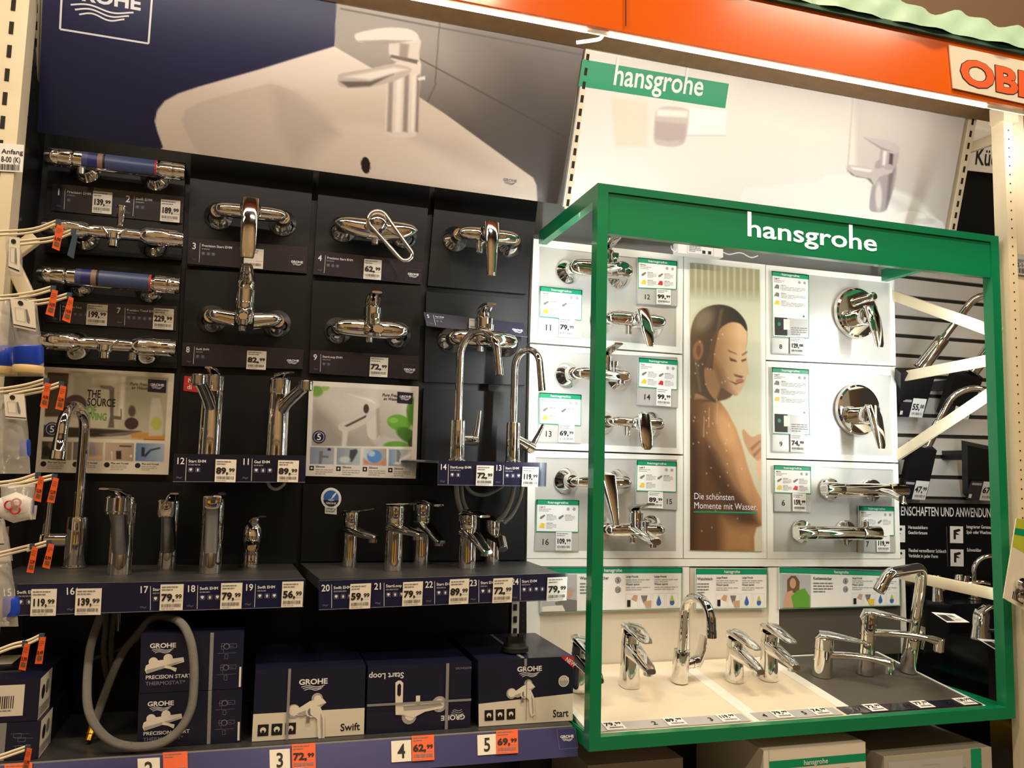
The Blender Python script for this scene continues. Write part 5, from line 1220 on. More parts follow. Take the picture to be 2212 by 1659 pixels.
# power supply on the cabinet top
e = empty('power_supply', P(1507, 553, -.02), 'small white power supply box on top of the white cabinets', 'power supply')
s = Sheet(quad([(1465, 522), (1562, 534), (1562, 556), (1465, 546)], -.05), 'paper_white', .03); s.frame(.2, .1, .78, .95, .0006, 'ink_grey'); s.greek(.24, .2, .5, .8, 4, 'ink_grey', 2); s.rect(.53, .55, .6, .85, 'ink', 2); s.rect(.66, .55, .73, .85, 'ink', 2); s.build('housing', e)
m = MB(); a = P(1465, 536, -.045); m.tube(cat([a, a + V3(-.01, 0, -.012), a + V3(-.02, 0, -.004), a + V3(-.012, .02, .01)]), .0016, 'paper_white', 8); b = P(1562, 545, -.045); m.tube(cat([b, b + V3(.02, 0, -.004), b + V3(.06, .005, .006), b + V3(.09, 0, -.006), b + V3(.12, .01, .004)]), .0016, 'paper_white', 8); m.build('cable', e)
# ================================================================== cabinets
CABS = [
 ([(1152.7, 515.5), (1476, 552), (1474, 764), (1145, 739)], [(1165, 532), (1462.5, 567), (1461, 749), (1163, 722)], 'white cabinet panel of the uppermost bath tap and pointed lever tap'),
 ([(1145, 743), (1474, 767), (1475.5, 981), (1140.5, 969.5)], [(1163.7, 758), (1464, 772), (1461.7, 968), (1161, 955)], 'white cabinet panel of the oval paddle lever tap'),
 ([(1140.5, 973), (1475.5, 984.5), (1475, 1205.8), (1138, 1205.8)], [(1157, 988), (1462.6, 993), (1460.5, 1191), (1154, 1190)], 'white cabinet panel of the long triangular lever tap'),
 ([(1655, 572), (1931.7, 600.7), (1935, 790), (1655, 777)], [(1666.5, 585), (1921.6, 611), (1925, 783), (1666.5, 765)], 'white cabinet panel of the round plate tap with the diverter knob'),
 ([(1655, 780), (1935, 793), (1940, 999), (1656, 990)], [(1667, 793), (1924, 811), (1928, 986), (1667, 976)], 'white cabinet panel of the round plate tap without a knob'),
 ([(1656, 993), (1940, 1002), (1945, 1206.5), (1657.5, 1207)], [(1670.5, 1005), (1929.6, 1014.6), (1935, 1193.6), (1670.5, 1192)], 'white cabinet panel of the two bar thermostats')]
for o_, i_, lab in CABS:
    Q = quad(o_, 0.); e = empty('display_cabinet', (Q[2] + Q[3]) / 2, lab, 'cabinet')
    I = [P(p[0], p[1], 0.) for p in i_]; m = MB()
    for k in range(4):
        a, b, c, d = Q[k], Q[(k + 1) % 4], I[(k + 1) % 4], I[k]; bk = V3(0, .04, 0); m.hexa([a, b, c, d], [a + bk, b + bk, c + bk, d + bk], 'cabinet_white')
    m.build('frame', e)
    m = MB(); m.slab([p + V3(0, .003, 0) for p in I], .01, 'inset_grey'); m.build('inset_panel', e)
# centre panel with the poster
Q = quad([(1478, 552.5), (1653, 571.5), (1656, 1206.5), (1477.5, 1206)], 0.); e = empty('display_cabinet', (Q[2] + Q[3]) / 2, 'white narrow cabinet panel framing the poster of a person showering', 'cabinet')
m = MB(); m.slab(Q, .04, 'cabinet_white'); m.build('frame', e)
q = quad([(1490.7, 568.6), (1641, 582.6), (1645.7, 1191), (1490.6, 1188.4)], -.003)
e = empty('shower_poster', (q[2] + q[3]) / 2, 'tall poster of a person with wet hair in the shower', 'poster')
s = Sheet(q, 'beige_print', .003)
s.text('Die schönsten', *s.uv(1498, 1078), .0215, 'white_print', 'l', 0, 1, 5, fit=s.uv(1586, 1079)[0] - s.uv(1498, 1078)[0])
s.text('Momente mit Wasser.', *s.uv(1498, 1098), .0215, 'white_print', 'l', 0, 1, 5, fit=s.uv(1636, 1101)[0] - s.uv(1498, 1098)[0])
s.ppoly([(1498, 1104), (1634, 1106), (1634, 1109.5), (1498, 1107)], 'green_print', 5); s.build('board', e)
def paint3(X, Y):
    C = grad(X, (200, 204, 178), (206, 200, 172), (Y - 600) / 560.)
    C = mix(C, (150, 146, 112), np.clip((648 - Y) / 30 + (X - 1490) * .002, 0, 1) * .9)
    for x in range(1500, 1645, 14): C = mix(C, (196, 196, 166), mk(X, Y, [(x, 565), (x + 5, 565), (x + 4, 645), (x + 1, 645)], 2) * .8)
    back = [(1489, 860), (1510, 852), (1535, 858), (1552, 866), (1562, 880), (1580, 915), (1594, 950), (1604, 985), (1618, 1020), (1634, 1060), (1648, 1100), (1648, 1195), (1628, 1195), (1625, 1160), (1630, 1140), (1489, 1195)]
    back = [(1489, 860), (1510, 852), (1535, 858), (1556, 868), (1572, 890), (1590, 925), (1604, 965), (1616, 1010), (1630, 1050), (1648, 1085), (1648, 1135), (1634, 1140), (1629, 1160), (1630, 1196), (1489, 1196)]
    bc = grad(X, (96, 66, 42), (196, 148, 100), (X - 1500 - np.maximum(0, Y - 940) * .42) / 80.)
    bc = mix(bc, (70, 46, 28), mk(X, Y, [(1520, 950), (1545, 980), (1580, 1050), (1630, 1110), (1640, 1135), (1600, 1130), (1560, 1080), (1525, 1010)], 9) * .85)
    bc = mix(bc, (58, 38, 24), mk(X, Y, [(1489, 900), (1505, 930), (1512, 1000), (1500, 1196), (1489, 1196)], 10) * .8)
    bc = mix(bc, (186, 138, 92), mk(X, Y, [(1560, 1120), (1600, 1140), (1628, 1150), (1630, 1196), (1560, 1196)], 14) * .8)
    bc = mix(bc, (214, 166, 116), mell(X, Y, 1568, 930, 16, 46, .7, -.35) * .7); bc = mix(bc, (206, 158, 110), mell(X, Y, 1604, 1030, 10, 50, .7, -.3) * .6)
    C = mix(C, bc, mk(X, Y, back, 2))
    hand = smooth_poly([(1603, 932), (1608, 928), (1616, 938), (1626, 944), (1640, 938), (1646, 944), (1646, 1000), (1634, 994), (1620, 980), (1608, 956)], 3)
    C = mix(C, (196, 150, 110), mk(X, Y, hand, 1.5)); C = mix(C, (150, 108, 76), mk(X, Y, [(1620, 968), (1642, 950), (1644, 954), (1624, 974)], 2)); C = mix(C, (150, 108, 76), mk(X, Y, [(1626, 982), (1643, 966), (1645, 970), (1630, 988)], 2)); C = mix(C, (224, 182, 146), mk(X, Y, [(1646, 990), (1648, 1050), (1632, 1010), (1636, 996)], 3))
    C = mix(C, (96, 70, 48), mk(X, Y, smooth_poly([(1492, 740), (1496, 705), (1510, 676), (1530, 663), (1555, 659), (1580, 665), (1600, 681), (1612, 702), (1613, 740), (1600, 800), (1585, 850), (1555, 866), (1500, 866), (1491, 840)], 3), 2))
    face = smooth_poly([(1560, 700), (1590, 692), (1608, 700), (1614, 725), (1612, 760), (1616, 790), (1618, 806), (1612, 812), (1610, 826), (1604, 836), (1600, 846), (1590, 855), (1575, 848), (1556, 836), (1545, 842), (1540, 800), (1545, 750)], 3)
    fc = grad(X, (150, 112, 76), (212, 176, 132), (X - 1545) / 52.); fc = mix(fc, (120, 84, 54), mk(X, Y, [(1540, 770), (1560, 800), (1575, 840), (1590, 856), (1560, 850), (1536, 840)], 8) * .7)
    C = mix(C, fc, mk(X, Y, face, 1.5))
    neck = [(1505, 790), (1545, 800), (1556, 838), (1548, 862), (1500, 862)]; C = mix(C, (150, 112, 78), mk(X, Y, neck, 3))
    C = mix(C, (92, 62, 40), mk(X, Y, [(1575, 772), (1590, 778), (1592, 782), (1578, 780)], 1.4)); C = mix(C, (92, 62, 40), mk(X, Y, [(1601, 778), (1612, 774), (1612, 778), (1603, 782)], 1.4))
    C = mix(C, (112, 78, 52), mk(X, Y, [(1572, 755), (1590, 763), (1592, 766), (1574, 760)], 1.3) * .8); C = mix(C, (112, 78, 52), mk(X, Y, [(1602, 766), (1614, 758), (1614, 762), (1604, 769)], 1.3) * .8)
    C = mix(C, (110, 72, 48), mk(X, Y, [(1585, 808), (1606, 813), (1602, 817), (1588, 813)], 1.6)); C = mix(C, (176, 112, 84), mell(X, Y, 1598, 823, 9, 5, .4)); C = mix(C, (100, 60, 42), mk(X, Y, [(1574, 822), (1592, 828), (1604, 825), (1590, 831)], 1.2))
    hair = smooth_poly([(1491, 740), (1494, 705), (1505, 680), (1525, 664), (1553, 658), (1580, 664), (1600, 680), (1612, 700), (1613, 715), (1600, 700), (1580, 696), (1560, 706), (1540, 728), (1534, 748), (1530, 770), (1522, 790), (1522, 820), (1530, 845), (1546, 868), (1536, 866), (1512, 852), (1498, 850), (1491, 848)], 3)
    C = mix(C, grad(X, (92, 74, 54), (46, 40, 32), (X - 1500) / 90.), mk(X, Y, hair, 1.6))
    C = mix(C, (150, 138, 112), mell(X, Y, 1520, 690, 18, 26, .9, .6) * .55); C = mix(C, (120, 104, 80), mk(X, Y, [(1500, 780), (1506, 780), (1516, 846), (1510, 846)], 2) * .6); C = mix(C, (132, 116, 90), mk(X, Y, [(1556, 668), (1562, 666), (1556, 700), (1548, 720)], 3) * .5)
    C = mix(C, (140, 100, 70), mell(X, Y, 1508, 757, 11, 22, .3, .15)); C = mix(C, (110, 74, 50), mell(X, Y, 1509, 757, 5, 13, .5))
    rs = np.random.RandomState(3)
    for _ in range(46):
        x, y = 1495 + rs.rand() * 110, 690 + rs.rand() * 480; C = mix(C, (214, 196, 168), mell(X, Y, x, y, 1.6, 2.2, .6) * .55)
    for x, y in ((1531, 880), (1549, 872), (1520, 900)): C = mix(C, (206, 176, 140), mk(X, Y, [(x, y), (x + 2, y), (x + 1, y + 44), (x - 1, y + 44)], 1) * .6)
    return C
grid_print('printed_picture', e, s, 130, 460, paint3, L=2)
# ---- green cards -----------------------------------------------------------
WHERE = {'12': 'next to the uppermost bath tap', '11': 'between the dark display and green upright, highest of three', '14': 'next to the bath tap above the oval paddle lever', '13': 'between the dark display and green upright, middle of three', '15': 'next to the long triangular lever', '16': 'between the dark display and green upright, lowest of three', '8': 'of tall format beside the plate tap with a knob', '9': 'of tall format beside the plate tap without a knob', '6': 'beside the bar thermostat with a spout', '7': 'partly behind the bar thermostat without a spout'}
TW = {'1': 'half hidden first tap', '2': 'tap before the swan neck', '3': 'swan neck basin tap', '4': 'smaller flat lever tap', '5': 'taller flat lever tap', '17': 'low kitchen tap', '19': 'tall bowed spout tap', '20': 'angular high spout tap'}
def green_card(num, eur, cents, c4, hb, numright=False, tall=False, word=''):
    """c4 card corners TL TR BR BL, hb holder bottom BL BR"""
    full_q = quad([c4[0], c4[1], hb[1], hb[0]], -.004); e = empty('info_card', (full_q[2] + full_q[3]) / 2, 'green headed card holder ' + WHERE[num], 'card')
    s = Sheet(full_q, 'holder_grey', .004); u = .62 if numright else (.0 if not tall else .05)
    vq = s.uv(*c4[3])[1]; s.rect(.02, vq + .01, .98, .985, 'inset_grey', 1); s.line(.45 if not numright else .60, vq, .45 if not numright else .60, 1, .0008, 'ink_light', 2)
    s.text(num, .23 if not numright else .80, vq + (1 - vq) * .68, (1 - vq) * .30 if not tall else (1 - vq) * .26, 'ink', 'c', 1); s.build('holder', e)
    s = Sheet(quad(c4, -.0065), 'paper_white', .0015); hh = .16 if not tall else .075
    s.rect(0, 0, 1, hh, 'green_print', 1); s.frame(.012, .008, .988, .992, .0022, 'green_print', 1)
    s.text('hansgrohe', .5, hh * .72, hh * .42, 'white_print', 'c', 1, 1, 3, fit=.48)
    s.text(word, .06, hh + .09 * (1 if not tall else .5), .05 * (1 if not tall else .45), 'ink', 'l', 1); s.greek(.06, hh + (.11 if not tall else .055), .34, hh + (.22 if not tall else .1), 2, 'ink_light', 2)
    r = .0045
    for uu in (.74, .88): s.disc(uu, hh + (.12 if not tall else .06), r, 'ink_grey', 2, 6); s.disc(uu, hh + (.12 if not tall else .06), r * .8, 'ink_light', 3, 6)
    if not tall:
        for (a, b, c_) in ((.07, .46, 'ink_grey'), (.07, .72, 'yellow_print'), (.50, .46, 'ink_grey'), (.50, .72, 'red_print')):
            if b > .7 and a > .3 and num not in ('12', '14', '6'): continue
            s.poly([(a, b + .14), (a + .06, b), (a + .13, b + .02), (a + .13, b + .16)], c_, 3) if c_ != 'ink_grey' else s.poly([(a + .02, b + .14), (a + .02, b + .08), (a + .12, b), (a + .14, b + .04), (a + .06, b + .14)], c_, 3)
            s.text('Lange Freude', a + .17, b + .02, .032, 'ink', 'l', 1, .8, 3); s.greek(a + .17, b + .03, a + .40, b + .19, 4, 'ink_light', 2)
    else:
        for b, c_ in ((.20, 'ink_grey'), (.32, 'ink_grey'), (.44, 'yellow_print')):
            s.poly([(.06, b + .06), (.12, b), (.19, b + .01), (.19, b + .065)], c_, 3); s.text('Lange Freude', .24, b + .012, .014, 'ink', 'l', 1, .8, 3); s.greek(.24, b + .02, .9, b + .085, 3, 'ink_light', 2)
        s.line(.06, .60, .94, .60, .0004, 'ink_light'); s.disc(.85, .66, .0035, 'green', 3, 10); s.rect(.06, .70, .40, .97, 'ink', 2); s.rect(.40, .70, .96, .97, 'holder_grey', 2); s.rect(.3, .72, .46, .88, 'paper', 3); s.disc(.18, .8, .006, 'green', 3, 10); s.greek(.5, .83, .94, .96, 4, 'ink_grey', 3)
    s.build('card', e)
    # price tag slid into the holder
    a, b = V3(*full_q[3]), V3(*full_q[2]); top = full_q[0].lerp(full_q[3], vq - .005); tr = full_q[1].lerp(full_q[2], vq - .005)
    ua, ub = ((.46, .82) if not numright else (.28, .64)); n_ = V3(0, -.0045, 0)
    pq = [top.lerp(tr, ua) + n_, top.lerp(tr, ub) + n_, a.lerp(b, ub).lerp(top.lerp(tr, ub), .04) + n_, a.lerp(b, ua).lerp(top.lerp(tr, ua), .04) + n_]
    price_q(pq, eur, cents, 'white price tag in the holder ' + WHERE[num], 'paper_white')
green_card('12', '99', '99', [(1377.5, 556), (1463, 565), (1461.6, 625.6), (1378, 622)], [(1377, 656), (1463, 661.6)], word='Novus')
green_card('11', '79', '99', [(1166.6, 618), (1258, 627), (1257, 692.7), (1165, 684)], [(1161.5, 725.6), (1256.5, 732)], word='Novus')
green_card('14', '99', '99', [(1379.5, 772.4), (1464, 779), (1463.4, 842.7), (1378, 835.5)], [(1375.8, 874.5), (1463.4, 881)], word='Ecos')
green_card('13', '69', '99', [(1164.6, 848), (1256.3, 853), (1255.7, 920), (1163.7, 915)], [(1161.7, 955.5), (1255.7, 958.4)], word='Ecos')
green_card('15', '89', '99', [(1375, 994), (1461.7, 997.5), (1461.7, 1063.4), (1373.8, 1060.5)], [(1373, 1097), (1462.6, 1101.6)], True, word='Logis E')
green_card('16', '109', '99', [(1158.8, 1079), (1251.4, 1080.8), (1250, 1150), (1157, 1148.5)], [(1154, 1190), (1250, 1191)], word='Logis E')
green_card('8', '129', '00', [(1666.5, 584.8), (1747.4, 594), (1748, 731.4), (1668.6, 728)], [(1667.5, 764), (1749, 767.7)], tall=True, word='Logis E')
green_card('9', '74', '99', [(1667, 793), (1747.4, 798), (1750, 940.7), (1668.4, 937)], [(1667.5, 976), (1751, 979)], tall=True, word='Logis E')
green_card('6', '159', '99', [(1671.5, 1004.8), (1751.7, 1008), (1752.5, 1067), (1672, 1064.3)], [(1673.6, 1104.4), (1753.8, 1107)], word='MyFox')
green_card('7', '119', '99', [(1855, 1093), (1931.7, 1094.8), (1932, 1157.4), (1856, 1154.8)], [(1854.6, 1193), (1934.8, 1193.6)], word='MyFox')
# ---- round plate taps 8 and 9 ---------------------------------------------
def plate_tap(label, px, py, R, rose=False):
    t = Tap(label, wall_pos(px, py)); m = t.m
    m.lathe((0, -.0005, 0), (0, -1, 0), [(R, 0), (R, .006), (R * .97, .012), (R * .90, .015), (R * .3, .0165)], 'chrome', 48); t.part('round_plate', 25); m = t.m
    m.lathe((-.004, -.014, -.018), (0, -1, 0), [(.026, 0), (.026, .024), (.0245, .025), (.0245, .027), (.027, .028), (.027, .042), (.024, .047)], 'chrome', 32); t.part('sleeve'); m = t.m
    lever(m, [(-.004, -.056, .010), (-.003, -.068, .004), (.0, -.080, -.028), (.003, -.090, -.07), (.005, -.096, -.108), (.005, -.097, -.118)], [.013, .021, .022, .018, .0145, .011], [.004, .012, .012, .009, .006, .004], p=2.8); t.part('lever'); m = t.m
    if not rose:
        m.lathe((.018, -.014, .042), (0, -1, 0), [(.012, 0), (.012, .035), (.014, .037), (.014, .046), (.010, .048)], 'chrome', 20); t.part('diverter_knob')
plate_tap('chrome round plate tap with a diverter knob high in the white cabinet', 1847, 677, .078)
plate_tap('chrome round plate tap without a knob below the one with a knob', 1850, 886, .078, True)
# ---- bar taps 6 and 7 ------------------------------------------------------
def bar_tap(label, px, py, spout):
    t = Tap(label, wall_pos(px, py), name='thermostat_tap'); m = t.m
    for s in (-1, 1): m.lathe((s * .075, -.0005, 0), (0, -1, 0), [(.033, 0), (.033, .008), (.030, .013), (.016, .014), (.015, .045)], 'chrome', 36); t.part('rosette', 25); m = t.m
    y = -.058; cyl(m, (-.075, y, 0), (.085, y, 0), .0195, 'chrome', 32); t.part('body'); m = t.m
    for s, a, b in ((-1, .076, .135), (1, .086, .150)): m.lathe((s * a, y, 0), (s, 0, 0), [(.0205, 0), (.021, .002), (.021, b - a - .003), (.018, b - a)], 'chrome', 32); t.part('knob'); m = t.m
    if spout:
        m.loft([((.05, y - .01, -.004), (.014, 0, 0), (0, 0, .012)), ((.055, y - .05, -.008), (.013, 0, 0), (0, 0, .011)), ((.06, y - .085, -.022), (.012, 0, 0), (0, 0, .010)), ((.06, y - .09, -.034), (.010, 0, 0), (0, .008, .004))], 'chrome', 20, 2.5); t.part('spout')
    else: cyl(m, (.10, y, .014), (.10, y, .034), .010); t.part('stop_button')
    m = t.m; cyl(m, (.03, y, -.016), (.03, y, -.034), .009, 'chrome_soft', 16); t.part('hose_outlet')
bar_tap('chrome bar thermostat with a short spout jutting past the cabinet edge', 1836, 1057, True)
bar_tap('chrome plain bar thermostat without a spout, in front of a green card', 1778, 1148, False)
# ---- lower back wall of the case ------------------------------------------
def lowpanel(pts, mt, lab, y=0.): m = MB(); m.slab(quad(pts, y), .012, mt); tag(m.build('back_panel'), lab, 'panel')
lowpanel([(1166, 1224), (1474, 1225), (1474, 1431), (1166, 1442)], 'panel_beige', 'beige back panel behind the tray taps 1 to 3', .004)
lowpanel([(1490, 1226), (1659, 1228), (1661, 1424), (1490, 1430)], 'panel_beige', 'beige back panel behind the tray taps 4 and 5', .004)
lowpanel([(1684, 1224), (1946, 1232), (1949, 1411), (1684, 1424)], 'tray_dark', 'dark back panel behind the tray taps 17 to 20', .004)
for pts, lab in (([(1138, 1207), (1947, 1208), (1947, 1224), (1138, 1223)], 'white rail across the case under the cabinets'), ([(1475, 1225), (1489, 1225), (1489, 1431), (1475, 1432)], 'white stile between the two beige back panels'), ([(1660, 1226), (1683, 1226), (1683, 1424), (1662, 1425)], 'wide white stile beside the dark back panel'), ([(1946, 1207), (1954, 1207), (1960, 1411), (1949, 1412)], 'white stile at the free edge of the case'), ([(1137, 1224), (1166, 1224), (1166, 1442), (1138, 1446)], 'white stile beside the dark display, below the cabinets')):
    m = MB(); m.slab(quad(pts, -.001), .03, 'cabinet_white'); tag(m.build('case_stile'), lab, 'stile')
def board(pts, lab, photo, title, pr):
    e_q = quad(pts, -.008); s = Sheet(e_q, 'paper_white', .004); s.rect(0, 0, 1, .14, 'green_print', 1); s.frame(.006, .012, .994, .985, .0016, 'green_print', 1)
    s.text('hansgrohe', .5, .105, .075, 'white_print', 'c', 1, 1, 3)
    w = s.w; x = .02
    if photo == 'man':
        s.rect(.014, .16, .25, .975, 'holder_grey', 2); s.disc(.20, .58, .009, 'skin_print', 4, ry=.012); s.poly([(.17, .48), (.20, .44), (.24, .50), (.23, .56)], 'ink_light', 5); s.poly([(.10, .78), (.17, .70), (.25, .74), (.25, .975), (.12, .975)], 'ink_grey', 4); s.poly([(.014, .86), (.15, .84), (.17, .975), (.014, .975)], 'paper', 5); x = .27
    elif photo == 'woman':
        s.rect(.014, .16, .25, .97, 'holder_grey', 2); s.poly([(.06, .3), (.09, .2), (.13, .2), (.16, .34), (.155, .62), (.06, .6)], 'brown_print', 3); s.disc(.105, .38, .0105, 'skin_print', 4, ry=.014); s.poly([(.03, .97), (.05, .6), (.1, .55), (.15, .97)], 'skin_print', 4); s.poly([(.09, .7), (.14, .55), (.2, .5), (.24, .7), (.24, .97), (.11, .97)], 'leaf_print', 5); x = .27
    s.text(title, x, .28, .07, 'ink', 'l', 1, .9); s.greek(x, .34, x + .16, .62, 4, 'ink_grey'); 
    c0 = .50 if photo else .28
    if photo:
        for v in (.30, .52): s.disc(c0 + .035, v, .009, 'ink_grey', 2, 10); s.disc(c0 + .035, v, .0075, 'ink_light', 3, 10)
        s.text('5', c0 + .035, .34, .08, 'ink', 'c', 1, 1, 4); s.text('15', c0 + .035, .56, .07, 'ink', 'c', 1, 1, 4)
    c1 = c0 + (.09 if photo else .0)
    for i, uu in enumerate((c1, c1 + (1 - c1) * .5)):
        s.text('Lange Freude', uu, .24, .05, 'ink', 'l', 1, .8); s.greek(uu, .27, uu + (1 - c1) * .42, .37, 2); s.text('Wasser sparen', uu, .42, .05, 'ink', 'l', 1, .8); s.greek(uu, .45, uu + (1 - c1) * .42, .55, 2)
    k = (1 - c1 - .02) / 4
    for i in range(4):
        u0 = c1 + i * k; s.frame(u0, .62, u0 + k * .88, .95, .0004, 'ink_light')
        if i == 0: s.rect(u0 + k * .1, .76, u0 + k * .35, .92, 'ink', 3); s.poly([(u0 + k * .4, .74), (u0 + k * .6, .64), (u0 + k * .88, .66), (u0 + k * .8, .8)], 'skin_print', 3)
        elif i == 1: s.poly([(u0 + k * .1, .66), (u0 + k * .6, .66), (u0 + k * .5, .8), (u0 + k * .3, .84)], 'ink_grey', 3); s.poly([(u0 + k * .3, .8), (u0 + k * .88, .78), (u0 + k * .88, .95), (u0 + k * .5, .95)], 'skin_print' if pr != 'y' else 'yellow_print', 4)
        else:
            cx = u0 + k * .44; s.poly([(cx, .66)] + [(cx + math.cos(a) * .007 / w, .84 + math.sin(a) * .008 / s.h) for a in [math.radians(-20 + i_ * 20) for i_ in range(12)]], 'blue_print', 3)
            if i == 3: s.poly([(cx, .66), (cx + .006 / w, .80), (cx - .006 / w, .80)], 'lime_print', 4)
    tag(s.build('info_board'), lab, 'info board')
board([(1166, 1225), (1474, 1225.6), (1473.4, 1315), (1166, 1324)], 'long green headed info board with a man in glasses, behind taps 1 to 3', 'man', 'Waschtischmischer', '')
board([(1503, 1228.5), (1657.4, 1229), (1656.8, 1315), (1502, 1317)], 'short green headed info board without a photo, behind taps 4 and 5', None, 'Waschtisch', '')
board([(1683.5, 1225), (1944.6, 1234.9), (1944.6, 1308.5), (1683.5, 1316)], 'green headed info board with a person holding greens, above the dark tray', 'woman', 'Kuchenmischer', 'y')
# ================================================================== tray
TO = V3(0, 0, 1.044); TF = V3(0, -.385, .992); TN = V3(0, -.052, .385).normalized()
def tz(y): return 1.044 + (y / -.385) * (.992 - 1.044)
def T(px, py): return PPL(px, py, TO, TN)
def tq(x0, x1, y0=-.002, y1=-.384, dz=0.): return [V3(x0, y0, tz(y0) + dz), V3(x1, y0, tz(y0) + dz), V3(x1, y1, tz(y1) + dz), V3(x0, y1, tz(y1) + dz)]
xa0, xa1 = .728, (T(1512, 1446).x + T(1631, 1568).x) / 2; xb1 = (T(1693, 1437).x + T(1842, 1552).x) / 2; xs = .034; xd1 = (T(1991, 1430).x * 0 + T(2154, 1532).x - .012)
print('tray', xa1, T(1512, 1446).x, T(1631, 1568).x, xb1, T(1693, 1437).x, T(1842, 1552).x, T(1991, 1430).x, T(2154, 1532).x)
e = empty('tap_tray', ((xa0 + xd1) / 2, -.2, .97), 'sloping tap tray of the green case with cream and dark sections', 'tray')
def trayp(name, x0, x1, mt, dz=0., y0=-.002, y1=-.384):
    m = MB(); t_ = tq(x0, x1, y0, y1, dz); m.hexa(t_, [p - V3(0, 0, .010) for p in t_], mt); m.build(name, e)
trayp('cream_plate', xa0, xa1 - xs / 2, 'tray_cream'); trayp('divider_strip', xa1 - xs / 2, xa1 + xs / 2, 'cabinet_white', .001); trayp('cream_plate', xa1 + xs / 2, xb1 - xs / 2, 'tray_cream')
trayp('divider_strip', xb1 - xs / 2, xb1 + xs / 2, 'cabinet_white', .001); trayp('dark_plate', xb1 + xs / 2, xd1 - .008, 'tray_dark'); trayp('edge_strip', xd1 - .008, xd1, 'cabinet_white', .001); trayp('back_strip', xb1 + xs / 2, xd1 - .008, 'cabinet_white', .0012, -.002, -.008)
trayp('side_strip', .712, xa0, 'cabinet_white', .001)
for (pa, pb, dark, lab) in (((1291, 1588), (1618, 1556), False, 'grey number strip on the tray front below taps 1 to 3'), ((1640, 1557), (1822, 1545), False, 'grey number strip on the tray front below taps 4 and 5'), ((1836, 1548), (2136, 1530), True, 'dark number strip on the tray front below taps 17 to 20')):
    x0, x1 = T(*pa).x, T(*pb).x; q = tq(x0, x1, -.340, -.380, .002); s = Sheet(q, 'navy_dark' if dark else 'holder_grey', .0008)
    nums = {False: {True: 0}}.get(0)
    for px, py, n_ in ((1296, 1578, '1'), (1419, 1570, '2'), (1542, 1562, '3'), (1658, 1553, '4'), (1747, 1549, '5'), (1861, 1540, '17'), (1973, 1533, '19'), (2066, 1527, '20')):
        xx = T(px, py).x
        if x0 - .01 < xx < x1: s.text(n_, (xx - x0) / (x1 - x0), .68, .40, 'ink' , 'c', 1, 1.0)
    tag(s.build('number_strip'), lab, 'number strip')
for px, py, eur, n_ in ((1329, 1575, '79', '1'), (1462, 1566, '89', '2'), (1580, 1560, '119', '3'), (1694, 1550, '79', '4'), (1781, 1546, '74', '5'), (1899, 1537, '72', '17'), (2003, 1530, '77', '19'), (2097, 1524, '139', '20')):
    xx = T(px, py).x; q = tq(xx - .022, xx + .024, -.338, -.378, .0035)
    s = Sheet(q, 'paper_white', .0006); s.text(eur + ',', .06, .55, .34, 'ink', 'l', 2, 1, 2, fit=.55); s.text('99', .64, .40, .2, 'ink', 'l', 2, 1, 2, fit=.3); s.barcode(.2, .70, .9, .86, 12, 'ink_grey')
    tag(s.build('price_tag'), 'white price tag lying on the tray in front of the ' + TW[n_], 'price tag')
# ---- tray taps -------------------------------------------------------------
def tray_tap(label, px, py, H=.15, w=.021, st='wave', rz=0.):
    b = T(px, py) + TN * .0015; b += V3(0, w * .8, w * .8 * .135); t = Tap(label, b, rz, 'basin_tap', pre=.134); m = t.m
    m.loft([((0, 0, .0), (w * 1.05, 0, 0), (0, w * 1.12, 0)), ((0, 0, .004), (w * 1.03, 0, 0), (0, w * 1.10, 0)), ((0, .003, H * .35), (w * .96, 0, 0), (0, w * 1.0, 0)), ((0, .006, H * .60), (w * .98, 0, 0), (0, w * 1.02, .004)), ((0, .006, H * .68), (w * .96, 0, 0), (0, w * 1.0, .006))], 'chrome', 28, 2.4); t.part('body'); m = t.m
    m.loft([((0, .012, H * .60), (w * .9, 0, 0), (0, .006, .016)), ((0, -.020, H * .60), (w * .92, 0, 0), (0, .006, .017)), ((0, -.055, H * .575), (w * .80, 0, 0), (0, .004, .012)), ((0, -.095, H * .53), (w * .70, 0, 0), (0, .003, .009)), ((0, -.112, H * .505), (w * .5, 0, 0), (0, .002, .006))], 'chrome', 28, 3.2); t.part('spout'); m = t.m
    spout_end(t, (0, -.096, H * .485), .0115, L=.011); m = t.m
    m.lathe((0, .008, H * .66), (0, -.08, 1), [(w * .96, 0), (w * .92, .003), (w * .94, H * .14), (w * .9, H * .20)], 'chrome', 28); t.part('cartridge_head'); m = t.m
    ln = .085 if st == 'wave' else .092
    lever(m, [(0, .028, H * .84), (0, .020, H * .955), (0, -.002, H * .97), (0, -.035, H * .945), (0, -ln + .012, H * .905), (0, -ln, H * .895)], [w * .8, w * 1.0, w * 1.02, w * .95, w * .75, w * .5], [.005, .009, .0095, .006, .004, .002], p=2.6); t.part('lever')
tray_tap('chrome basin tap half hidden behind the green upright, first on the tray', 1258, 1497, .125, .0245)
tray_tap('chrome basin tap with a slanting spout between the green upright and the swan neck tap', 1366, 1488, .150, .0238)
p = T(1472, 1478) + TN * .001 + V3(0, .01, 0); swan('chrome swan neck basin tap with a paddle lever on the cream tray', p, .082, .0215, .232, .105, .0122, .028, rz=.15, lev='rightpad', base_ring=False, name='basin_tap', lever_len=.075, pre=.134)
tray_tap('chrome basin tap on the cream tray behind the number 4', 1594, 1476, .124, .0215, 'flat')
tray_tap('taller chrome basin tap on the cream tray behind the number 5', 1668, 1473, .140, .022, 'flat')
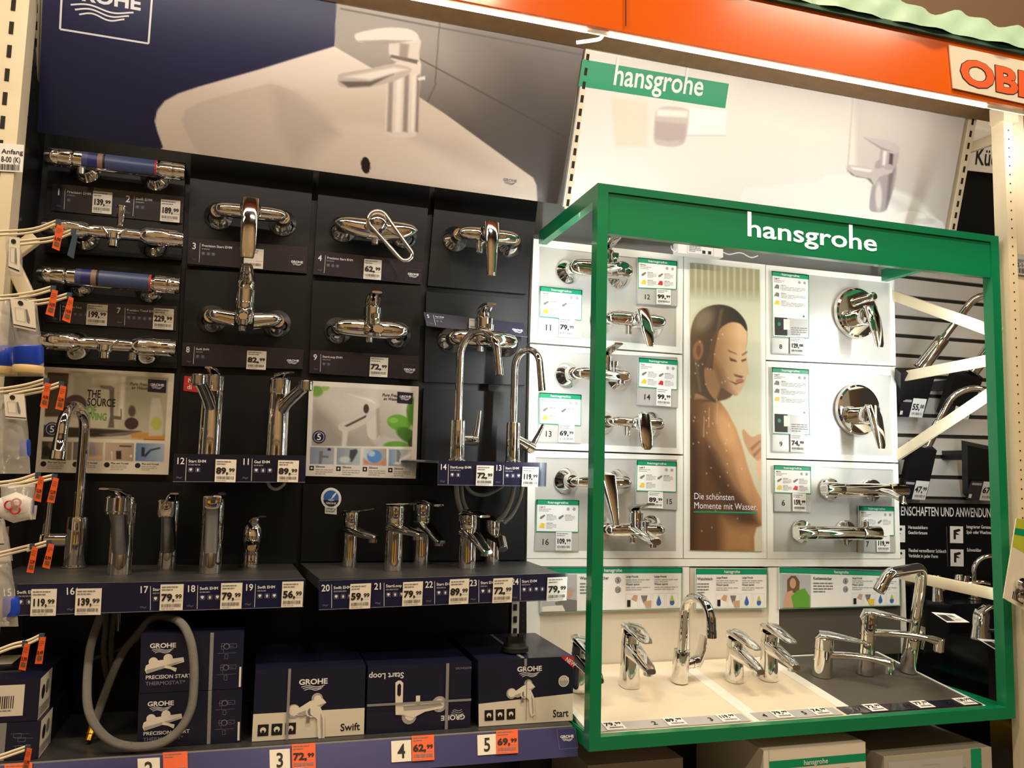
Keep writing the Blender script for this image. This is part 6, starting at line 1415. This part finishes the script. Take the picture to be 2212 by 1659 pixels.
def kitchen_low(label, px, py, H, w, zs, L, rz=0.):
    b = T(px, py) + TN * .0015 + V3(0, w * .8, w * .11); t = Tap(label, b, rz, 'kitchen_tap', pre=.134); m = t.m
    m.lathe((0, 0, .0), (0, 0, 1), [(w * 1.04, 0), (w * 1.03, .004), (w * .97, H * .5), (w * .98, H * .62), (w * .93, H * .625), (w * .93, H * .64), (w, H * .645), (w * .98, H * .9), (w * .7, H * .96)], 'chrome', 32); t.part('body'); m = t.m
    secs = []
    for i in range(11):
        f = i / 10; yy = -L * f; zz = zs + .022 * math.sin(f * math.pi * .62) - .016 * f; ww = w * (.72 - .18 * f) if f < .9 else w * .62; hh = .009 - .002 * f if f < .9 else .010
        secs.append(((0, yy, zz), (ww, 0, 0), (0, 0, hh)))
    m.loft(secs, 'chrome', 20, 2.8); t.part('spout'); m = t.m
    cyl(m, (0, -L + .004, zs - .016 + .03), (0, -L + .004, zs - .022), .0135, 'chrome', 24, .002); t.part('nozzle'); m = t.m
    lever(m, [(0, w * .9, H * .86), (0, w * .5, H * .955), (0, -.01, H * .975), (0, -.06, H * .95), (0, -.105, H * .915)], [w * .7, w * .98, w * .98, w * .8, w * .5], [.005, .008, .007, .005, .003], p=2.6); t.part('lever')
kitchen_low('low chrome kitchen tap with a bowed spout on the dark tray, number 17', 1786, 1466, .114, .0245, .056, .165, .95)
kitchen_low('tall chrome kitchen tap with a bowed spout on the dark tray, number 19', 1878, 1461, .174, .0215, .112, .178, .95)
p = T(1967, 1455) + TN * .001 + V3(0, .01, 0); swan('chrome kitchen tap with an angular high spout on the dark tray, number 20', p, .098, .0225, .300, .170, .0145, .035, rz=-1.3, lev='back', base_ring=False, lever_len=.07, square=True, pre=.22)
# ================================================================== pale poster above the case
q = quad([(1267, 98), (2088, 238), (2040, 498), (1216, 446)], [-.25, -.25, -.10, -.08])
e = empty('poster_board', (q[2] + q[3]) / 2, 'large pale poster board with a candle jar and a basin tap', 'poster')
s = Sheet(q, 'paper_white', .012)
s.ppoly([(1258, 128), (1574, 181), (1566, 234), (1249, 186)], 'green_print', 4)
a = s.uv(1322, 182); b = s.uv(1517, 207); vs, fs, W_ = text_mesh('hansgrohe', 1); fu = (b[0] - a[0])
# the word runs along the slope of the band
rot = math.atan2(-(b[1] - a[1]) * s.h, (b[0] - a[0]) * s.w); LL = math.hypot((b[0] - a[0]) * s.w, (b[1] - a[1]) * s.h); hh = LL / W_ * 1.12
s.text('hansgrohe', a[0], a[1], hh / s.h, 'white_print', 'l', 1, 1 / 1.12, 6, rot=rot, asc=.27)
s.build('board', e)
def paint4(X, Y):
    C = grad(X, (226, 222, 216), (240, 242, 240), (Y - 150) / 250.); C = mix(C, (206, 202, 200), mk(X, Y, [(1845, 170), (2110, 220), (2060, 520), (1985, 430), (1850, 375)], 6) * .8)
    C = mix(C, (196, 192, 190), mk(X, Y, [(1600, 120), (1845, 160), (1835, 250), (1600, 200)], 50) * .5)
    C = mix(C, (190, 186, 184), mk(X, Y, [(1843, 178), (1846, 178), (1832, 372), (1829, 372)], 1.5) * .7); C = mix(C, (224, 216, 192), mk(X, Y, [(1320, 210), (1400, 218), (1398, 318), (1330, 315)], 5) * .6)
    C = mix(C, (250, 250, 250), mk(X, Y, [(1480, 232), (1570, 240), (1565, 292), (1480, 292)], 2) * .8); C = mix(C, (206, 204, 204), mk(X, Y, [(1480, 291), (1568, 291), (1568, 294), (1480, 294)], 1) * .8)
    C = mix(C, (206, 196, 192), mk(X, Y, smooth_poly([(1420, 235), (1450, 230), (1486, 236), (1488, 250), (1482, 300), (1465, 316), (1430, 315), (1413, 305), (1414, 262)], 3), 2)); C = mix(C, (186, 170, 172), mk(X, Y, [(1416, 262), (1482, 268), (1478, 300), (1446, 306), (1414, 300)], 3) * .8); C = mix(C, (186, 172, 178), mk(X, Y, [(1470, 280), (1482, 276), (1477, 306), (1468, 308)], 3) * .7); C = mix(C, (242, 238, 234), mk(X, Y, [(1420, 236), (1486, 240), (1484, 254), (1418, 250)], 3))
    basin = smooth_poly([(1600, 430), (1610, 408), (1640, 402), (1760, 394), (1780, 380), (1830, 378), (1880, 395), (1950, 430), (2045, 500), (1800, 500), (1598, 460)], 3); C = mix(C, (246, 248, 248), mk(X, Y, basin, 2)); C = mix(C, (216, 216, 216), mk(X, Y, [(1880, 405), (1950, 430), (2010, 475), (1960, 470)], 8) * .6)
    C = mix(C, (250, 250, 248), mell(X, Y, 1968, 470, 32, 14, .15)); C = mix(C, (196, 196, 196), mell(X, Y, 2000, 478, 22, 7, .4) * .4)
    body = smooth_poly([(1892, 350), (1925, 335), (1937, 360), (1932, 400), (1920, 440), (1912, 456), (1890, 458), (1878, 450), (1882, 410), (1890, 380)], 3); C = mix(C, (176, 170, 176), mk(X, Y, body, 1.5)); C = mix(C, (226, 224, 226), mell(X, Y, 1898, 425, 7, 30, .6)); C = mix(C, (110, 100, 110), mk(X, Y, [(1922, 345), (1934, 350), (1922, 430), (1914, 450)], 3) * .7)
    C = mix(C, (206, 200, 202), mk(X, Y, smooth_poly([(1830, 358), (1845, 357), (1890, 364), (1905, 362), (1925, 352), (1928, 372), (1900, 382), (1888, 402), (1870, 385), (1846, 382), (1830, 370)], 3), 1.5)); C = mix(C, (120, 112, 118), mk(X, Y, [(1832, 368), (1850, 382), (1880, 386), (1888, 400), (1874, 386), (1840, 378)], 1.5)); C = mix(C, (245, 244, 244), mk(X, Y, [(1838, 360), (1885, 367), (1880, 372), (1842, 366)], 1.5))
    C = mix(C, (186, 178, 184), mk(X, Y, smooth_poly([(1903, 320), (1938, 318), (1940, 345), (1930, 365), (1905, 360)], 3), 1.5)); C = mix(C, (80, 70, 80), mk(X, Y, [(1922, 330), (1930, 332), (1928, 356), (1920, 354)], 1.5) * .9); C = mix(C, (240, 240, 240), mk(X, Y, [(1908, 325), (1916, 326), (1912, 358), (1906, 356)], 2))
    C = mix(C, (204, 196, 202), mk(X, Y, smooth_poly([(1861, 292), (1870, 296), (1910, 302), (1938, 312), (1944, 325), (1930, 332), (1905, 322), (1878, 308)], 3), 1.2)); C = mix(C, (150, 140, 150), mk(X, Y, [(1866, 297), (1905, 318), (1930, 328), (1905, 324)], 1.5) * .7)
    return C
grid_print('printed_picture', e, s, 330, 150, paint4, L=2)
# ================================================================== goods under the case
m = MB(); m.box((1.30, -.19, .745), (1.3, .48, .02), 'shelf_grey'); tag(m.build('lower_shelf'), 'grey shelf with cartons under the green case', 'shelf')
def carton(tl, tr, Y, depth, z0, mt, label, pr=None, topm=None):
    a, b = P(*tl, Y), P(*tr, Y); zt = (a.z + b.z) / 2; e = empty('carton', V3((a.x + b.x) / 2, Y, z0), label, 'carton')
    fr = [V3(a.x, Y, zt), V3(b.x, Y, zt), V3(b.x, Y, z0), V3(a.x, Y, z0)]; m = MB(); m.hexa(fr, [p + V3(0, depth, 0) for p in fr], mt); m.build('box', e)
    s = Sheet([p - V3(0, .0006, 0) for p in fr], mt, .0005); pr(s); s.build('printed_front', e)
    return e, a, b, zt
def pr1(s): s.rect(.05, .14, 1, .24, 'green_print', 1); s.text('hansgrohe', .5, .22, .06, 'white_print', 'c', 1); s.barcode(.22, .40, .36, .5); s.disc(.80, .46, .03, 'ink_light', 2); s.disc(.80, .46, .022, 'carton_white', 3); s.text('SOS', .95, .35, .05, 'ink_grey', 'l', 1, 1, 3, rot=-1.57); s.line(.05, 0, .05, 1, .001, 'ink_light')
ce, a, b, zt = carton((1649, 1616), (1869, 1607), -.40, .30, .756, 'carton_white', 'white carton with a green stripe on the shelf under the green case', pr1)
for k in range(4):
    m = MB(); x = a.x + .03 + k * .055; m.box((x, -.28, zt + .0006), (.045, .05, .001), 'green'); m.build('green_print', ce)
def pr2(s): s.rect(.80, .0, .90, 1, 'green_print', 1); s.text('2', .74, .40, .12, 'ink_light', 'c', 1); s.rect(.04, .1, .72, .9, 'holder_grey', 1); s.frame(.35, .2, .5, .5, .001, 'ink_light')
carton((1909, 1632), (2141, 1616), -.39, .30, .756, 'carton_grey', 'grey carton with a green band at its end under the green case', pr2)
def pr3(s): s.rect(.3, .3, .6, .6, 'ink_light', 1)
carton((1270, 1650), (1475, 1640), -.26, .24, .756, 'carton_grey', 'dim grey carton below the green case beside the blue shelf edge', pr3)
# yellow beam of the next bay
A, B = P(2085, 1572, -.06), P(2225, 1612, -.26); m = MB(); d = (B - A).normalized(); u_ = V3(0, 0, 1); s_ = d.cross(u_).normalized()
m.loft([(A - d * .06, s_ * .018, u_ * .034), (B + d * .3, s_ * .018, u_ * .034)], 'yellow', 12, 8); tag(m.build('rack_beam', None, 30), 'yellow racking beam beside the cartons at the cream post', 'beam')
# ================================================================== the next bay behind the post
YR = .10
e = empty('slat_wall', P(2040, 1086, YR), 'pale slatted wall of the next bay behind the white braces', 'wall panel')
def yat(x, y0, y1): return y0 + (y1 - y0) * (x - 1916) / (2212 - 1916)
gr = [(548, 588), (592, 628), (636, 667), (681, 707), (722, 744), (765, 783), (808, 824), (851, 862), (895, 902), (939, 945), (983, 990), (1028, 1032), (1074, 1078)]
m = MB(); m.slab(quad([(1890, 500), (2260, 560), (2260, 1250), (1890, 1240)], YR + .012), .006, 'groove'); m.build('backing', e)
for (l0, r0), (l1, r1) in zip(gr, gr[1:]):
    m = MB(); m.slab(quad([(1905, l0 + 4), (2245, r0 + 8), (2245, r1 - 1), (1905, l1 - 4)], YR), .010, 'slat_white'); m.build('slat', e)
m = MB(); m.slab(quad([(1910, 1076), (2245, 1084), (2245, 1090), (1910, 1086)], YR - .01), .02, 'steel_grey'); tag(m.build('steel_rail'), 'grey steel rail between the slatted wall and the black icon board', 'rail')
s = Sheet(quad([(1905, 1088), (2240, 1095), (2243, 1262), (1905, 1252)], YR - .004), 'black_gloss', .006)
u_, v_ = s.uv(1945, 1113); s.text('ENSCHAFTEN UND ANWENDUNGEN DER', u_, v_, .115, 'white_print', 'l', 1, 1, 3, fit=s.uv(2192, 1121)[0] - u_)
for x, y in ((1940, 1153), (1940, 1205), (2066, 1155), (2067, 1205), (2194, 1158), (2196, 1208)):
    u_, v_ = s.uv(x, y); s.rect(u_ - .042, v_ - .11, u_ + .042, v_ + .11, 'paper_white', 2); s.poly([(u_ - .02, v_ + .06), (u_ - .02, v_ - .06), (u_ + .02, v_ - .08), (u_ + .025, v_ - .05), (u_ - .005, v_ - .03), (u_ + .02, v_ + .0), (u_ - .005, v_ + .0), (u_ - .005, v_ + .06)], 'ink', 3)
for x, y, t1, t2 in ((1961, 1142, 'Herausziehbare', 'Geschirrbrause'), (1962, 1192, 'Flexibel verstellbarer Schlauch', 'Verbleibt in jeder Form'), (2087, 1141, 'Integrierter Gerateanschluss', 'Spul- oder Waschmaschine'), (2088, 1191, 'Schwenkbar', '')):
    u_, v_ = s.uv(x, y); s.text(t1, u_, v_, .042, 'white_print', 'l', 1, .8, 3)
    if t2: s.text(t2, u_, v_ + .07, .042, 'white_print', 'l', 1, .8, 3)
s.pline([(2044, 1137), (2047, 1223)], .0012, 'grey_print', 3, px=True); tag(s.build('icon_board'), 'black board with white usage icons and lettering below the slatted wall', 'board')
# sign of the next bay
s = Sheet(quad([(2060, 245), (2240, 268), (2240, 385), (2040, 362)], [-.06, -.06, -.03, -.03]), 'slat_white', .006); u_, v_ = s.uv(2104, 354); s.text('Küche', u_, v_, .30, 'ink', 'l', 1, .72, 3); tag(s.build('bay_sign'), 'white wall sign lettered in bold black above the black panel', 'sign')
m = MB(); m.slab(quad([(2090, 364), (2240, 386), (2240, 600), (2056, 556)], [-.02, -.02, .06, .06]), .01, 'black_board'); tag(m.build('wall_panel'), 'plain black panel below the white wall sign', 'panel')
# stands and taps of the next bay
STANDS = [([(1946, 806), (2022, 806), (1994, 900), (1944, 898)], '55', '00', 'black sloping tap stand under the first tall leaning tap'), ([(2066, 808), (2124, 817), (2094, 904), (2034, 900)], '', '', 'black sloping tap stand beside the green post, crossed by the brace'),
          ([(1975, 962), (2024, 973), (2000, 1078), (1950, 1076)], '47', '99', 'black sloping tap stand of the wide arch tap, above the icon board'), ([(2090, 962), (2158, 976), (2150, 1080), (2092, 1078)], '67', '99', 'black sloping tap stand low beside the green post')]
for k, (pts, eur, c_, lab) in enumerate(STANDS):
    q = quad(pts, [-.05, -.05, .05, .05]); e = empty('tap_stand', (q[2] + q[3]) / 2, lab, 'stand'); m = MB(); m.slab(q, .03, 'black_board'); m.build('block', e)
    c = (q[0] + q[1]) / 2 + V3(0, .03, -.02); m = MB(); m.box((c.x, (c.y + YR) / 2, c.z), (.03, YR - c.y - .002, .03), 'dark_metal'); m.build('wall_arm', e)
    s = Sheet(quad([(pts[3][0] + 6, pts[3][1] - 40), (pts[2][0] + 8, pts[2][1] - 38), (pts[2][0] - 2, pts[2][1] + 2), (pts[3][0] - 4, pts[3][1] + 1)], [.008, .008, .046, .046]), 'navy_dark', .002); s.rect(.45, .0, 1, 1, 'paper_white', 1)
    if eur: s.text(eur + ',', .48, .6, .3, 'ink', 'l', 2, 1, 3, fit=.32); s.text(c_, .80, .5, .18, 'ink', 'l', 2, 1, 3, fit=.16)
    s.barcode(.52, .74, .95, .88, 10, 'ink_grey'); s.rect(.05, .1, .4, .22, 'ink_light', 2); s.rect(.04, .7, .14, .9, 'paper', 2); s.build('price_card', e)
def bay_tap(label, px, py, y, **k):
    swan(label, P(px, py, y), **k)
bay_tap('tall chrome kitchen tap leaning out of the slatted wall above the steep brace', 1988, 796, -.03, hb=.11, rb=.021, hp=.30, reach=.13, rp=.011, drop=.04, rz=.9, lev='right', tilt=.62, lever_len=.075)
bay_tap('tall chrome kitchen tap leaning out beside the green post, half hidden', 2098, 806, -.03, hb=.10, rb=.02, hp=.27, reach=.11, rp=.010, drop=.05, rz=.9, lev='right', tilt=.62)
bay_tap('chrome kitchen tap with a wide arch on the stand above the icon board', 1998, 968, -.02, hb=.09, rb=.016, hp=.235, reach=.17, rp=.0095, drop=.04, rz=.95, lev='rightup', tilt=.45, lever_len=.05)
# podium of the next bay
e = empty('podium', P(2080, 1500, .0), 'black stepped podium of the next bay behind the tray edge', 'podium')
zs = [P(2060, 1262, .04).z, P(2105, 1296, -.08).z, P(2118, 1376, -.20).z]
for i, (y0, y1, zt) in enumerate(((-.02, YR - .014, zs[0]), (-.14, -.021, zs[1]), (-.27, -.141, zs[2]))):
    m = MB(); m.box((2.16, (y0 + y1) / 2, (zt + .76) / 2), (.50, y1 - y0, zt - .76), 'black_gloss'); m.build('step', e)
for pts, lab in (([(2012, 1322), (2062, 1326), (2094, 1344), (2046, 1344)], 'small price card lying on the podium behind the angular tap'), ([(2110, 1379), (2160, 1383), (2196, 1402), (2152, 1404)], 'small price card lying on the podium near the green post')):
    zc = (zs[1] if pts[0][0] < 2050 else zs[2]) + .0015
    q = [PZ(*p, zc) for p in pts]; s = Sheet(q, 'paper_white', .0008); s.rect(.06, .25, .45, .9, 'navy_dark', 1); s.rect(.5, .2, .75, .5, 'ink_grey', 1); s.greek(.5, .6, .95, .9, 2); tag(s.build('price_card'), lab, 'price card')
pt = P(2118, 1376, -.20); t = Tap('low chrome kitchen tap with a square loop spout on the black podium', pt, .3, 'kitchen_tap'); m = t.m
m.loft([((0, 0, 0), (.028, 0, 0), (0, .024, 0)), ((.002, 0, .03), (.022, 0, 0), (0, .02, 0)), ((.006, 0, .06), (.022, 0, 0), (0, .02, 0)), ((.014, 0, .074), (.018, 0, 0), (0, .016, .004))], 'chrome', 24, 3); t.part('body'); m = t.m
m.loft([((.0, -.01, .02), (.010, 0, .004), (0, .012, 0)), ((.06, -.04, .02), (.010, 0, .004), (0, .010, 0)), ((.11, -.07, .024), (.008, 0, .004), (0, .008, 0))], 'chrome', 16, 3); t.part('spout'); m = t.m
lever(m, [(-.004, 0, .066), (.02, -.01, .082), (.06, -.03, .084), (.10, -.05, .072)], [.016, .017, .014, .010], [.006, .006, .005, .003], side=V3(.4, .9, 0).normalized()); t.part('lever')
pt = P(2105, 1296, -.08); swan('chrome swan neck tap on the podium in front of the icon board', pt, hb=.05, rb=.016, hp=.13, reach=.10, rp=.007, drop=.02, rz=1.1, lev='right', lever_len=.03)
pt = P(2026, 1316, -.09); pt.z = zs[1] + .0005; t = Tap('chrome two valve bridge tap on the podium behind the angular tap', pt, 0, 'kitchen_tap'); m = t.m
m.lathe((0, 0, 0), (0, 0, 1), [(.016, 0), (.014, .03), (.012, .05)], 'chrome', 18); t.part('body'); m = t.m; m.tube(cat([(0, 0, .03), (.05, -.02, .045), (.10, -.05, .06), (.13, -.06, .056)]), .006, 'chrome', 12); t.part('spout'); m = t.m
for sx in (-.02, .06): m.lathe((sx + .02, 0, .045), (0, 0, 1), [(.006, 0), (.006, .012), (.013, .016), (.010, .03)], 'chrome', 14); t.part('valve_handle'); m = t.m
# labels on the racking posts
s = Sheet(quad([(-30, 307), (52, 313), (49, 372), (-32, 368)], -.253), 'paper_white', .001); s.text('satz Anfang', .985, .36, .16, 'ink', 'r', 1, 1, 2, fit=.95); s.text('8-00 (K)', .93, .66, .19, 'ink', 'r', 1, 1, 2, fit=.52); s.barcode(.4, .74, .92, .95, 16); tag(s.build('rack_label'), 'white racking label with a barcode on the slotted cream post', 'label')
s = Sheet(quad([(2189, 547), (2260, 556), (2262, 600), (2192, 592)], -.405), 'holder_grey', .001); s.text('Lagerplatz', .06, .36, .16, 'ink_grey', 'l', 1, 1, 2); s.text('2-146', .08, .62, .2, 'ink', 'l', 1); s.barcode(.08, .68, .7, .92, 12); tag(s.build('rack_label'), 'pale racking label on the post beside the green header', 'label')
# hanging pack at the right edge
e = empty('hanging_pack', P(2200, 1330, -.47), 'green and white blister pack hanging in front of the cream post', 'pack')
s = Sheet(quad([(2196, 1120), (2270, 1128), (2250, 1340), (2168, 1292)], -.47), 'carton_white', .003); s.poly([(0, 0), (1, 0), (1, .45), (0, .35)], 'lime_print', 1); s.rect(0, .12, 1, .2, 'green_print', 2); s.barcode(.2, .86, .5, .95); s.disc(.3, .85, .006, 'ink_grey', 2); s.build('backing_card', e)
m = MB(); c = P(2205, 1262, -.475); m.lathe(c, (0, -1, 0), [(.016, 0), (.016, .006), (.010, .012)], 'chrome', 20); m.lathe(c + V3(.002, 0, -.03), (0, -1, 0), [(.014, 0), (.014, .006), (.009, .012)], 'chrome', 20); m.build('fitting', e)
# ================================================================== hooks and hanging bags at the left
def hook(pts, Y, label, r=.0021):
    e = empty('display_hook', P(*pts[0], Y), label, 'hook')
    for k, dy in enumerate((0, 8)):
        W_ = [P(p[0] - (2 if k else 0), p[1] + dy, Y + k * .018) for p in pts]; m = MB(); m.tube(cat(W_, 4), r, 'post_cream', 10); m.build('wire', e)
    m = MB(); c = P(pts[-1][0] + 2, pts[-1][1] + 4, Y); m.box(c, (.007, .005, .009), 'blue_tag'); m.build('tag_clip', e)
def flag(q4, Y, txt, label, base='orange'):
    q = quad(q4, Y); s = Sheet(q, base, .001)
    if txt: s.text(txt, .5, .64, .13, 'ink', 'c', 2, 1, 2, fit=.85); s.rect(.2, .70, .85, .86, 'brown_print', 2); s.greek(.15, .12, .85, .36, 3, 'brown_print', 2, .3)
    tag(s.build('hook_tag'), label, 'hook tag')
YH = -.62
HK = [([(-60, 501), (0, 500), (72, 494), (124, 476)], 'uppermost pale double hook, carrying an orange tag'), ([(28, 522), (70, 518), (115, 512), (157, 496)], 'pale double hook with a blank blue tag'),
      ([(-60, 644), (0, 640), (65, 632), (113, 619)], 'double hook of the second tier, with the orange tag nearer the wall of bags'), ([(32, 656), (70, 651), (110, 645), (148, 634)], 'double hook of the second tier carrying the card of the blue tube bag'),
      ([(-60, 846), (0, 840), (55, 831), (98, 819)], 'double hook of the third tier above the clear bag with a blue clip'), ([(20, 852), (60, 844), (100, 836), (131, 826)], 'shorter double hook of the third tier beside the white kitchen poster'),
      ([(-60, 1050), (0, 1042), (40, 1036), (80, 1023)], 'double hook of the fourth tier above the bag of ring fittings'), ([(20, 1046), (60, 1040), (95, 1031), (116, 1026)], 'shorter double hook of the fourth tier below the kitchen poster'),
      ([(-60, 1206), (0, 1194), (40, 1184), (68, 1177)], 'double hook of the fifth tier beside the large swan neck tap'), ([(60, 1182), (80, 1176), (104, 1169)], 'hook end of the fifth tier crossing the rod lever'),
      ([(-60, 1425), (0, 1402), (30, 1391), (52, 1386)], 'double hook of the sixth tier above the long navy boxes'), ([(50, 1388), (70, 1380), (88, 1371)], 'hook end of the sixth tier pointing at the hose loop'), ([(-60, 1650), (0, 1632), (35, 1620), (58, 1612)], 'lowest double hook in front of the long navy boxes')]
for i, (p, lab) in enumerate(HK): hook(p, YH, lab)
FL = [([(123, 484), (138, 489), (128, 542), (112, 535)], '6,99', 'orange hook tag on the uppermost hook'), ([(158, 501), (168, 508), (159, 559), (145, 551)], '', 'blank dark blue hook tag hanging from the uppermost tier'),
      ([(113, 625), (125, 628), (116, 684), (98, 678)], '14,99', 'orange hook tag of the second tier, nearer the bags'), ([(149, 640), (159, 644), (151, 698), (134, 691)], '14,99', 'orange hook tag of the second tier, beside a cream price tag'),
      ([(98, 826), (110, 829), (102, 883), (86, 878)], '14,99', 'orange hook tag at the corner of the kitchen poster'), ([(131, 832), (143, 835), (136, 887), (119, 883)], '12,99', 'orange hook tag wholly in front of the kitchen poster'),
      ([(84, 1028), (95, 1031), (88, 1085), (73, 1081)], '12,99', 'orange hook tag just beside the bag of ring fittings'), ([(115, 1031), (127, 1034), (117, 1087), (101, 1084)], '12,99', 'orange hook tag above the rod lever'),
      ([(70, 1180), (82, 1183), (72, 1238), (57, 1236)], '12,99', 'orange hook tag beside the swan neck tap, nearer the shelf end'), ([(105, 1174), (117, 1177), (107, 1229), (91, 1225)], '8,99', 'orange hook tag in front of the rod lever'),
      ([(53, 1390), (65, 1391), (55, 1449), (40, 1446)], '5,99', 'orange hook tag over the top of the long boxes, nearer the bags'), ([(86, 1377), (99, 1376), (91, 1434), (75, 1434)], '8,49', 'orange hook tag over the top of the long boxes, nearer the hose'), ([(58, 1616), (69, 1618), (61, 1668), (46, 1666)], '11,99', 'lowest orange hook tag in front of the long navy boxes')]
for q4, txt, lab in FL: flag(q4, YH - .004, txt, lab, 'orange' if 'orange' in lab else 'blue_tag')
def bag(pts_top, pts_bot, Y, card, label, items):
    """clear bag: top edge (x0 x1 y), bottom edge (x0 x1 y)"""
    x0, x1, y0 = pts_top; X0, X1, y1 = pts_bot; e = empty('hanging_bag', P((X0 + X1) / 2, y1, Y), label, 'bag'); m = MB(); secs = []
    for i in range(9):
        f = i / 8; a = P(x0 + (X0 - x0) * f, y0 + (y1 - y0) * f, Y); b = P(x1 + (X1 - x1) * f, y0 + (y1 - y0) * f, Y); c = (a + b) / 2; th = .002 + .020 * math.sin(math.pi * f) ** .7
        secs.append((c + V3(0, 0, .003 * math.sin(i * 2)), (b - a) / 2, V3(0, th, 0)))
    m.loft(secs, 'bag', 24, 2.2); m.build('clear_film', e)
    if card:
        s = Sheet(quad(card, Y - .026), 'paper', .001); s.frame(.15, .3, .55, .75, .0006, 'ink_light'); s.poly([(.6, .3), (.68, .3), (.76, .65), (.72, .78), (.62, .72)], 'ink_grey', 2); s.rect(0, .90, 1, .94, 'navy', 2); s.disc(.42, .12, .004, 'hole', 2, 10); s.build('header_card', e)
    for k in items: k(e)
def it_tube(cx, y0, y1, w, Yc, mt, ring=None):
    def f(e):
        a, b = P(cx, y0, Yc), P(cx, y1, Yc); m = MB(); m.lathe(b, a - b, [(w * .9, 0), (w, .003), (w, (a - b).length - .004), (w * .85, (a - b).length)], mt, 24); m.build('blue_part' if 'blue' in mt else 'fitting', e)
        if ring: m = MB(); m.lathe(b - V3(0, 0, .012), V3(0, 0, 1), [(w * 1.02, 0), (w * 1.06, .003), (w * 1.06, .010), (w, .012)], ring, 24); m.build('tan_ring', e)
    return f
bag((12, 42, 512), (20, 50, 594), -.60, [(20, 512), (43, 514), (42, 592), (18, 582)], 'flat clear pack with a white card below the uppermost hook', [])
bag((-40, 18, 640), (-50, 38, 812), -.57, None, 'clear bag with a blue fitting at the picture edge below the second tier', [it_tube(5, 748, 792, .018, -.57, 'blue_plastic', 'tan_plastic')])
bag((22, 78, 644), (38, 97, 812), -.60, [(22, 644), (74, 652), (78, 716), (30, 706)], 'clear bag with a blue and tan fitting under a white card', [it_tube(62, 746, 790, .0215, -.60, 'blue_plastic', 'tan_plastic')])
def it_pipe(e):
    m = MB(); m.tube([P(20, 780, -.56), P(16, 650, -.56)], .011, 'bag', 12); m.build('clear_tube', e)
bag((2, 54, 850), (-6, 66, 1022), -.60, [(8, 852), (52, 852), (57, 908), (12, 904)], 'clear bag with a small blue clip under the third tier', [it_tube(54, 950, 985, .008, -.60, 'blue_plastic')])
bag((-60, 4, 845), (-70, 8, 1010), -.56, None, 'clear bag cut by the picture edge below the third tier', [it_tube(-20, 930, 980, .016, -.56, 'tan_plastic')])
def it_rings(e):
    m = MB(); c = P(32, 1096, -.62); m.loft([(c + V3(-.022, 0, 0), (0, .012, 0), (0, 0, .014)), (c, (0, .016, 0), (0, 0, .024)), (c + V3(.024, 0, -.002), (0, .012, 0), (0, 0, .016))], 'paper_white', 20, 2.4); m.build('white_fitting', e)
    for x, y in ((20, 1091), (35, 1086), (33, 1101)):
        m = MB(); c = P(x, y, -.639); n = 14; m.tube([c + V3(math.cos(6.2832 * i / n) * .0062, 0, math.sin(6.2832 * i / n) * .0062) for i in range(n + 1)], .0014, 'red_print', 8, False); m.build('red_ring', e)
    for x in (8, 60): m = MB(); c = P(x, 1095, -.615); m.lathe(c - V3(0, 0, .012), (0, 0, 1), [(.008, 0), (.009, .004), (.009, .022), (.006, .026)], 'blue_plastic', 16); m.build('blue_part', e)
    m = MB(); m.slab(quad([(62, 1092), (80, 1092), (76, 1122), (56, 1122)], -.60), .002, 'paper'); m.build('paper_slip', e)
bag((0, 78, 1046), (10, 70, 1122), -.62, None, 'clear bag with a white fitting and three red rings', [it_rings])
bag((-50, 22, 1200), (-40, 40, 1352), -.58, None, 'clear bag with blue parts beside the end of the dark shelf', [it_tube(24, 1290, 1330, .012, -.58, 'blue_plastic')])
bag((-60, 8, 1120), (-50, 28, 1210), -.56, [(-30, 1120), (2, 1122), (10, 1180), (-30, 1180)], 'clear bag with a pale card cut by the picture edge above the shelf end', [])
